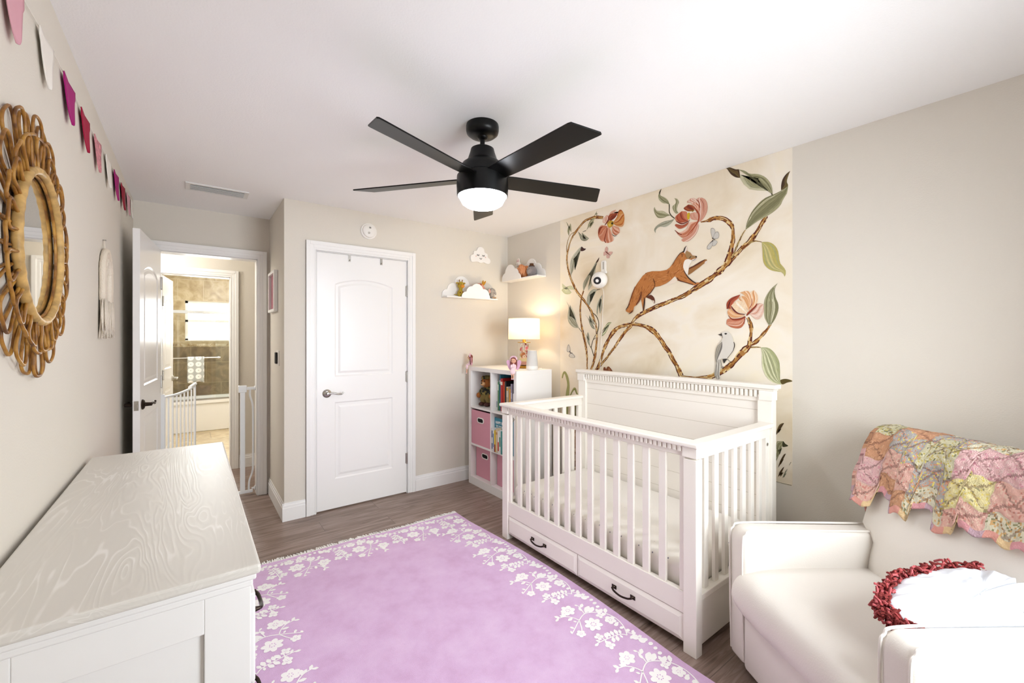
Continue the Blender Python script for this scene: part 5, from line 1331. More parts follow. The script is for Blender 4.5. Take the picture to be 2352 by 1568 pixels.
g = G().tube([(-0.30, SYS-0.055, 1.09), (0.355, SYS-0.055, 1.09)], 0.008, 10)
for x in (-0.28, 0.335): g.tube([(x, SYS-0.055, 1.09), (x, SYS-0.008, 1.09)], 0.008, 10).lathe([(0, 0), (0.018, 0), (0.018, -0.010), (0, -0.012)], (x, SYS-0.008, 1.09), 16, ax='y')
put('towel_bar', g, mat('chrome_bar', '#dcdcda', 0.2, metal=0.9), sh_, smooth=True)
def towel():
    g = G(); n, m = 14, 28; vs = []; x0, x1 = -0.040, 0.158
    path = [(SYS-0.036, 0.84), (SYS-0.038, 1.06), (SYS-0.043, 1.098), (SYS-0.055, 1.107), (SYS-0.067, 1.098), (SYS-0.072, 1.06), (SYS-0.078, 0.90), (SYS-0.080, 0.735)]
    P = crom(path, 4)
    for i, (y, z) in enumerate(P):
        for j in range(n+1):
            x = x0+(x1-x0)*j/n; f = abs(z-1.10)
            vs.append((x+0.004*sin(z*30)*f, y-0.010*sin(j*1.1)*f*1.5*(1 if i > len(P)//2 else 0.2), z-0.010*sin(j*0.5)*(f > 0.3)))
    k = n+1; fs = [(i*k+j, i*k+j+1, (i+1)*k+j+1, (i+1)*k+j) for i in range(len(P)-1) for j in range(n)]
    return g.add(vs, fs)
M_tow = mat('grey_flower_towel', '#c9cac8', 0.95); t = M_tow.node_tree
tc = nd(t, 'ShaderNodeTexCoord'); mp = nd(t, 'ShaderNodeMapping'); mp.inputs['Rotation'].default_value = (PI/2, 0, 0); t.links.new(tc.outputs['Object'], mp.inputs[0])
vo = nd(t, 'ShaderNodeTexVoronoi', voronoi_dimensions='2D'); vo.inputs['Scale'].default_value = 11; vo.inputs['Randomness'].default_value = 0.0; t.links.new(mp.outputs[0], vo.inputs['Vector'])
r_ = ramp(t, [(0.0, '#b9bcba'), (0.06, '#b9bcba'), (0.10, '#f3f3f1'), (0.36, '#f0f0ee'), (0.42, '#b4b8b6')]); t.links.new(vo.outputs['Distance'], r_.inputs[0]); t.links.new(r_.outputs[0], t.nodes['Principled BSDF'].inputs['Base Color'])
tw = put('hand_towel', towel(), M_tow, smooth='all', fix=False)
s = tw.modifiers.new('terry', 'SOLIDIFY'); s.thickness = 0.004; s.offset = 0
tag(tw, 'grey towel with white flowers hanging on the shower screen bar', 'towel')
# ================================================================= THE PAINTED WALLPAPER (wall metres: along the wall, height)
MURAL = [
('b','twig',[(2.624,2.301,0.0079),(2.668,2.292,0.0059),(2.696,2.263,0.0067),(2.716,2.218,0.009),(2.723,2.175,0.0079),(2.718,2.135,0.0079)]),
('b','bark',[(2.303,2.354,0.0213),(2.386,2.377,0.0253),(2.435,2.379,0.0202),(2.504,2.371,0.0202),(2.555,2.342,0.0202),(2.601,2.308,0.0224),(2.641,2.273,0.0202),(2.675,2.23,0.0143),(2.699,2.176,0.0185),(2.713,2.129,0.018),(2.72,2.081,0.018),(2.713,2.031,0.0185),(2.699,1.975,0.0202),(2.675,1.914,0.0213),(2.641,1.852,0.0224),(2.598,1.785,0.0236),(2.548,1.734,0.0236),(2.51,1.698,0.0213),(2.466,1.648,0.0168),(2.429,1.6,0.0258),(2.41,1.553,0.0236),(2.386,1.506,0.0177),(2.374,1.46,0.0185),(2.371,1.419,0.0194),(2.371,1.378,0.0194),(2.377,1.319,0.0194),(2.386,1.26,0.0258),(2.398,1.209,0.0258),(2.416,1.157,0.0219),(2.435,1.119,0.0232),(2.466,1.052,0.0253)]),
('b','bark',[(2.518,1.783,0.0157),(2.542,1.728,0.0126),(2.552,1.677,0.018),(2.558,1.625,0.0168),(2.555,1.568,0.0191),(2.548,1.52,0.0152),(2.536,1.468,0.0224),(2.516,1.397,0.0236),(2.5,1.341,0.0236),(2.488,1.285,0.0236),(2.478,1.224,0.0177),(2.478,1.168,0.0152),(2.478,1.117,0.0168),(2.481,1.061,0.0168)]),
('b','bark',[(2.368,1.133,0.0309),(2.338,1.152,0.0189),(2.303,1.19,0.0189),(2.263,1.227,0.0177),(2.224,1.273,0.0194),(2.185,1.313,0.0232),(2.147,1.361,0.0253),(2.109,1.404,0.0253),(2.078,1.438,0.0244),(2.032,1.476,0.0292),(2.023,1.497,0.0189),(1.993,1.53,0.0269),(1.949,1.557,0.0303),(1.9,1.577,0.0311),(1.853,1.593,0.0311),(1.798,1.612,0.0303),(1.745,1.626,0.0295),(1.693,1.642,0.0278),(1.642,1.656,0.0261),(1.601,1.668,0.0328),(1.553,1.692,0.0311),(1.51,1.714,0.0354),(1.464,1.738,0.037),(1.42,1.759,0.04),(1.391,1.78,0.0275),(1.356,1.804,0.0429),(1.324,1.831,0.0314),(1.3,1.859,0.0526),(1.29,1.892,0.0421),(1.285,1.926,0.032),(1.278,1.959,0.0278),(1.271,1.988,0.0261),(1.272,2.016,0.0236),(1.272,2.043,0.0174),(1.28,2.076,0.0278),(1.301,2.104,0.0295),(1.325,2.125,0.0278),(1.356,2.139,0.0261),(1.392,2.145,0.0261),(1.42,2.14,0.0274),(1.442,2.139,0.0135),(1.479,2.14,0.007)]),
('b','bark',[(2.416,1.084,0.0337),(2.38,1.118,0.0253),(2.344,1.17,0.0295),(2.321,1.225,0.0236),(2.303,1.275,0.0244),(2.28,1.321,0.0348),(2.246,1.374,0.0278),(2.207,1.423,0.0382),(2.158,1.461,0.0286),(2.104,1.477,0.0269),(2.047,1.486,0.0269),(1.996,1.487,0.0244),(1.918,1.472,0.0261),(1.886,1.461,0.032),(1.849,1.441,0.0404),(1.817,1.418,0.0362),(1.789,1.386,0.032),(1.763,1.355,0.032),(1.74,1.32,0.032),(1.714,1.293,0.032),(1.693,1.255,0.032),(1.672,1.222,0.0328),(1.651,1.192,0.0295),(1.634,1.159,0.0358),(1.618,1.126,0.0387)]),
('b','bark',[(1.618,1.124,0.0143),(1.561,1.124,0.0109),(1.514,1.125,0.0073),(1.468,1.129,0.0168),(1.42,1.133,0.0316),(1.384,1.15,0.0328),(1.345,1.17,0.032),(1.314,1.193,0.0337),(1.287,1.215,0.0358),(1.26,1.243,0.0241),(1.237,1.275,0.0362),(1.217,1.296,0.0387),(1.194,1.32,0.0404),(1.178,1.336,0.0258),(1.174,1.36,0.0261),(1.169,1.389,0.0185),(1.166,1.422,0.0174),(1.167,1.456,0.0253),(1.177,1.486,0.0202),(1.185,1.506,0.0168)]),
('b','bark',[(1.28,1.865,0.0253),(1.246,1.899,0.0261),(1.214,1.931,0.0278),(1.182,1.952,0.0269),(1.16,1.975,0.0362),(1.141,1.997,0.0241),(1.123,2.023,0.0224),(1.108,2.049,0.021),(1.093,2.069,0.0274),(1.079,2.088,0.014)]),
('b','twig',[(1.28,1.877,0.0118),(1.263,1.908,0.0084),(1.25,1.94,0.0118),(1.23,1.981,0.0093),(1.214,2.012,0.0076),(1.198,2.032,0.0059)]),
('b','twig',[(1.182,1.948,0.0123),(1.15,1.956,0.0101),(1.126,1.951,0.0051),(1.107,1.943,0.0039)]),
('b','bark',[(1.166,1.343,0.014),(1.141,1.36,0.0261),(1.116,1.386,0.0168),(1.095,1.412,0.021),(1.077,1.434,0.0118),(1.06,1.463,0.0135)]),
('b','twig',[(1.169,1.328,0.0112),(1.141,1.33,0.0084),(1.113,1.329,0.0051)]),
('b','fine',[(2.529,2.284,0.0034),(2.491,2.288,0.0059)]),
('b','fine',[(2.416,1.592,0.0059),(2.38,1.566,0.009),(2.356,1.528,0.0076),(2.35,1.487,0.0076),(2.359,1.447,0.0101),(2.371,1.415,0.009)]),
('b','fine',[(2.383,1.41,0.0059),(2.41,1.369,0.0067),(2.426,1.328,0.0079),(2.432,1.3,0.0079)]),
('b','fine',[(2.383,1.385,0.0051),(2.41,1.369,0.0051)]),
('b','fine',[(2.447,1.318,0.0079),(2.426,1.291,0.0079),(2.404,1.236,0.009)]),
('b','fine',[(2.575,1.471,0.0056),(2.542,1.437,0.0051)]),
('b','fine',[(1.667,2.206,0.0067),(1.693,2.231,0.0076),(1.708,2.261,0.0076),(1.708,2.292,0.0084),(1.709,2.316,0.0093)]),
('b','fine',[(2.371,1.777,0.0067),(2.335,1.781,0.0045)]),
('l','olive',[(2.692,2.278),(2.713,2.326),(2.699,2.367),(2.709,2.394),(2.73,2.415)],[(2.692,2.278),(2.678,2.392),(2.663,2.35),(2.668,2.307),(2.73,2.415)]),
('l','olive',[(2.398,2.391),(2.386,2.407),(2.374,2.418),(2.369,2.43)],[(2.398,2.391),(2.363,2.406),(2.377,2.384),(2.369,2.43)]),
('l','olive',[(2.491,2.288),(2.475,2.306),(2.46,2.34),(2.429,2.371),(2.389,2.369)],[(2.491,2.288),(2.401,2.346),(2.422,2.318),(2.453,2.297),(2.389,2.369)]),
('l','grey',[(2.584,2.3),(2.568,2.263),(2.548,2.222),(2.51,2.203),(2.478,2.204),(2.455,2.216)],[(2.584,2.3),(2.485,2.212),(2.51,2.243),(2.542,2.282),(2.455,2.216)]),
('l','grey',[(2.668,1.923),(2.683,2.002),(2.668,2.073),(2.621,2.119),(2.568,2.154),(2.536,2.163)],[(2.668,1.923),(2.555,2.128),(2.578,2.089),(2.594,2.024),(2.628,1.957),(2.536,2.163)]),
('p','#3d1f1c',[(2.542,2.161),(2.516,2.143),(2.49,2.134),(2.516,2.122),(2.552,2.127)],1),
('l','grey',[(2.52,1.778),(2.524,1.845),(2.478,1.901),(2.429,1.95),(2.386,2.004),(2.345,2.04)],[(2.52,1.778),(2.371,1.998),(2.386,1.954),(2.392,1.886),(2.416,1.829),(2.478,1.779),(2.345,2.04)]),
('p','#4a2f1e',[(2.345,2.04),(2.359,2.028),(2.377,2.008),(2.373,1.999),(2.353,2.013)],1),
('l','pale',[(2.624,1.8),(2.658,1.839),(2.709,1.839),(2.766,1.825),(2.779,1.873)],[(2.624,1.8),(2.784,1.826),(2.759,1.784),(2.716,1.769),(2.661,1.781),(2.779,1.873)]),
('l','grey',[(2.456,1.65),(2.478,1.682),(2.475,1.728),(2.447,1.768),(2.404,1.787),(2.369,1.779)],[(2.456,1.65),(2.386,1.767),(2.416,1.751),(2.435,1.711),(2.447,1.67),(2.369,1.779)]),
('l','grey',[(2.368,1.561),(2.374,1.606),(2.365,1.66),(2.341,1.704),(2.312,1.734)],[(2.368,1.561),(2.33,1.708),(2.314,1.657),(2.318,1.613),(2.344,1.578),(2.312,1.734)]),
('l','grey',[(2.571,1.469),(2.634,1.475),(2.692,1.515),(2.709,1.569),(2.699,1.633),(2.699,1.672),(2.73,1.713)],[(2.571,1.469),(2.685,1.671),(2.641,1.625),(2.614,1.57),(2.604,1.527),(2.73,1.713)]),
('l','grey',[(2.386,1.454),(2.422,1.466),(2.45,1.504),(2.469,1.551),(2.505,1.584)],[(2.386,1.454),(2.46,1.578),(2.422,1.544),(2.398,1.516),(2.389,1.484),(2.505,1.584)]),
('l','pale',[(2.353,1.403),(2.321,1.433),(2.28,1.481),(2.252,1.507),(2.215,1.508)],[(2.353,1.403),(2.246,1.494),(2.257,1.454),(2.286,1.414),(2.327,1.399),(2.215,1.508)]),
('l','grey',[(2.441,1.309),(2.472,1.341),(2.485,1.388),(2.494,1.42),(2.51,1.451)],[(2.441,1.309),(2.472,1.434),(2.452,1.401),(2.453,1.355),(2.51,1.451)]),
('l','olive',[(1.048,2.205),(1.053,2.254),(1.072,2.295),(1.102,2.329),(1.138,2.35),(1.176,2.363),(1.201,2.388),(1.24,2.409)],[(1.048,2.205),(1.231,2.375),(1.221,2.335),(1.201,2.299),(1.173,2.268),(1.132,2.25),(1.096,2.242),(1.066,2.227),(1.24,2.409)]),
('l','dark',[(1.229,2.354),(1.232,2.384),(1.237,2.408),(1.254,2.413),(1.28,2.43),(1.304,2.444),(1.323,2.442)],[(1.229,2.354),(1.254,2.364),(1.28,2.387),(1.297,2.413),(1.308,2.433),(1.323,2.442)]),
('l','dark',[(1.005,2.217),(1.004,2.246),(0.997,2.276),(0.98,2.299),(0.959,2.312)],[(1.005,2.217),(0.988,2.22),(0.969,2.232),(0.976,2.257),(0.969,2.286),(0.959,2.312)]),
('l','olive',[(1.198,2.032),(1.189,2.076),(1.163,2.13),(1.126,2.17),(1.09,2.194),(1.048,2.203),(1.008,2.213),(0.969,2.23)],[(1.198,2.032),(1.163,2.051),(1.126,2.071),(1.072,2.09),(1.031,2.112),(1.005,2.137),(0.994,2.165),(0.976,2.189),(0.969,2.23)]),
('b','fine',[(1.056,2.216,0.0028),(1.05,2.201,0.0076)]),
('l','yellow',[(1.107,1.943),(1.071,1.937),(1.042,1.917),(1.022,1.882),(1.015,1.84),(1.009,1.805),(0.991,1.78),(0.98,1.754),(0.986,1.727)],[(1.107,1.943),(1.103,1.899),(1.101,1.85),(1.092,1.81),(1.065,1.778),(1.03,1.762),(0.999,1.753),(0.986,1.727)]),
('l','olive',[(1.064,1.451),(1.089,1.497),(1.094,1.542),(1.094,1.591),(1.08,1.632),(1.054,1.668),(1.022,1.695)],[(1.064,1.451),(1.039,1.486),(1.02,1.536),(1.019,1.576),(1.033,1.615),(1.038,1.66),(1.022,1.695)]),
('l','pale',[(1.112,1.329),(1.106,1.292),(1.107,1.244),(1.101,1.202),(1.083,1.161),(1.051,1.132),(1.019,1.123),(0.998,1.123)],[(1.112,1.329),(1.074,1.328),(1.045,1.307),(1.025,1.276),(1.013,1.245),(1.01,1.191),(1.01,1.151),(0.998,1.123)]),
('p','#57491a',[(1.009,1.144),(0.991,1.154),(0.968,1.154),(0.948,1.145),(0.974,1.135),(0.999,1.123)],1),
('l','olive',[(1.706,2.309),(1.708,2.319),(1.719,2.345),(1.745,2.372),(1.78,2.399),(1.77,2.438)],[(1.706,2.309),(1.727,2.322),(1.762,2.335),(1.789,2.364),(1.797,2.393),(1.787,2.418),(1.77,2.438)]),
('p','#38301f',[(1.782,2.399),(1.789,2.419),(1.77,2.438),(1.779,2.41)],1),
('l','olive',[(1.697,2.232),(1.727,2.256),(1.758,2.279),(1.807,2.293),(1.826,2.325)],[(1.697,2.232),(1.719,2.235),(1.749,2.23),(1.794,2.238),(1.819,2.268),(1.832,2.307),(1.826,2.325)]),
('l','grey',[(1.667,2.204),(1.697,2.201),(1.74,2.203),(1.78,2.196),(1.816,2.18),(1.83,2.158),(1.816,2.134)],[(1.667,2.204),(1.697,2.174),(1.736,2.161),(1.78,2.172),(1.812,2.159),(1.816,2.134)]),
('l','olive',[(1.638,2.237),(1.65,2.263),(1.642,2.291),(1.633,2.308),(1.646,2.334),(1.669,2.346)],[(1.638,2.237),(1.659,2.238),(1.68,2.27),(1.682,2.294),(1.663,2.304),(1.657,2.322),(1.669,2.346)]),
('b','green',[(2.777,1.024,0.0132),(2.766,1.06,0.0176),(2.744,1.077,0.022),(2.716,1.036,0.0308),(2.7,0.968,0.0297),(2.711,0.887,0.0418),(2.722,0.731,0.0396),(2.722,0.519,0.0352),(2.716,0.212,0.0352)]),
('b','green',[(2.684,0.863,0.0132),(2.652,0.919,0.0149),(2.62,0.945,0.022),(2.599,0.91,0.0176),(2.563,0.865,0.0132)]),
('b','bark',[(2.615,0.821,0.0231),(2.615,0.595,0.0352),(2.609,0.37,0.0352),(2.604,0.164,0.0352)]),
('l','olive',[(2.573,0.696),(2.636,0.724),(2.615,0.802),(2.573,0.864)],[(2.573,0.696),(2.543,0.812),(2.543,0.737),(2.573,0.864)]),
('l','dark',[(1.038,0.82),(1.018,0.883),(1.003,0.902),(0.989,0.907)],[(1.038,0.82),(1.003,0.873),(1.02,0.843),(0.989,0.907)]),
('l','olive',[(1.038,0.658),(1.029,0.783),(1.016,0.8),(0.992,0.804)],[(1.038,0.658),(0.998,0.77),(1.014,0.718),(0.992,0.804)]),
('p','#39391f',[(0.995,0.804),(0.983,0.792),(0.969,0.784),(0.983,0.775),(0.998,0.774)],1),
('l','dark',[(1.02,0.648),(1.009,0.69),(0.99,0.73),(0.98,0.737)],[(1.02,0.648),(0.989,0.709),(1.009,0.665),(0.98,0.737)]),
('l','dark',[(1.02,0.597),(1.012,0.626),(0.996,0.654),(0.989,0.661)],[(1.02,0.597),(0.992,0.631),(1.009,0.6),(0.989,0.661)]),
('l','grey',[(0.998,0.595),(0.99,0.622),(0.977,0.649),(0.972,0.653)],[(0.998,0.595),(0.977,0.63),(0.992,0.599),(0.972,0.653)]),
('b','fine',[(0.964,0.676,0.0013),(0.955,0.696,0.0017)]),
('b','fine',[(1.038,0.568,0.0026),(0.994,0.567,0.0017),(0.952,0.568,0.0026)]),
('l','petpale',[(2.246,2.299),(2.303,2.311),(2.306,2.343),(2.269,2.366)],[(2.246,2.299),(2.24,2.349),(2.269,2.366)]),
('l','petpale',[(2.229,2.304),(2.246,2.348),(2.224,2.382),(2.174,2.388)],[(2.229,2.304),(2.136,2.37),(2.158,2.336),(2.174,2.388)]),
('l','petdark',[(2.229,2.309),(2.252,2.336),(2.229,2.366),(2.158,2.358)],[(2.229,2.309),(2.179,2.328),(2.158,2.358)]),
('l','petochre',[(2.207,2.291),(2.163,2.329),(2.147,2.373),(2.12,2.373),(2.094,2.334)],[(2.207,2.291),(2.163,2.255),(2.107,2.243),(2.091,2.287),(2.094,2.334)]),
('l','petpink',[(2.212,2.27),(2.174,2.257),(2.141,2.238),(2.136,2.202)],[(2.212,2.27),(2.207,2.216),(2.174,2.188),(2.136,2.202)]),
('l','petpink',[(2.246,2.272),(2.28,2.23),(2.292,2.179),(2.269,2.144),(2.235,2.142)],[(2.246,2.272),(2.212,2.213),(2.196,2.153),(2.235,2.142)]),
('l','petpink',[(2.257,2.275),(2.321,2.297),(2.356,2.268),(2.356,2.218)],[(2.257,2.275),(2.274,2.229),(2.286,2.165),(2.327,2.172),(2.356,2.218)]),
('l','petdark',[(2.303,2.287),(2.338,2.283),(2.353,2.258),(2.353,2.227)],[(2.303,2.287),(2.321,2.27),(2.338,2.242),(2.353,2.227)]),
('b','maroon',[(2.26,2.266,0.0059),(2.277,2.212,0.0084),(2.289,2.17,0.0123),(2.272,2.146,0.0051)]),
('b','maroon',[(2.286,2.29,0.0056),(2.252,2.318,0.0146),(2.243,2.347,0.0042)]),
('b','fine',[(2.215,2.204,0.0025),(2.188,2.184,0.0056),(2.166,2.186,0.0025)]),
('p','#b8912e',[(2.26,2.302),(2.229,2.315),(2.196,2.297),(2.201,2.272),(2.235,2.259),(2.255,2.276)],1),
('p','#3a2c12',[(2.221,2.291),(2.207,2.299),(2.199,2.284),(2.212,2.279)],1),
('p','#d6b645',[(2.249,2.291),(2.229,2.291),(2.226,2.271),(2.243,2.272)],1),
('l','petpale',[(1.489,2.144),(1.493,2.211),(1.498,2.263),(1.506,2.302),(1.472,2.298)],[(1.489,2.144),(1.472,2.148),(1.442,2.184),(1.432,2.229),(1.445,2.275),(1.472,2.298)]),
('l','petpale',[(1.506,2.221),(1.541,2.277),(1.577,2.294),(1.549,2.313)],[(1.506,2.221),(1.487,2.253),(1.518,2.305),(1.549,2.313)]),
('l','petpink',[(1.495,2.204),(1.522,2.254),(1.545,2.275),(1.514,2.278)],[(1.495,2.204),(1.483,2.245),(1.514,2.278)]),
('l','petdark',[(1.522,2.225),(1.565,2.231),(1.599,2.258),(1.565,2.276)],[(1.522,2.225),(1.533,2.261),(1.565,2.276)]),
('l','petpale',[(1.495,2.153),(1.545,2.175),(1.553,2.21),(1.522,2.214)],[(1.495,2.153),(1.491,2.199),(1.522,2.214)]),
('l','petpink',[(1.498,2.15),(1.557,2.152),(1.581,2.116),(1.63,2.103),(1.663,2.125),(1.642,2.09)],[(1.498,2.15),(1.514,2.091),(1.545,2.06),(1.597,2.055),(1.642,2.09)]),
('l','petpale',[(1.502,2.14),(1.533,2.088),(1.573,2.066),(1.617,2.051),(1.601,2.033)],[(1.502,2.14),(1.491,2.116),(1.514,2.065),(1.565,2.031),(1.601,2.033)]),
('l','petred',[(1.565,2.164),(1.638,2.169),(1.663,2.213),(1.613,2.243)],[(1.565,2.164),(1.573,2.2),(1.577,2.23),(1.613,2.243)]),
('l','petred',[(1.557,2.163),(1.605,2.147),(1.655,2.165),(1.665,2.156)],[(1.557,2.163),(1.581,2.134),(1.63,2.126),(1.665,2.156)]),
('b','maroon',[(1.533,2.257,0.0042),(1.506,2.221,0.0101),(1.493,2.196,0.0093),(1.491,2.167,0.0101),(1.5,2.143,0.0093),(1.533,2.106,0.0067),(1.577,2.068,0.0034)]),
('b','maroon',[(1.655,2.184,0.0042),(1.613,2.158,0.0084),(1.573,2.162,0.0045),(1.555,2.17,0.0042)]),
('b','maroon',[(1.665,2.125,0.0034),(1.638,2.097,0.0067),(1.613,2.085,0.0042)]),
('b','maroon',[(1.508,2.295,0.0034),(1.491,2.272,0.0059),(1.483,2.234,0.0042)]),
('b','maroon',[(1.479,2.291,0.0025),(1.462,2.254,0.0034),(1.462,2.203,0.0017)]),
('p','#c9a81e',[(1.573,2.215),(1.555,2.218),(1.557,2.181),(1.565,2.176),(1.573,2.185)],1),
('p','#8c6a18',[(1.557,2.241),(1.533,2.228),(1.522,2.239),(1.533,2.22)],1),
('l','petpeach',[(1.175,1.553),(1.185,1.607),(1.214,1.649),(1.233,1.657),(1.201,1.666)],[(1.175,1.553),(1.16,1.612),(1.172,1.659),(1.201,1.666)]),
('l','petpeach',[(1.169,1.556),(1.163,1.612),(1.169,1.652),(1.15,1.667)],[(1.169,1.556),(1.15,1.565),(1.129,1.596),(1.129,1.636),(1.15,1.667)]),
('l','petred',[(1.28,1.566),(1.307,1.567),(1.309,1.602),(1.28,1.631),(1.227,1.647)],[(1.28,1.566),(1.266,1.602),(1.24,1.624),(1.227,1.647)]),
('l','petpeach',[(1.175,1.54),(1.227,1.61),(1.237,1.624),(1.217,1.639)],[(1.175,1.54),(1.175,1.58),(1.185,1.623),(1.217,1.639)]),
('l','petpale',[(1.175,1.527),(1.144,1.558),(1.126,1.586),(1.098,1.581)],[(1.175,1.527),(1.156,1.509),(1.132,1.492),(1.11,1.504),(1.095,1.543),(1.098,1.581)]),
('l','petpink',[(1.198,1.511),(1.24,1.503),(1.287,1.504),(1.307,1.498),(1.312,1.471)],[(1.198,1.511),(1.207,1.465),(1.233,1.442),(1.28,1.449),(1.312,1.471)]),
('l','petcream',[(1.185,1.527),(1.24,1.54),(1.28,1.566),(1.282,1.583),(1.253,1.608)],[(1.185,1.527),(1.194,1.574),(1.217,1.606),(1.253,1.608)]),
('l','petpeach',[(1.198,1.518),(1.253,1.534),(1.287,1.566),(1.304,1.553)],[(1.198,1.518),(1.24,1.506),(1.28,1.507),(1.304,1.529),(1.304,1.553)]),
('b','maroon',[(1.191,1.517,0.0045),(1.182,1.53,0.0123),(1.163,1.549,0.0107),(1.141,1.571,0.0084),(1.132,1.587,0.0034)]),
('b','maroon',[(1.198,1.511,0.0093),(1.227,1.499,0.0118),(1.273,1.497,0.0084),(1.3,1.525,0.0028)]),
('b','maroon',[(1.201,1.501,0.0056),(1.207,1.468,0.0051)]),
('b','maroon',[(1.175,1.56,0.0034),(1.161,1.585,0.0045),(1.16,1.618,0.0022)]),
('b','maroon',[(1.282,1.579,0.0056),(1.266,1.555,0.0093),(1.24,1.533,0.0067),(1.201,1.525,0.0042)]),
('b','maroon',[(1.307,1.564,0.0067),(1.3,1.591,0.0168),(1.29,1.611,0.0084)]),
('p','#cfa79a',[(2.26,2.071),(2.286,2.084),(2.28,2.106),(2.263,2.114),(2.252,2.092)],1),
('p','#cfa79a',[(2.252,2.065),(2.229,2.068),(2.204,2.06),(2.229,2.04)],1),
('p','#cfa79a',[(2.26,2.062),(2.235,2.032),(2.246,2.018),(2.269,2.028)],1),
('p','#cfa79a',[(2.266,2.065),(2.295,2.077),(2.297,2.046),(2.274,2.051)],1),
('b','maroon',[(2.283,2.079,0.0025),(2.26,2.064,0.0067),(2.229,2.037,0.0025)]),
('b','maroon',[(2.26,2.076,0.0045),(2.26,2.053,0.0034)]),
('p','#8f8b84',[(1.398,2.018),(1.41,2.056),(1.409,2.084),(1.391,2.08),(1.382,2.057),(1.391,2.031)],1),
('p','#c6c2b9',[(1.398,2.024),(1.408,2.056),(1.407,2.08),(1.391,2.077),(1.384,2.057),(1.391,2.034)],1),
('p','#8f8b84',[(1.396,2.018),(1.383,2.051),(1.365,2.054),(1.357,2.032),(1.365,2.012)],1),
('p','#c6c2b9',[(1.393,2.02),(1.382,2.048),(1.367,2.051),(1.359,2.032),(1.367,2.015)],1),
('p','#8f8b84',[(1.401,2.005),(1.431,1.978),(1.434,1.957),(1.416,1.954),(1.398,1.983)],1),
('p','#c6c2b9',[(1.404,2.0),(1.428,1.977),(1.432,1.96),(1.416,1.957),(1.4,1.982)],1),
('p','#8f8b84',[(1.396,2.004),(1.373,1.999),(1.369,1.985),(1.383,1.97),(1.401,1.973)],1),
('p','#c6c2b9',[(1.394,2.001),(1.374,1.997),(1.371,1.985),(1.384,1.972),(1.399,1.975)],1),
('b','ink',[(1.401,2.024,0.0042),(1.396,2.014,0.0039),(1.382,2.008,0.0034)]),
('b','ink',[(1.396,2.007,0.0059),(1.416,1.989,0.0014)]),
('p','#8f8b84',[(2.678,1.261),(2.716,1.265),(2.713,1.299),(2.696,1.327),(2.675,1.29)],1),
('p','#cfc9be',[(2.682,1.266),(2.713,1.269),(2.71,1.297),(2.696,1.32),(2.679,1.29)],1),
('p','#8f8b84',[(2.668,1.254),(2.621,1.229),(2.628,1.212),(2.668,1.213),(2.692,1.226)],1),
('p','#cfc9be',[(2.666,1.249),(2.627,1.228),(2.633,1.214),(2.666,1.215),(2.685,1.226)],1),
('b','ink',[(2.685,1.271,0.0045),(2.675,1.254,0.0067),(2.648,1.252,0.0028)]),
('p','#7d4426',[(2.3,1.119),(2.297,1.146),(2.28,1.149),(2.272,1.134),(2.26,1.152),(2.24,1.155),(2.207,1.124),(2.207,1.098),(2.297,1.092)],1),
('p','#a56a45',[(2.249,1.126),(2.243,1.144),(2.224,1.128)],1),
('p','#9a6a38',[(1.567,1.808),(1.563,1.849),(1.522,1.862),(1.483,1.875),(1.449,1.891),(1.436,1.886),(1.438,1.865),(1.453,1.867),(1.487,1.846),(1.514,1.831),(1.545,1.813)],1),
('b','fur',[(1.561,1.845,0.0084),(1.522,1.858,0.0109),(1.483,1.875,0.0126),(1.449,1.89,0.0059)]),
('p','#e4d8cc',[(1.449,1.877),(1.436,1.881),(1.438,1.865),(1.451,1.866)],1),
('p','#5d2c17',[(1.891,1.68),(1.858,1.696),(1.83,1.676),(1.821,1.647),(1.828,1.63),(1.842,1.651),(1.863,1.666)],1),
('p','#dccbb8',[(1.842,1.655),(1.828,1.648),(1.829,1.632)],1),
('p','#b8743a',[(1.595,1.967),(1.618,1.965),(1.642,1.946),(1.667,1.912),(1.701,1.874),(1.727,1.86),(1.776,1.857),(1.844,1.865),(1.886,1.862),(1.924,1.842),(1.963,1.801),(1.993,1.767),(2.008,1.727),(2.034,1.674),(2.041,1.645),(2.067,1.609),(2.08,1.59),(2.059,1.579),(2.034,1.569),(2.011,1.581),(2.001,1.618),(1.978,1.629),(1.954,1.656),(1.939,1.696),(1.932,1.696),(1.939,1.667),(1.929,1.618),(1.922,1.58),(1.912,1.582),(1.905,1.637),(1.903,1.673),(1.863,1.702),(1.835,1.732),(1.821,1.749),(1.78,1.751),(1.732,1.765),(1.659,1.804),(1.646,1.776),(1.605,1.764),(1.569,1.749),(1.522,1.731),(1.487,1.741),(1.491,1.748),(1.51,1.748),(1.537,1.764),(1.569,1.794),(1.573,1.809),(1.593,1.838),(1.597,1.879),(1.589,1.908),(1.565,1.912),(1.537,1.901),(1.522,1.895),(1.504,1.914),(1.51,1.924),(1.537,1.93),(1.549,1.95),(1.573,1.967),(1.579,2.002)],0),
('p','#efe6da',[(1.591,1.905),(1.565,1.911),(1.541,1.897),(1.555,1.874),(1.563,1.841),(1.571,1.805),(1.593,1.838),(1.602,1.869)],1),
('p','#e8dac8',[(1.727,1.761),(1.693,1.785),(1.661,1.806),(1.646,1.776),(1.684,1.757),(1.745,1.749)],1),
('p','#ede3d8',[(1.541,1.903),(1.504,1.909),(1.51,1.898),(1.526,1.892)],1),
('b','fur2',[(1.6,1.935,0.0013),(1.606,1.927,0.0026),(1.612,1.919,0.0013)]),
('b','fur2',[(1.978,1.672,0.0013),(1.983,1.665,0.0028),(1.988,1.658,0.0013)]),
('b','fur1',[(1.601,1.854,0.0013),(1.609,1.849,0.0032),(1.618,1.844,0.0013)]),
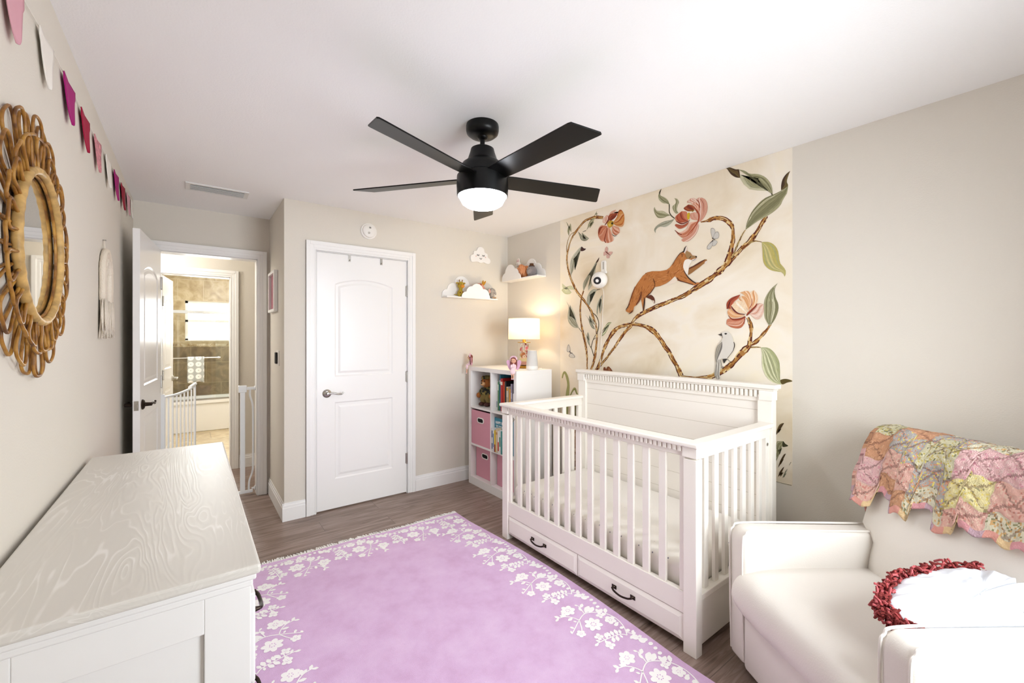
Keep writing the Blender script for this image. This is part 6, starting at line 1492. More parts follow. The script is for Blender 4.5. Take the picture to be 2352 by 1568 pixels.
('b','fur2',[(1.897,1.713,0.0017),(1.902,1.706,0.0053),(1.908,1.698,0.0013)]),
('b','fur1',[(2.038,1.592,0.0013),(2.042,1.585,0.0037),(2.045,1.579,0.0017)]),
('b','fur2',[(1.836,1.857,0.0013),(1.843,1.844,0.0026),(1.849,1.831,0.0013)]),
('b','fur3',[(1.954,1.696,0.0013),(1.962,1.683,0.0044),(1.971,1.67,0.0017)]),
('b','fur3',[(1.922,1.823,0.0013),(1.932,1.815,0.0043),(1.943,1.807,0.0013)]),
('b','fur2',[(2.05,1.608,0.0017),(2.053,1.6,0.0032),(2.056,1.592,0.0013)]),
('b','fur2',[(1.979,1.73,0.0017),(1.989,1.716,0.004),(1.999,1.702,0.0013)]),
('b','fur2',[(1.589,1.97,0.0013),(1.596,1.959,0.0028),(1.602,1.949,0.0013)]),
('b','fur2',[(1.645,1.843,0.0008),(1.652,1.84,0.0039),(1.66,1.836,0.0013)]),
('b','fur2',[(1.622,1.857,0.0013),(1.632,1.854,0.0045),(1.642,1.85,0.0013)]),
('b','fur2',[(1.699,1.858,0.0013),(1.706,1.853,0.0034),(1.714,1.848,0.0013)]),
('b','fur3',[(1.726,1.777,0.0013),(1.737,1.778,0.0027),(1.748,1.779,0.0017)]),
('b','fur1',[(1.645,1.837,0.0013),(1.655,1.831,0.0041),(1.666,1.825,0.0013)]),
('b','fur2',[(1.693,1.871,0.0013),(1.705,1.864,0.0037),(1.718,1.856,0.0013)]),
('b','fur3',[(1.925,1.728,0.0013),(1.933,1.719,0.0033),(1.94,1.71,0.0013)]),
('b','fur2',[(1.63,1.84,0.0013),(1.64,1.831,0.0046),(1.65,1.822,0.0013)]),
('b','fur3',[(1.971,1.684,0.0013),(1.976,1.673,0.0054),(1.981,1.661,0.0013)]),
('b','fur1',[(1.946,1.726,0.0013),(1.95,1.714,0.0046),(1.954,1.702,0.0013)]),
('b','fur2',[(1.604,1.941,0.0013),(1.61,1.928,0.0023),(1.617,1.916,0.0013)]),
('b','fur2',[(1.858,1.752,0.0017),(1.863,1.74,0.004),(1.868,1.729,0.0013)]),
('b','fur2',[(1.756,1.766,0.0013),(1.768,1.764,0.0038),(1.78,1.762,0.0013)]),
('b','fur2',[(1.988,1.759,0.0017),(1.994,1.744,0.0036),(1.999,1.73,0.0017)]),
('b','fur3',[(1.974,1.771,0.0013),(1.983,1.76,0.0036),(1.993,1.749,0.0013)]),
('b','fur2',[(1.577,1.768,0.0013),(1.568,1.763,0.003),(1.559,1.759,0.0013)]),
('b','fur2',[(1.848,1.808,0.0013),(1.856,1.799,0.0045),(1.865,1.79,0.0013)]),
('b','fur3',[(1.655,1.884,0.0013),(1.662,1.879,0.0036),(1.669,1.873,0.0013)]),
('b','fur3',[(1.908,1.712,0.0013),(1.915,1.701,0.0033),(1.922,1.691,0.0017)]),
('b','fur2',[(1.829,1.765,0.0013),(1.838,1.754,0.0043),(1.846,1.744,0.0013)]),
('b','fur2',[(1.646,1.784,0.0013),(1.634,1.777,0.0043),(1.621,1.771,0.0013)]),
('b','fur2',[(2.034,1.664,0.0013),(2.036,1.651,0.005),(2.039,1.637,0.0013)]),
('b','fur2',[(1.716,1.788,0.0013),(1.726,1.789,0.0061),(1.737,1.789,0.0013)]),
('b','fur1',[(1.768,1.813,0.0013),(1.781,1.815,0.0027),(1.795,1.817,0.0013)]),
('b','fur2',[(1.624,1.894,0.0013),(1.633,1.886,0.0046),(1.642,1.878,0.0013)]),
('b','fur2',[(1.701,1.809,0.0013),(1.698,1.8,0.0034),(1.695,1.792,0.0013)]),
('b','fur1',[(1.978,1.753,0.0013),(1.982,1.746,0.0031),(1.986,1.74,0.0013)]),
('b','fur1',[(1.85,1.74,0.0013),(1.853,1.734,0.0032),(1.857,1.728,0.0013)]),
('b','fur3',[(1.733,1.784,0.0013),(1.75,1.784,0.0028),(1.767,1.783,0.0013)]),
('b','fur2',[(1.718,1.775,0.0013),(1.735,1.775,0.0031),(1.751,1.775,0.0013)]),
('b','fur1',[(1.964,1.714,0.0013),(1.972,1.703,0.0043),(1.98,1.693,0.0017)]),
('b','fur2',[(1.785,1.804,0.0013),(1.797,1.805,0.0035),(1.809,1.805,0.0013)]),
('b','fur3',[(1.637,1.931,0.0013),(1.643,1.921,0.0045),(1.65,1.912,0.0013)]),
('b','fur2',[(1.873,1.833,0.0017),(1.88,1.826,0.0032),(1.887,1.819,0.0013)]),
('b','fur2',[(1.807,1.762,0.0013),(1.816,1.763,0.0026),(1.825,1.763,0.0013)]),
('b','fur3',[(1.599,1.839,0.0013),(1.608,1.83,0.0045),(1.617,1.821,0.0013)]),
('b','fur2',[(2.003,1.736,0.0013),(2.007,1.727,0.0026),(2.01,1.718,0.0013)]),
('b','fur2',[(1.577,1.778,0.0013),(1.564,1.773,0.0039),(1.551,1.767,0.0013)]),
('b','fur1',[(1.782,1.851,0.0013),(1.791,1.85,0.003),(1.8,1.849,0.0013)]),
('b','fur2',[(1.957,1.722,0.0013),(1.964,1.711,0.0036),(1.97,1.7,0.0017)]),
('b','fur2',[(1.623,1.893,0.0013),(1.626,1.887,0.0036),(1.63,1.881,0.0013)]),
('b','fur2',[(1.584,1.922,0.0013),(1.588,1.916,0.0028),(1.592,1.911,0.0013)]),
('b','fur2',[(1.917,1.663,0.0013),(1.923,1.654,0.0028),(1.93,1.645,0.0013)]),
('b','fur1',[(1.649,1.8,0.0013),(1.641,1.795,0.003),(1.632,1.789,0.0008)]),
('b','fur2',[(1.829,1.856,0.0013),(1.837,1.85,0.0041),(1.845,1.844,0.0013)]),
('b','fur2',[(1.971,1.716,0.0017),(1.977,1.706,0.0056),(1.982,1.695,0.0013)]),
('b','fur2',[(1.61,1.784,0.0013),(1.6,1.78,0.0036),(1.589,1.776,0.0013)]),
('b','fur1',[(2.009,1.669,0.0013),(2.015,1.66,0.0039),(2.021,1.65,0.0013)]),
('b','fur2',[(1.937,1.714,0.0013),(1.941,1.705,0.0042),(1.944,1.695,0.0013)]),
('b','fur1',[(1.648,1.834,0.0013),(1.66,1.827,0.0038),(1.672,1.819,0.0013)]),
('b','fur1',[(1.884,1.723,0.0013),(1.893,1.711,0.0042),(1.902,1.699,0.0013)]),
('b','fur1',[(1.892,1.857,0.0013),(1.899,1.848,0.0037),(1.907,1.839,0.0013)]),
('b','fur2',[(1.645,1.835,0.0013),(1.654,1.827,0.0021),(1.663,1.82,0.0013)]),
('b','fur1',[(1.867,1.767,0.0017),(1.876,1.756,0.0031),(1.885,1.745,0.0013)]),
('b','fur2',[(1.949,1.807,0.0017),(1.956,1.793,0.0032),(1.963,1.779,0.0013)]),
('b','fur3',[(1.703,1.856,0.0013),(1.712,1.852,0.003),(1.721,1.849,0.0017)]),
('b','fur2',[(2.028,1.604,0.0013),(2.029,1.596,0.0041),(2.031,1.589,0.0017)]),
('b','fur3',[(1.835,1.83,0.0013),(1.844,1.822,0.0027),(1.852,1.814,0.0013)]),
('b','fur2',[(1.603,1.842,0.0013),(1.611,1.836,0.0028),(1.619,1.83,0.0013)]),
('b','fur2',[(1.939,1.722,0.0013),(1.944,1.709,0.0039),(1.95,1.695,0.0013)]),
('b','fur2',[(1.752,1.806,0.0013),(1.763,1.806,0.004),(1.774,1.806,0.0013)]),
('b','fur2',[(1.857,1.82,0.0013),(1.866,1.81,0.0045),(1.875,1.8,0.0013)]),
('b','fur3',[(1.58,1.952,0.0013),(1.587,1.945,0.0039),(1.593,1.938,0.0013)]),
('b','fur3',[(1.662,1.832,0.0013),(1.669,1.83,0.0037),(1.676,1.829,0.0013)]),
('b','fur1',[(2.025,1.595,0.0013),(2.029,1.587,0.0061),(2.033,1.578,0.0013)]),
('b','fur1',[(1.978,1.688,0.0013),(1.983,1.678,0.004),(1.988,1.667,0.0017)]),
('b','fur2',[(1.982,1.747,0.0013),(1.989,1.735,0.0045),(1.996,1.723,0.0017)]),
('b','fur3',[(1.585,1.965,0.0013),(1.589,1.959,0.0032),(1.593,1.952,0.0013)]),
('b','fur2',[(1.76,1.806,0.0013),(1.776,1.807,0.0031),(1.793,1.807,0.0013)]),
('b','fur3',[(1.898,1.828,0.0013),(1.907,1.818,0.0037),(1.916,1.809,0.0013)]),
('b','fur2',[(1.913,1.77,0.0013),(1.919,1.759,0.0038),(1.925,1.748,0.0017)]),
('b','fur1',[(1.858,1.84,0.0013),(1.867,1.833,0.0048),(1.875,1.825,0.0013)]),
('b','fur2',[(1.921,1.658,0.0013),(1.926,1.647,0.0053),(1.932,1.635,0.0013)]),
('b','fur2',[(1.599,1.828,0.0013),(1.606,1.825,0.0026),(1.613,1.822,0.0013)]),
('b','fur3',[(1.999,1.695,0.0013),(2.005,1.687,0.0032),(2.011,1.679,0.0017)]),
('b','fur2',[(1.607,1.848,0.0013),(1.616,1.84,0.0045),(1.625,1.832,0.0013)]),
('b','fur2',[(1.893,1.754,0.0013),(1.898,1.744,0.0033),(1.902,1.734,0.0017)]),
('b','fur2',[(1.811,1.754,0.0013),(1.828,1.754,0.0036),(1.845,1.755,0.0013)]),
('b','fur2',[(1.894,1.749,0.0013),(1.898,1.741,0.0033),(1.903,1.734,0.0017)]),
('b','fur1',[(1.607,1.874,0.0013),(1.611,1.864,0.004),(1.616,1.853,0.0013)]),
('b','fur2',[(1.615,1.868,0.0013),(1.62,1.856,0.0018),(1.625,1.845,0.0013)]),
('b','fur1',[(1.698,1.826,0.0013),(1.693,1.812,0.0027),(1.687,1.798,0.0013)]),
('b','fur1',[(2.015,1.711,0.0013),(2.02,1.696,0.003),(2.025,1.681,0.0017)]),
('b','fur2',[(1.592,1.781,0.0013),(1.585,1.776,0.0028),(1.579,1.771,0.0013)]),
('b','fur1',[(1.858,1.745,0.0013),(1.862,1.73,0.0028),(1.866,1.716,0.0013)]),
('b','fur2',[(2.036,1.612,0.0013),(2.044,1.603,0.0049),(2.051,1.593,0.0013)]),
('b','fur2',[(1.725,1.797,0.0013),(1.736,1.796,0.0035),(1.748,1.796,0.0013)]),
('b','fur3',[(1.926,1.745,0.0017),(1.933,1.733,0.0038),(1.94,1.721,0.0013)]),
('b','fur3',[(1.618,1.917,0.0013),(1.626,1.909,0.0038),(1.635,1.9,0.0013)]),
('b','fur2',[(1.576,1.964,0.0013),(1.583,1.957,0.0032),(1.59,1.95,0.0013)]),
('b','fur1',[(1.704,1.854,0.0013),(1.713,1.845,0.0029),(1.722,1.836,0.0017)]),
('b','fur2',[(1.774,1.792,0.0013),(1.783,1.792,0.0029),(1.792,1.792,0.0013)]),
('b','fur3',[(1.721,1.827,0.0013),(1.718,1.819,0.0045),(1.714,1.812,0.0013)]),
('b','fur3',[(2.029,1.615,0.0013),(2.036,1.606,0.003),(2.042,1.597,0.0017)]),
('b','fur1',[(1.623,1.902,0.0013),(1.629,1.892,0.004),(1.634,1.881,0.0013)]),
('b','fur2',[(1.951,1.798,0.0017),(1.96,1.785,0.003),(1.969,1.773,0.0013)]),
('b','fur2',[(1.898,1.699,0.0013),(1.906,1.691,0.004),(1.913,1.683,0.0013)]),
('b','fur2',[(1.818,1.826,0.0013),(1.826,1.828,0.0036),(1.834,1.83,0.0017)]),
('b','fur2',[(1.953,1.728,0.0017),(1.96,1.714,0.0045),(1.966,1.701,0.0013)]),
('b','fur2',[(1.659,1.817,0.0013),(1.656,1.805,0.0041),(1.654,1.793,0.0013)]),
('b','fur2',[(1.951,1.774,0.0013),(1.959,1.763,0.0033),(1.967,1.752,0.0017)]),
('b','fur1',[(1.625,1.849,0.0013),(1.637,1.841,0.0036),(1.649,1.833,0.0013)]),
('b','fur3',[(1.678,1.837,0.0013),(1.69,1.829,0.0038),(1.702,1.821,0.0013)]),
('b','fur2',[(1.827,1.824,0.0013),(1.839,1.815,0.0035),(1.85,1.806,0.0013)]),
('b','fur1',[(1.612,1.893,0.0013),(1.616,1.885,0.0046),(1.62,1.877,0.0013)]),
('b','fur2',[(1.72,1.81,0.0013),(1.737,1.811,0.0033),(1.755,1.812,0.0013)]),
('b','fur3',[(1.603,1.851,0.0013),(1.611,1.845,0.0036),(1.62,1.839,0.0013)]),
('b','fur1',[(1.623,1.806,0.0013),(1.614,1.802,0.0028),(1.606,1.797,0.0013)]),
('b','fur1',[(2.01,1.702,0.0013),(2.012,1.687,0.0045),(2.014,1.671,0.0013)]),
('b','fur3',[(1.846,1.813,0.0013),(1.855,1.805,0.0043),(1.864,1.798,0.0013)]),
('b','fur2',[(1.844,1.819,0.0017),(1.851,1.812,0.0033),(1.859,1.806,0.0013)]),
('b','fur1',[(1.892,1.859,0.0013),(1.898,1.855,0.0055),(1.904,1.85,0.0013)]),
('b','fur2',[(1.895,1.851,0.0013),(1.902,1.845,0.0057),(1.909,1.838,0.0013)]),
('b','fur1',[(1.744,1.802,0.0013),(1.758,1.801,0.005),(1.772,1.799,0.0013)]),
('b','fur2',[(1.858,1.733,0.0013),(1.861,1.725,0.003),(1.865,1.716,0.0013)]),
('b','fur2',[(1.591,1.932,0.0013),(1.597,1.923,0.003),(1.603,1.914,0.0013)]),
('b','fur1',[(1.926,1.765,0.0013),(1.931,1.754,0.0053),(1.935,1.742,0.0013)]),
('b','fur3',[(1.647,1.828,0.0013),(1.659,1.821,0.0028),(1.672,1.815,0.0013)]),
('b','fur1',[(1.819,1.762,0.0013),(1.828,1.76,0.0038),(1.838,1.759,0.0013)]),
('b','fur3',[(1.966,1.788,0.0013),(1.971,1.781,0.0027),(1.976,1.773,0.0013)]),
('b','fur1',[(1.874,1.716,0.0013),(1.878,1.704,0.0038),(1.882,1.692,0.0013)]),
('b','fur2',[(1.582,1.958,0.0013),(1.589,1.946,0.0036),(1.595,1.933,0.0013)]),
('b','fur3',[(1.705,1.848,0.0013),(1.719,1.849,0.0034),(1.734,1.851,0.0017)]),
('b','fur2',[(1.833,1.808,0.0013),(1.844,1.798,0.0045),(1.855,1.788,0.0013)]),
('b','fur3',[(1.812,1.755,0.0013),(1.83,1.758,0.004),(1.848,1.76,0.0013)]),
('b','fur2',[(1.578,1.758,0.0013),(1.566,1.751,0.0024),(1.553,1.745,0.0013)]),
('b','fur2',[(1.64,1.887,0.0013),(1.648,1.878,0.0044),(1.656,1.87,0.0013)]),
('b','fur3',[(1.902,1.746,0.0013),(1.909,1.737,0.0026),(1.917,1.728,0.0013)]),
('b','fur2',[(1.716,1.827,0.0013),(1.725,1.827,0.0041),(1.734,1.828,0.0013)]),
('b','fur3',[(1.889,1.819,0.0013),(1.902,1.811,0.0041),(1.916,1.802,0.0013)]),
('b','fur3',[(1.787,1.834,0.0017),(1.797,1.833,0.003),(1.806,1.832,0.0013)]),
('b','fur2',[(1.725,1.818,0.0013),(1.741,1.816,0.0032),(1.758,1.814,0.0013)]),
('b','fur3',[(1.637,1.78,0.0013),(1.622,1.773,0.0039),(1.608,1.766,0.0013)]),
('b','fur2',[(1.862,1.755,0.0013),(1.874,1.743,0.0027),(1.885,1.732,0.0013)]),
('b','fur3',[(1.908,1.738,0.0013),(1.917,1.725,0.0033),(1.925,1.712,0.0013)]),
('b','fur2',[(1.855,1.841,0.0017),(1.862,1.831,0.0034),(1.87,1.821,0.0013)]),
('b','fur2',[(1.728,1.79,0.0013),(1.743,1.789,0.0034),(1.757,1.788,0.0017)]),
('b','fur2',[(1.757,1.834,0.0013),(1.768,1.835,0.0033),(1.779,1.835,0.0013)]),
('b','fur3',[(1.587,1.961,0.0013),(1.593,1.953,0.0046),(1.6,1.945,0.0013)]),
('b','fur2',[(1.882,1.716,0.0017),(1.89,1.704,0.0035),(1.899,1.692,0.0013)]),
('b','fur1',[(1.596,1.797,0.0013),(1.585,1.787,0.0042),(1.574,1.778,0.0013)]),
('b','fur1',[(1.706,1.843,0.0013),(1.715,1.837,0.004),(1.723,1.831,0.0013)]),
('b','fur2',[(1.963,1.776,0.0013),(1.97,1.765,0.0054),(1.976,1.753,0.0013)]),
('b','fur2',[(1.988,1.657,0.0013),(1.995,1.65,0.0041),(2.002,1.642,0.0013)]),
('b','fur1',[(1.709,1.789,0.0013),(1.722,1.789,0.0042),(1.735,1.788,0.0013)]),
('b','fur3',[(1.846,1.731,0.0013),(1.849,1.724,0.0061),(1.851,1.716,0.0013)]),
('b','fur3',[(1.79,1.821,0.0013),(1.802,1.819,0.0028),(1.815,1.818,0.0013)]),
('b','fur2',[(1.679,1.84,0.0013),(1.686,1.837,0.0041),(1.693,1.834,0.0013)]),
('b','fur1',[(1.665,1.903,0.0013),(1.672,1.893,0.0027),(1.679,1.883,0.0013)]),
('b','fur2',[(1.79,1.786,0.0013),(1.799,1.786,0.0049),(1.807,1.785,0.0013)]),
('b','fur3',[(1.734,1.78,0.0013),(1.748,1.779,0.0028),(1.762,1.778,0.0013)]),
('b','fur2',[(1.743,1.799,0.0013),(1.755,1.798,0.0042),(1.767,1.797,0.0013)]),
('b','fur2',[(1.958,1.67,0.0017),(1.964,1.659,0.0046),(1.971,1.649,0.0013)]),
('b','fur1',[(1.88,1.85,0.0017),(1.885,1.843,0.0027),(1.89,1.837,0.0013)]),
('b','fur3',[(1.624,1.922,0.0013),(1.63,1.916,0.0022),(1.636,1.911,0.0013)]),
('b','fur3',[(1.555,1.942,0.0013),(1.561,1.932,0.0031),(1.568,1.923,0.0013)]),
('b','fur3',[(1.955,1.747,0.0013),(1.959,1.741,0.0036),(1.964,1.734,0.0013)]),
('b','fur3',[(1.796,1.806,0.0013),(1.804,1.806,0.0029),(1.813,1.806,0.0013)]),
('b','fur1',[(1.611,1.955,0.0013),(1.614,1.949,0.0035),(1.616,1.943,0.0013)]),
('b','fur3',[(1.706,1.832,0.0013),(1.72,1.832,0.0035),(1.735,1.831,0.0013)]),
('b','fur2',[(1.677,1.836,0.0013),(1.682,1.831,0.0045),(1.688,1.827,0.0013)]),
('b','fur3',[(1.607,1.781,0.0013),(1.593,1.774,0.0043),(1.579,1.768,0.0013)]),
('b','fur1',[(1.952,1.742,0.0013),(1.96,1.728,0.0031),(1.967,1.714,0.0013)]),
('b','fur3',[(1.834,1.855,0.0013),(1.843,1.847,0.004),(1.853,1.839,0.0013)]),
('b','fur1',[(1.804,1.789,0.0013),(1.821,1.788,0.0038),(1.839,1.788,0.0013)]),
('b','fur3',[(1.891,1.726,0.0013),(1.902,1.72,0.0045),(1.913,1.714,0.0013)]),
('b','fur3',[(1.977,1.755,0.0013),(1.979,1.747,0.0041),(1.981,1.739,0.0013)]),
('b','fur2',[(1.681,1.881,0.0013),(1.686,1.872,0.0034),(1.691,1.864,0.0013)]),
('b','fur2',[(1.857,1.817,0.0013),(1.865,1.81,0.0051),(1.873,1.802,0.0013)]),
('b','fur2',[(1.852,1.772,0.0013),(1.861,1.764,0.0048),(1.869,1.755,0.0013)]),
('b','fur2',[(1.655,1.84,0.0013),(1.666,1.835,0.0037),(1.677,1.83,0.0013)]),
('b','fur2',[(1.988,1.729,0.0013),(1.991,1.72,0.0046),(1.994,1.711,0.0013)]),
('b','fur2',[(1.835,1.788,0.0013),(1.845,1.777,0.0041),(1.855,1.766,0.0013)]),
('b','fur1',[(1.95,1.714,0.0013),(1.956,1.705,0.0028),(1.963,1.696,0.0013)]),
('b','fur2',[(1.601,1.767,0.0013),(1.594,1.763,0.004),(1.588,1.759,0.0013)]),
('b','fur2',[(1.613,1.892,0.0013),(1.623,1.882,0.0034),(1.633,1.872,0.0013)]),
('b','fur3',[(1.793,1.833,0.0013),(1.805,1.831,0.003),(1.818,1.83,0.0017)]),
('b','fur2',[(1.625,1.875,0.0013),(1.632,1.863,0.0038),(1.638,1.851,0.0013)]),
('b','fur2',[(1.856,1.816,0.0013),(1.863,1.806,0.003),(1.869,1.796,0.0013)]),
('b','ink',[(1.912,1.682,0.0034),(1.908,1.657,0.0093),(1.911,1.625,0.0118),(1.92,1.582,0.0067)]),
('b','fur',[(1.934,1.725,0.0079),(1.941,1.692,0.0143),(1.956,1.66,0.0143),(1.981,1.631,0.0076)]),
('b','fur',[(1.991,1.767,0.0051),(2.013,1.719,0.0101),(2.034,1.67,0.0084),(2.059,1.613,0.0067)]),
('b','ink',[(2.039,1.645,0.0042),(2.064,1.613,0.0059),(2.077,1.597,0.0034)]),
('b','ink',[(2.008,1.593,0.0034),(2.028,1.575,0.0059),(2.049,1.566,0.0034)]),
('b','fur',[(1.837,1.812,0.0025),(1.825,1.787,0.0051),(1.823,1.755,0.0034),(1.853,1.714,0.0056),(1.896,1.683,0.0056)]),
('b','ink',[(1.596,1.838,0.0034),(1.569,1.794,0.0067),(1.537,1.763,0.0076),(1.508,1.743,0.0051)]),
('b','fur',[(1.649,1.795,0.0059),(1.626,1.774,0.0084),(1.593,1.761,0.0059),(1.529,1.736,0.0059)]),
('b','fur',[(1.597,1.964,0.0042),(1.622,1.958,0.0059),(1.649,1.932,0.0042),(1.684,1.887,0.0025)]),
('b','fur',[(1.607,1.952,0.0042),(1.609,1.93,0.0034)]),
('p','#e0d2c6',[(1.579,1.999),(1.574,1.973),(1.589,1.951),(1.594,1.973)],1),
('b','ink',[(1.578,2.002,0.0025),(1.589,1.985,0.0084),(1.596,1.967,0.0093),(1.609,1.966,0.0034)]),
('p','#9c7a50',[(1.585,1.96),(1.569,1.963),(1.549,1.947),(1.537,1.929),(1.51,1.923),(1.51,1.911),(1.549,1.912),(1.569,1.914),(1.581,1.933)],1),
('p','#1b1411',[(1.561,1.913),(1.551,1.924),(1.543,1.927),(1.548,1.919)],1),
('p','#15110f',[(1.513,1.923),(1.506,1.923),(1.503,1.917),(1.507,1.912),(1.512,1.916)],1),
('b','fine',[(1.535,1.898,0.0014),(1.522,1.899,0.0029),(1.506,1.909,0.0017)]),
('p','#d8d3c9',[(1.34,1.4),(1.342,1.414),(1.328,1.423),(1.31,1.424),(1.292,1.417),(1.273,1.386),(1.266,1.356),(1.261,1.335),(1.266,1.308),(1.287,1.28),(1.307,1.257),(1.335,1.254),(1.349,1.25),(1.366,1.228),(1.375,1.249),(1.375,1.298),(1.366,1.337),(1.341,1.365),(1.335,1.379)],1),
('l','feather',[(1.337,1.362),(1.366,1.334),(1.379,1.291),(1.38,1.249),(1.373,1.219)],[(1.337,1.362),(1.335,1.338),(1.34,1.31),(1.363,1.256),(1.373,1.219)]),
('l','feathpale',[(1.361,1.246),(1.375,1.224),(1.381,1.185),(1.386,1.15),(1.366,1.122)],[(1.361,1.246),(1.349,1.25),(1.35,1.198),(1.352,1.156),(1.347,1.128),(1.366,1.122)]),
('b','ink',[(1.265,1.359,0.0034),(1.261,1.337,0.0055),(1.271,1.304,0.0028),(1.304,1.259,0.0025)]),
('p','#35312c',[(1.331,1.252),(1.305,1.255),(1.314,1.241),(1.325,1.226),(1.331,1.24)],1),
('p','#37302a',[(1.361,1.406),(1.347,1.409),(1.34,1.414),(1.339,1.397)],1),
('p','#191613',[(1.323,1.41),(1.314,1.415),(1.305,1.411),(1.314,1.405)],1),
('b','ink',[(1.347,1.248,0.0022),(1.34,1.212,0.0029),(1.334,1.191,0.0025)]),
('b','ink',[(1.305,1.255,0.0022),(1.28,1.231,0.0029)]),
('b','feathink',[(1.37,1.214,0.0021),(1.372,1.172,0.0025),(1.37,1.126,0.0021)]),
('b','feathink',[(1.359,1.229,0.0021),(1.359,1.173,0.0025),(1.356,1.127,0.0014)]),
('b','feathink',[(1.333,1.383,0.0025),(1.336,1.397,0.0042),(1.339,1.411,0.0017)]),
('b','fine',[(1.343,1.193,0.0021),(1.336,1.205,0.0017),(1.325,1.204,0.0021),(1.324,1.196,0.0017)]),
]
PAL = {'bark': ['#5a2110', '#8c5a22', '#b98b48', '#d6bd88', '#7a4419', '#a9763a', '#4a1a0e'], 'twig': ['#7a5a2c', '#a98f57', '#5c3a1c', '#c0a76c'],
       'fine': ['#4d4a38', '#6a6046', '#3d3428'], 'green': ['#7f8249', '#a0a068', '#62662f'], 'maroon': ['#7a2613', '#9c4022', '#5f1a10'], 'ink': ['#2b1d18', '#3a2a22'],
       'fur': ['#5c2a12', '#7d4019', '#46200f'], 'fur1': ['#8f5220'], 'fur2': ['#cc8b4f'], 'fur3': ['#a5602a'], 'feathink': ['#77716a'],
       'olive': ['#94916c', '#aeab8a', '#7b7855', '#c3bf9f', '#a19e7a'], 'grey': ['#9b9a86', '#b0af9d', '#88876f', '#c1c0ae', '#a6a58f'], 'pale': ['#bfc297', '#a3a77a', '#d2d3ae', '#8d9166', '#c9cba3'],
       'yellow': ['#b3a75c', '#a2a26b', '#c5b97c', '#8f9362', '#bdb06a'], 'dark': ['#3c2416', '#5f4a26', '#4b381c', '#6b5c33'],
       'petpale': ['#ddb9a6', '#d0a08a', '#e6ccbd', '#c98f78'], 'petdark': ['#86341a', '#6f2410', '#a2532e'], 'petochre': ['#b8692c', '#c98a48', '#a5541f', '#d3a070'], 'petpink': ['#cf9478', '#c27c5e', '#dfb39c', '#b76a4a'],
       'petred': ['#b0573a', '#9c4228', '#c4785a', '#8c3520'], 'petpeach': ['#e3b88f', '#dba877', '#ecd0b0', '#d1935f'], 'petcream': ['#f0dcc2', '#e9cfae', '#f3e6d2'],
       'feather': ['#8d877a', '#a8a294', '#75706a'], 'feathpale': ['#bdb8ad', '#d5d1c8', '#a19c92']}
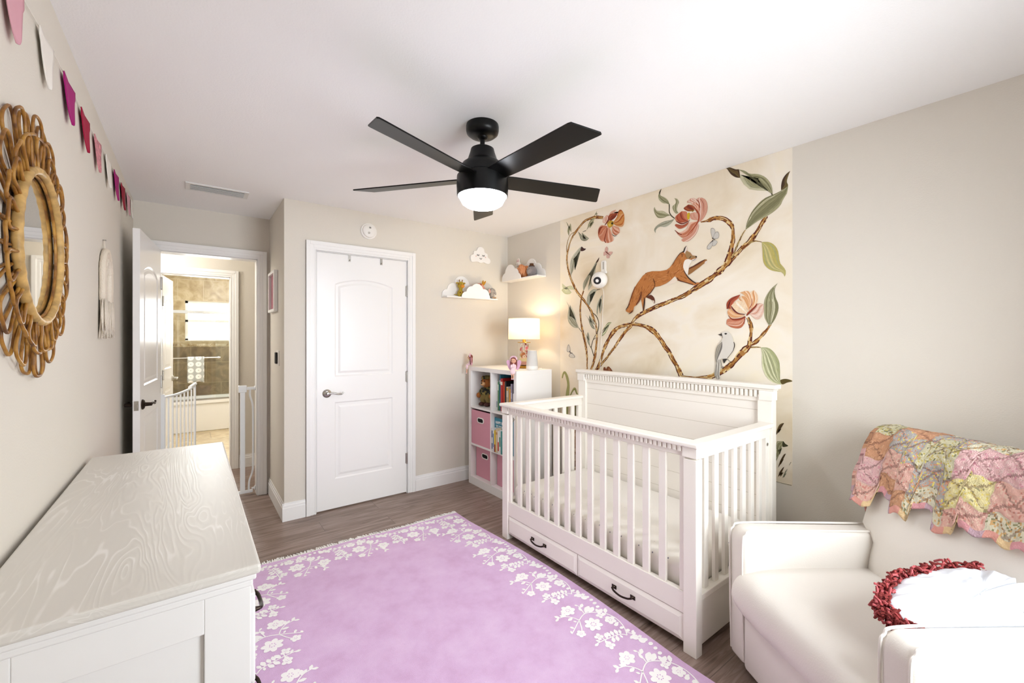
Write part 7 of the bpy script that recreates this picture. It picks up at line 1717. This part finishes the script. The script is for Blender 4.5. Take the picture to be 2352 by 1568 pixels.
def draw_mural():
    g = G(); rg = random.Random(21); lay = [0]
    MY0, MY1, MZ0 = 0.949, 2.805, 0.565
    def X(): return XR-0.0022-lay[0]*0.000012
    g.box(XR-0.0015, XR-0.0002, MY0, MY1, MZ0, CEIL-0.001, mi=0)
    def clampz(p): return (p[0], min(p[1], CEIL-0.002))
    def strip(A, B, cols, M):
        """fill between two matched side lines with lengthwise painted streaks"""
        n = len(A)
        for i in range(n-1):
            for k in range(M):
                q = []
                for s, t in ((i, k/M), (i, (k+1)/M), (i+1, (k+1)/M), (i+1, k/M)):
                    q.append((X(), *clampz((A[s][0]*(1-t)+B[s][0]*t, A[s][1]*(1-t)+B[s][1]*t))))
                g.add(q, [(0, 1, 2, 3)], 1, cols[k] if not callable(cols) else cols(i, k))
    def resample(P, n):
        P = crom(P, 6); L = [0]
        for a, b in zip(P[:-1], P[1:]): L.append(L[-1]+math.dist(a, b))
        out = []; i = 0
        for k in range(n+1):
            s = L[-1]*k/n
            while i < len(P)-2 and L[i+1] < s: i += 1
            t = (s-L[i])/max(1e-9, L[i+1]-L[i]); out.append(tuple(P[i][q]*(1-t)+P[i+1][q]*t for q in range(len(P[0]))))
        return out
    for e in MURAL:
        lay[0] += 1
        if e[0] == 'l':
            _, st, A, B = e; pal = [lin(c) for c in PAL[st]]
            n = 16; A, B = resample(A, n), resample(B, n); M = 9 if len(pal) > 3 else 6
            base = [rg.choice(pal) for _ in range(M)]
            if st in ('olive', 'grey', 'pale', 'yellow'): base[M//2] = pal[2]
            strip(A, B, lambda i, k: tuple(c*(0.94+0.10*((i*7+k*3) % 5)/4) for c in base[k][:3])+(1,), M)
            lay[0] += 1
            if st in ('olive', 'grey', 'pale', 'yellow'):        # veins
                dk = tuple(c*0.74 for c in pal[2][:3])+(1,)
                for t in (0.18, 0.38, 0.62, 0.82):
                    c0 = [(a[0]*(1-t)+b[0]*t, a[1]*(1-t)+b[1]*t) for a, b in zip(A, B)][1:-2]
                    w = 0.0022 if math.dist(A[n//2], B[n//2]) > 0.06 else 0.0012
                    for p, q in zip(c0[:-1], c0[1:]):
                        if rg.random() < 0.12: continue
                        d = (Vector(q)-Vector(p)); nn = Vector((-d.y, d.x)).normalized()*w/2
                        g.add([(X(), *clampz(Vector(p)+nn)), (X(), *clampz(Vector(p)-nn)), (X(), *clampz(Vector(q)-nn)), (X(), *clampz(Vector(q)+nn))], [(0, 1, 2, 3)], 1, dk)
        elif e[0] == 'b':
            _, st, P = e; pal = [lin(c) for c in PAL[st]]
            P = crom(P, 4 if len(P) > 3 else 3); tot = sum(math.dist(a[:2], b[:2]) for a, b in zip(P[:-1], P[1:]))
            if st in ('bark', 'twig'):
                Q = resample(P, max(6, int(tot/0.013))); M = 5
            else: Q = P; M = 2
            A, B = [], []
            for i, p in enumerate(Q):
                a, b = Q[max(0, i-1)], Q[min(len(Q)-1, i+1)]
                d = Vector((b[0]-a[0], b[1]-a[1])); nn = Vector((-d.y, d.x)); nn = nn.normalized() if nn.length > 0 else Vector((0, 1))
                j = 1+(0.16*(rg.random()-0.5) if st == 'bark' else 0)
                A.append(tuple(Vector(p[:2])+nn*p[2]*0.5*j)); B.append(tuple(Vector(p[:2])-nn*p[2]*0.5*j))
            if st == 'bark':
                seg = {}
                def col(i, k):
                    s = i//2
                    if (s, k) not in seg: seg[(s, k)] = rg.choice(pal[1:4]+pal[5:6]) if rg.random() < 0.62 else rg.choice(pal)
                    if k in (0, 4) and rg.random() < 0.55: return pal[0] if rg.random() < 0.7 else pal[6]
                    return seg[(s, k)]
                strip(A, B, col, M)
            else:
                cc = [rg.choice(pal) for _ in range(M)]
                strip(A, B, lambda i, k: rg.choice(pal) if st == 'twig' else cc[k], M)
        else:
            _, c, P, sm = e
            P = crom(P, 5, True) if sm else P
            vs = [(X(), *clampz(p)) for p in P]
            g.add(vs, [tuple(range(len(vs)))], 1, lin(c))
    return g
mu = put('wall_mural', draw_mural(), [M_paper, M_paint], fix=False)
tag(mu, 'watercolour wallpaper mural of a fox, bird and flowering branches behind the crib', 'mural')
# ================================================================= LIGHT AND CAMERA
def area(name, loc, size, energy, rot, col=(1, 1, 1), spread=PI):
    l = bpy.data.lights.new(name, 'AREA'); l.shape = 'RECTANGLE'; l.size, l.size_y = size; l.energy = energy; l.color = col; l.spread = spread
    o = bpy.data.objects.new(name, l); C.objects.link(o); o.location = loc; o.rotation_euler = rot; return o
def point(name, loc, energy, col=(1, 1, 1), r=0.05):
    l = bpy.data.lights.new(name, 'POINT'); l.energy = energy; l.color = col; l.shadow_soft_size = r
    o = bpy.data.objects.new(name, l); C.objects.link(o); o.location = loc; return o
# daylight through the window behind the camera (faces +y, slightly downward)
WC = ((WX0+WX1)/2, YB-0.16, (WZ0+WZ1)/2); WS = (WX1-WX0-0.1, WZ1-WZ0-0.1)
area('window_daylight', WC, WS, 16, (math.radians(83), 0, math.radians(5)), (0.88, 0.95, 1.0), math.radians(115))
area('window_ceiling_fill', (WC[0], WC[1]-0.01, WC[2]), WS, 3, (math.radians(98), 0, 0), (0.92, 0.97, 1.0), math.radians(150))  # added upward fill at the window, brightens the ceiling
area('bathroom_daylight', ((BWX0+BWX1)/2, BY+0.16, (BWZ0+BWZ1)/2), (0.85, 0.55), 30, (math.radians(-90), 0, 0), (0.97, 0.99, 1.0))
point('hall_ceiling_lamp', (-0.75, 4.92, 2.2), 17, (1.0, 0.97, 0.92), 0.12)
point('bathroom_extra_light', (0.45, 6.6, 2.25), 16, (1.0, 0.98, 0.95), 0.12)  # unseen extra light on top of the window daylight
point('table_lamp_bulb', (LAMPX, LAMPY, 1.50), 2.6, (1.0, 0.84, 0.60), 0.03)

wd = bpy.data.worlds.new('sky'); bpy.context.scene.world = wd; wd.use_nodes = True
bg = wd.node_tree.nodes['Background']; bg.inputs[0].default_value = (0.93, 0.97, 1.0, 1); bg.inputs[1].default_value = 3.0

cd = bpy.data.cameras.new('camera'); cam = bpy.data.objects.new('camera', cd); C.objects.link(cam)
cd.sensor_width = 36.0; cd.lens = 978.56/2352*36.0; cd.clip_start = 0.02
cd.shift_y = -8.5/2352
cam.location = (0, 0, 1.385); cam.rotation_euler = (PI/2, 0, -0.64607)
sc = bpy.context.scene; sc.camera = cam
sc.view_settings.view_transform = 'Standard'; sc.view_settings.look = 'None'; sc.view_settings.gamma = 1.0; sc.view_settings.use_curve_mapping = False
sc.view_settings.exposure = 0.86
sc.cycles.max_bounces = 12; sc.cycles.diffuse_bounces = 6; sc.cycles.transparent_max_bounces = 16
sc.cycles.sample_clamp_indirect = 8.0
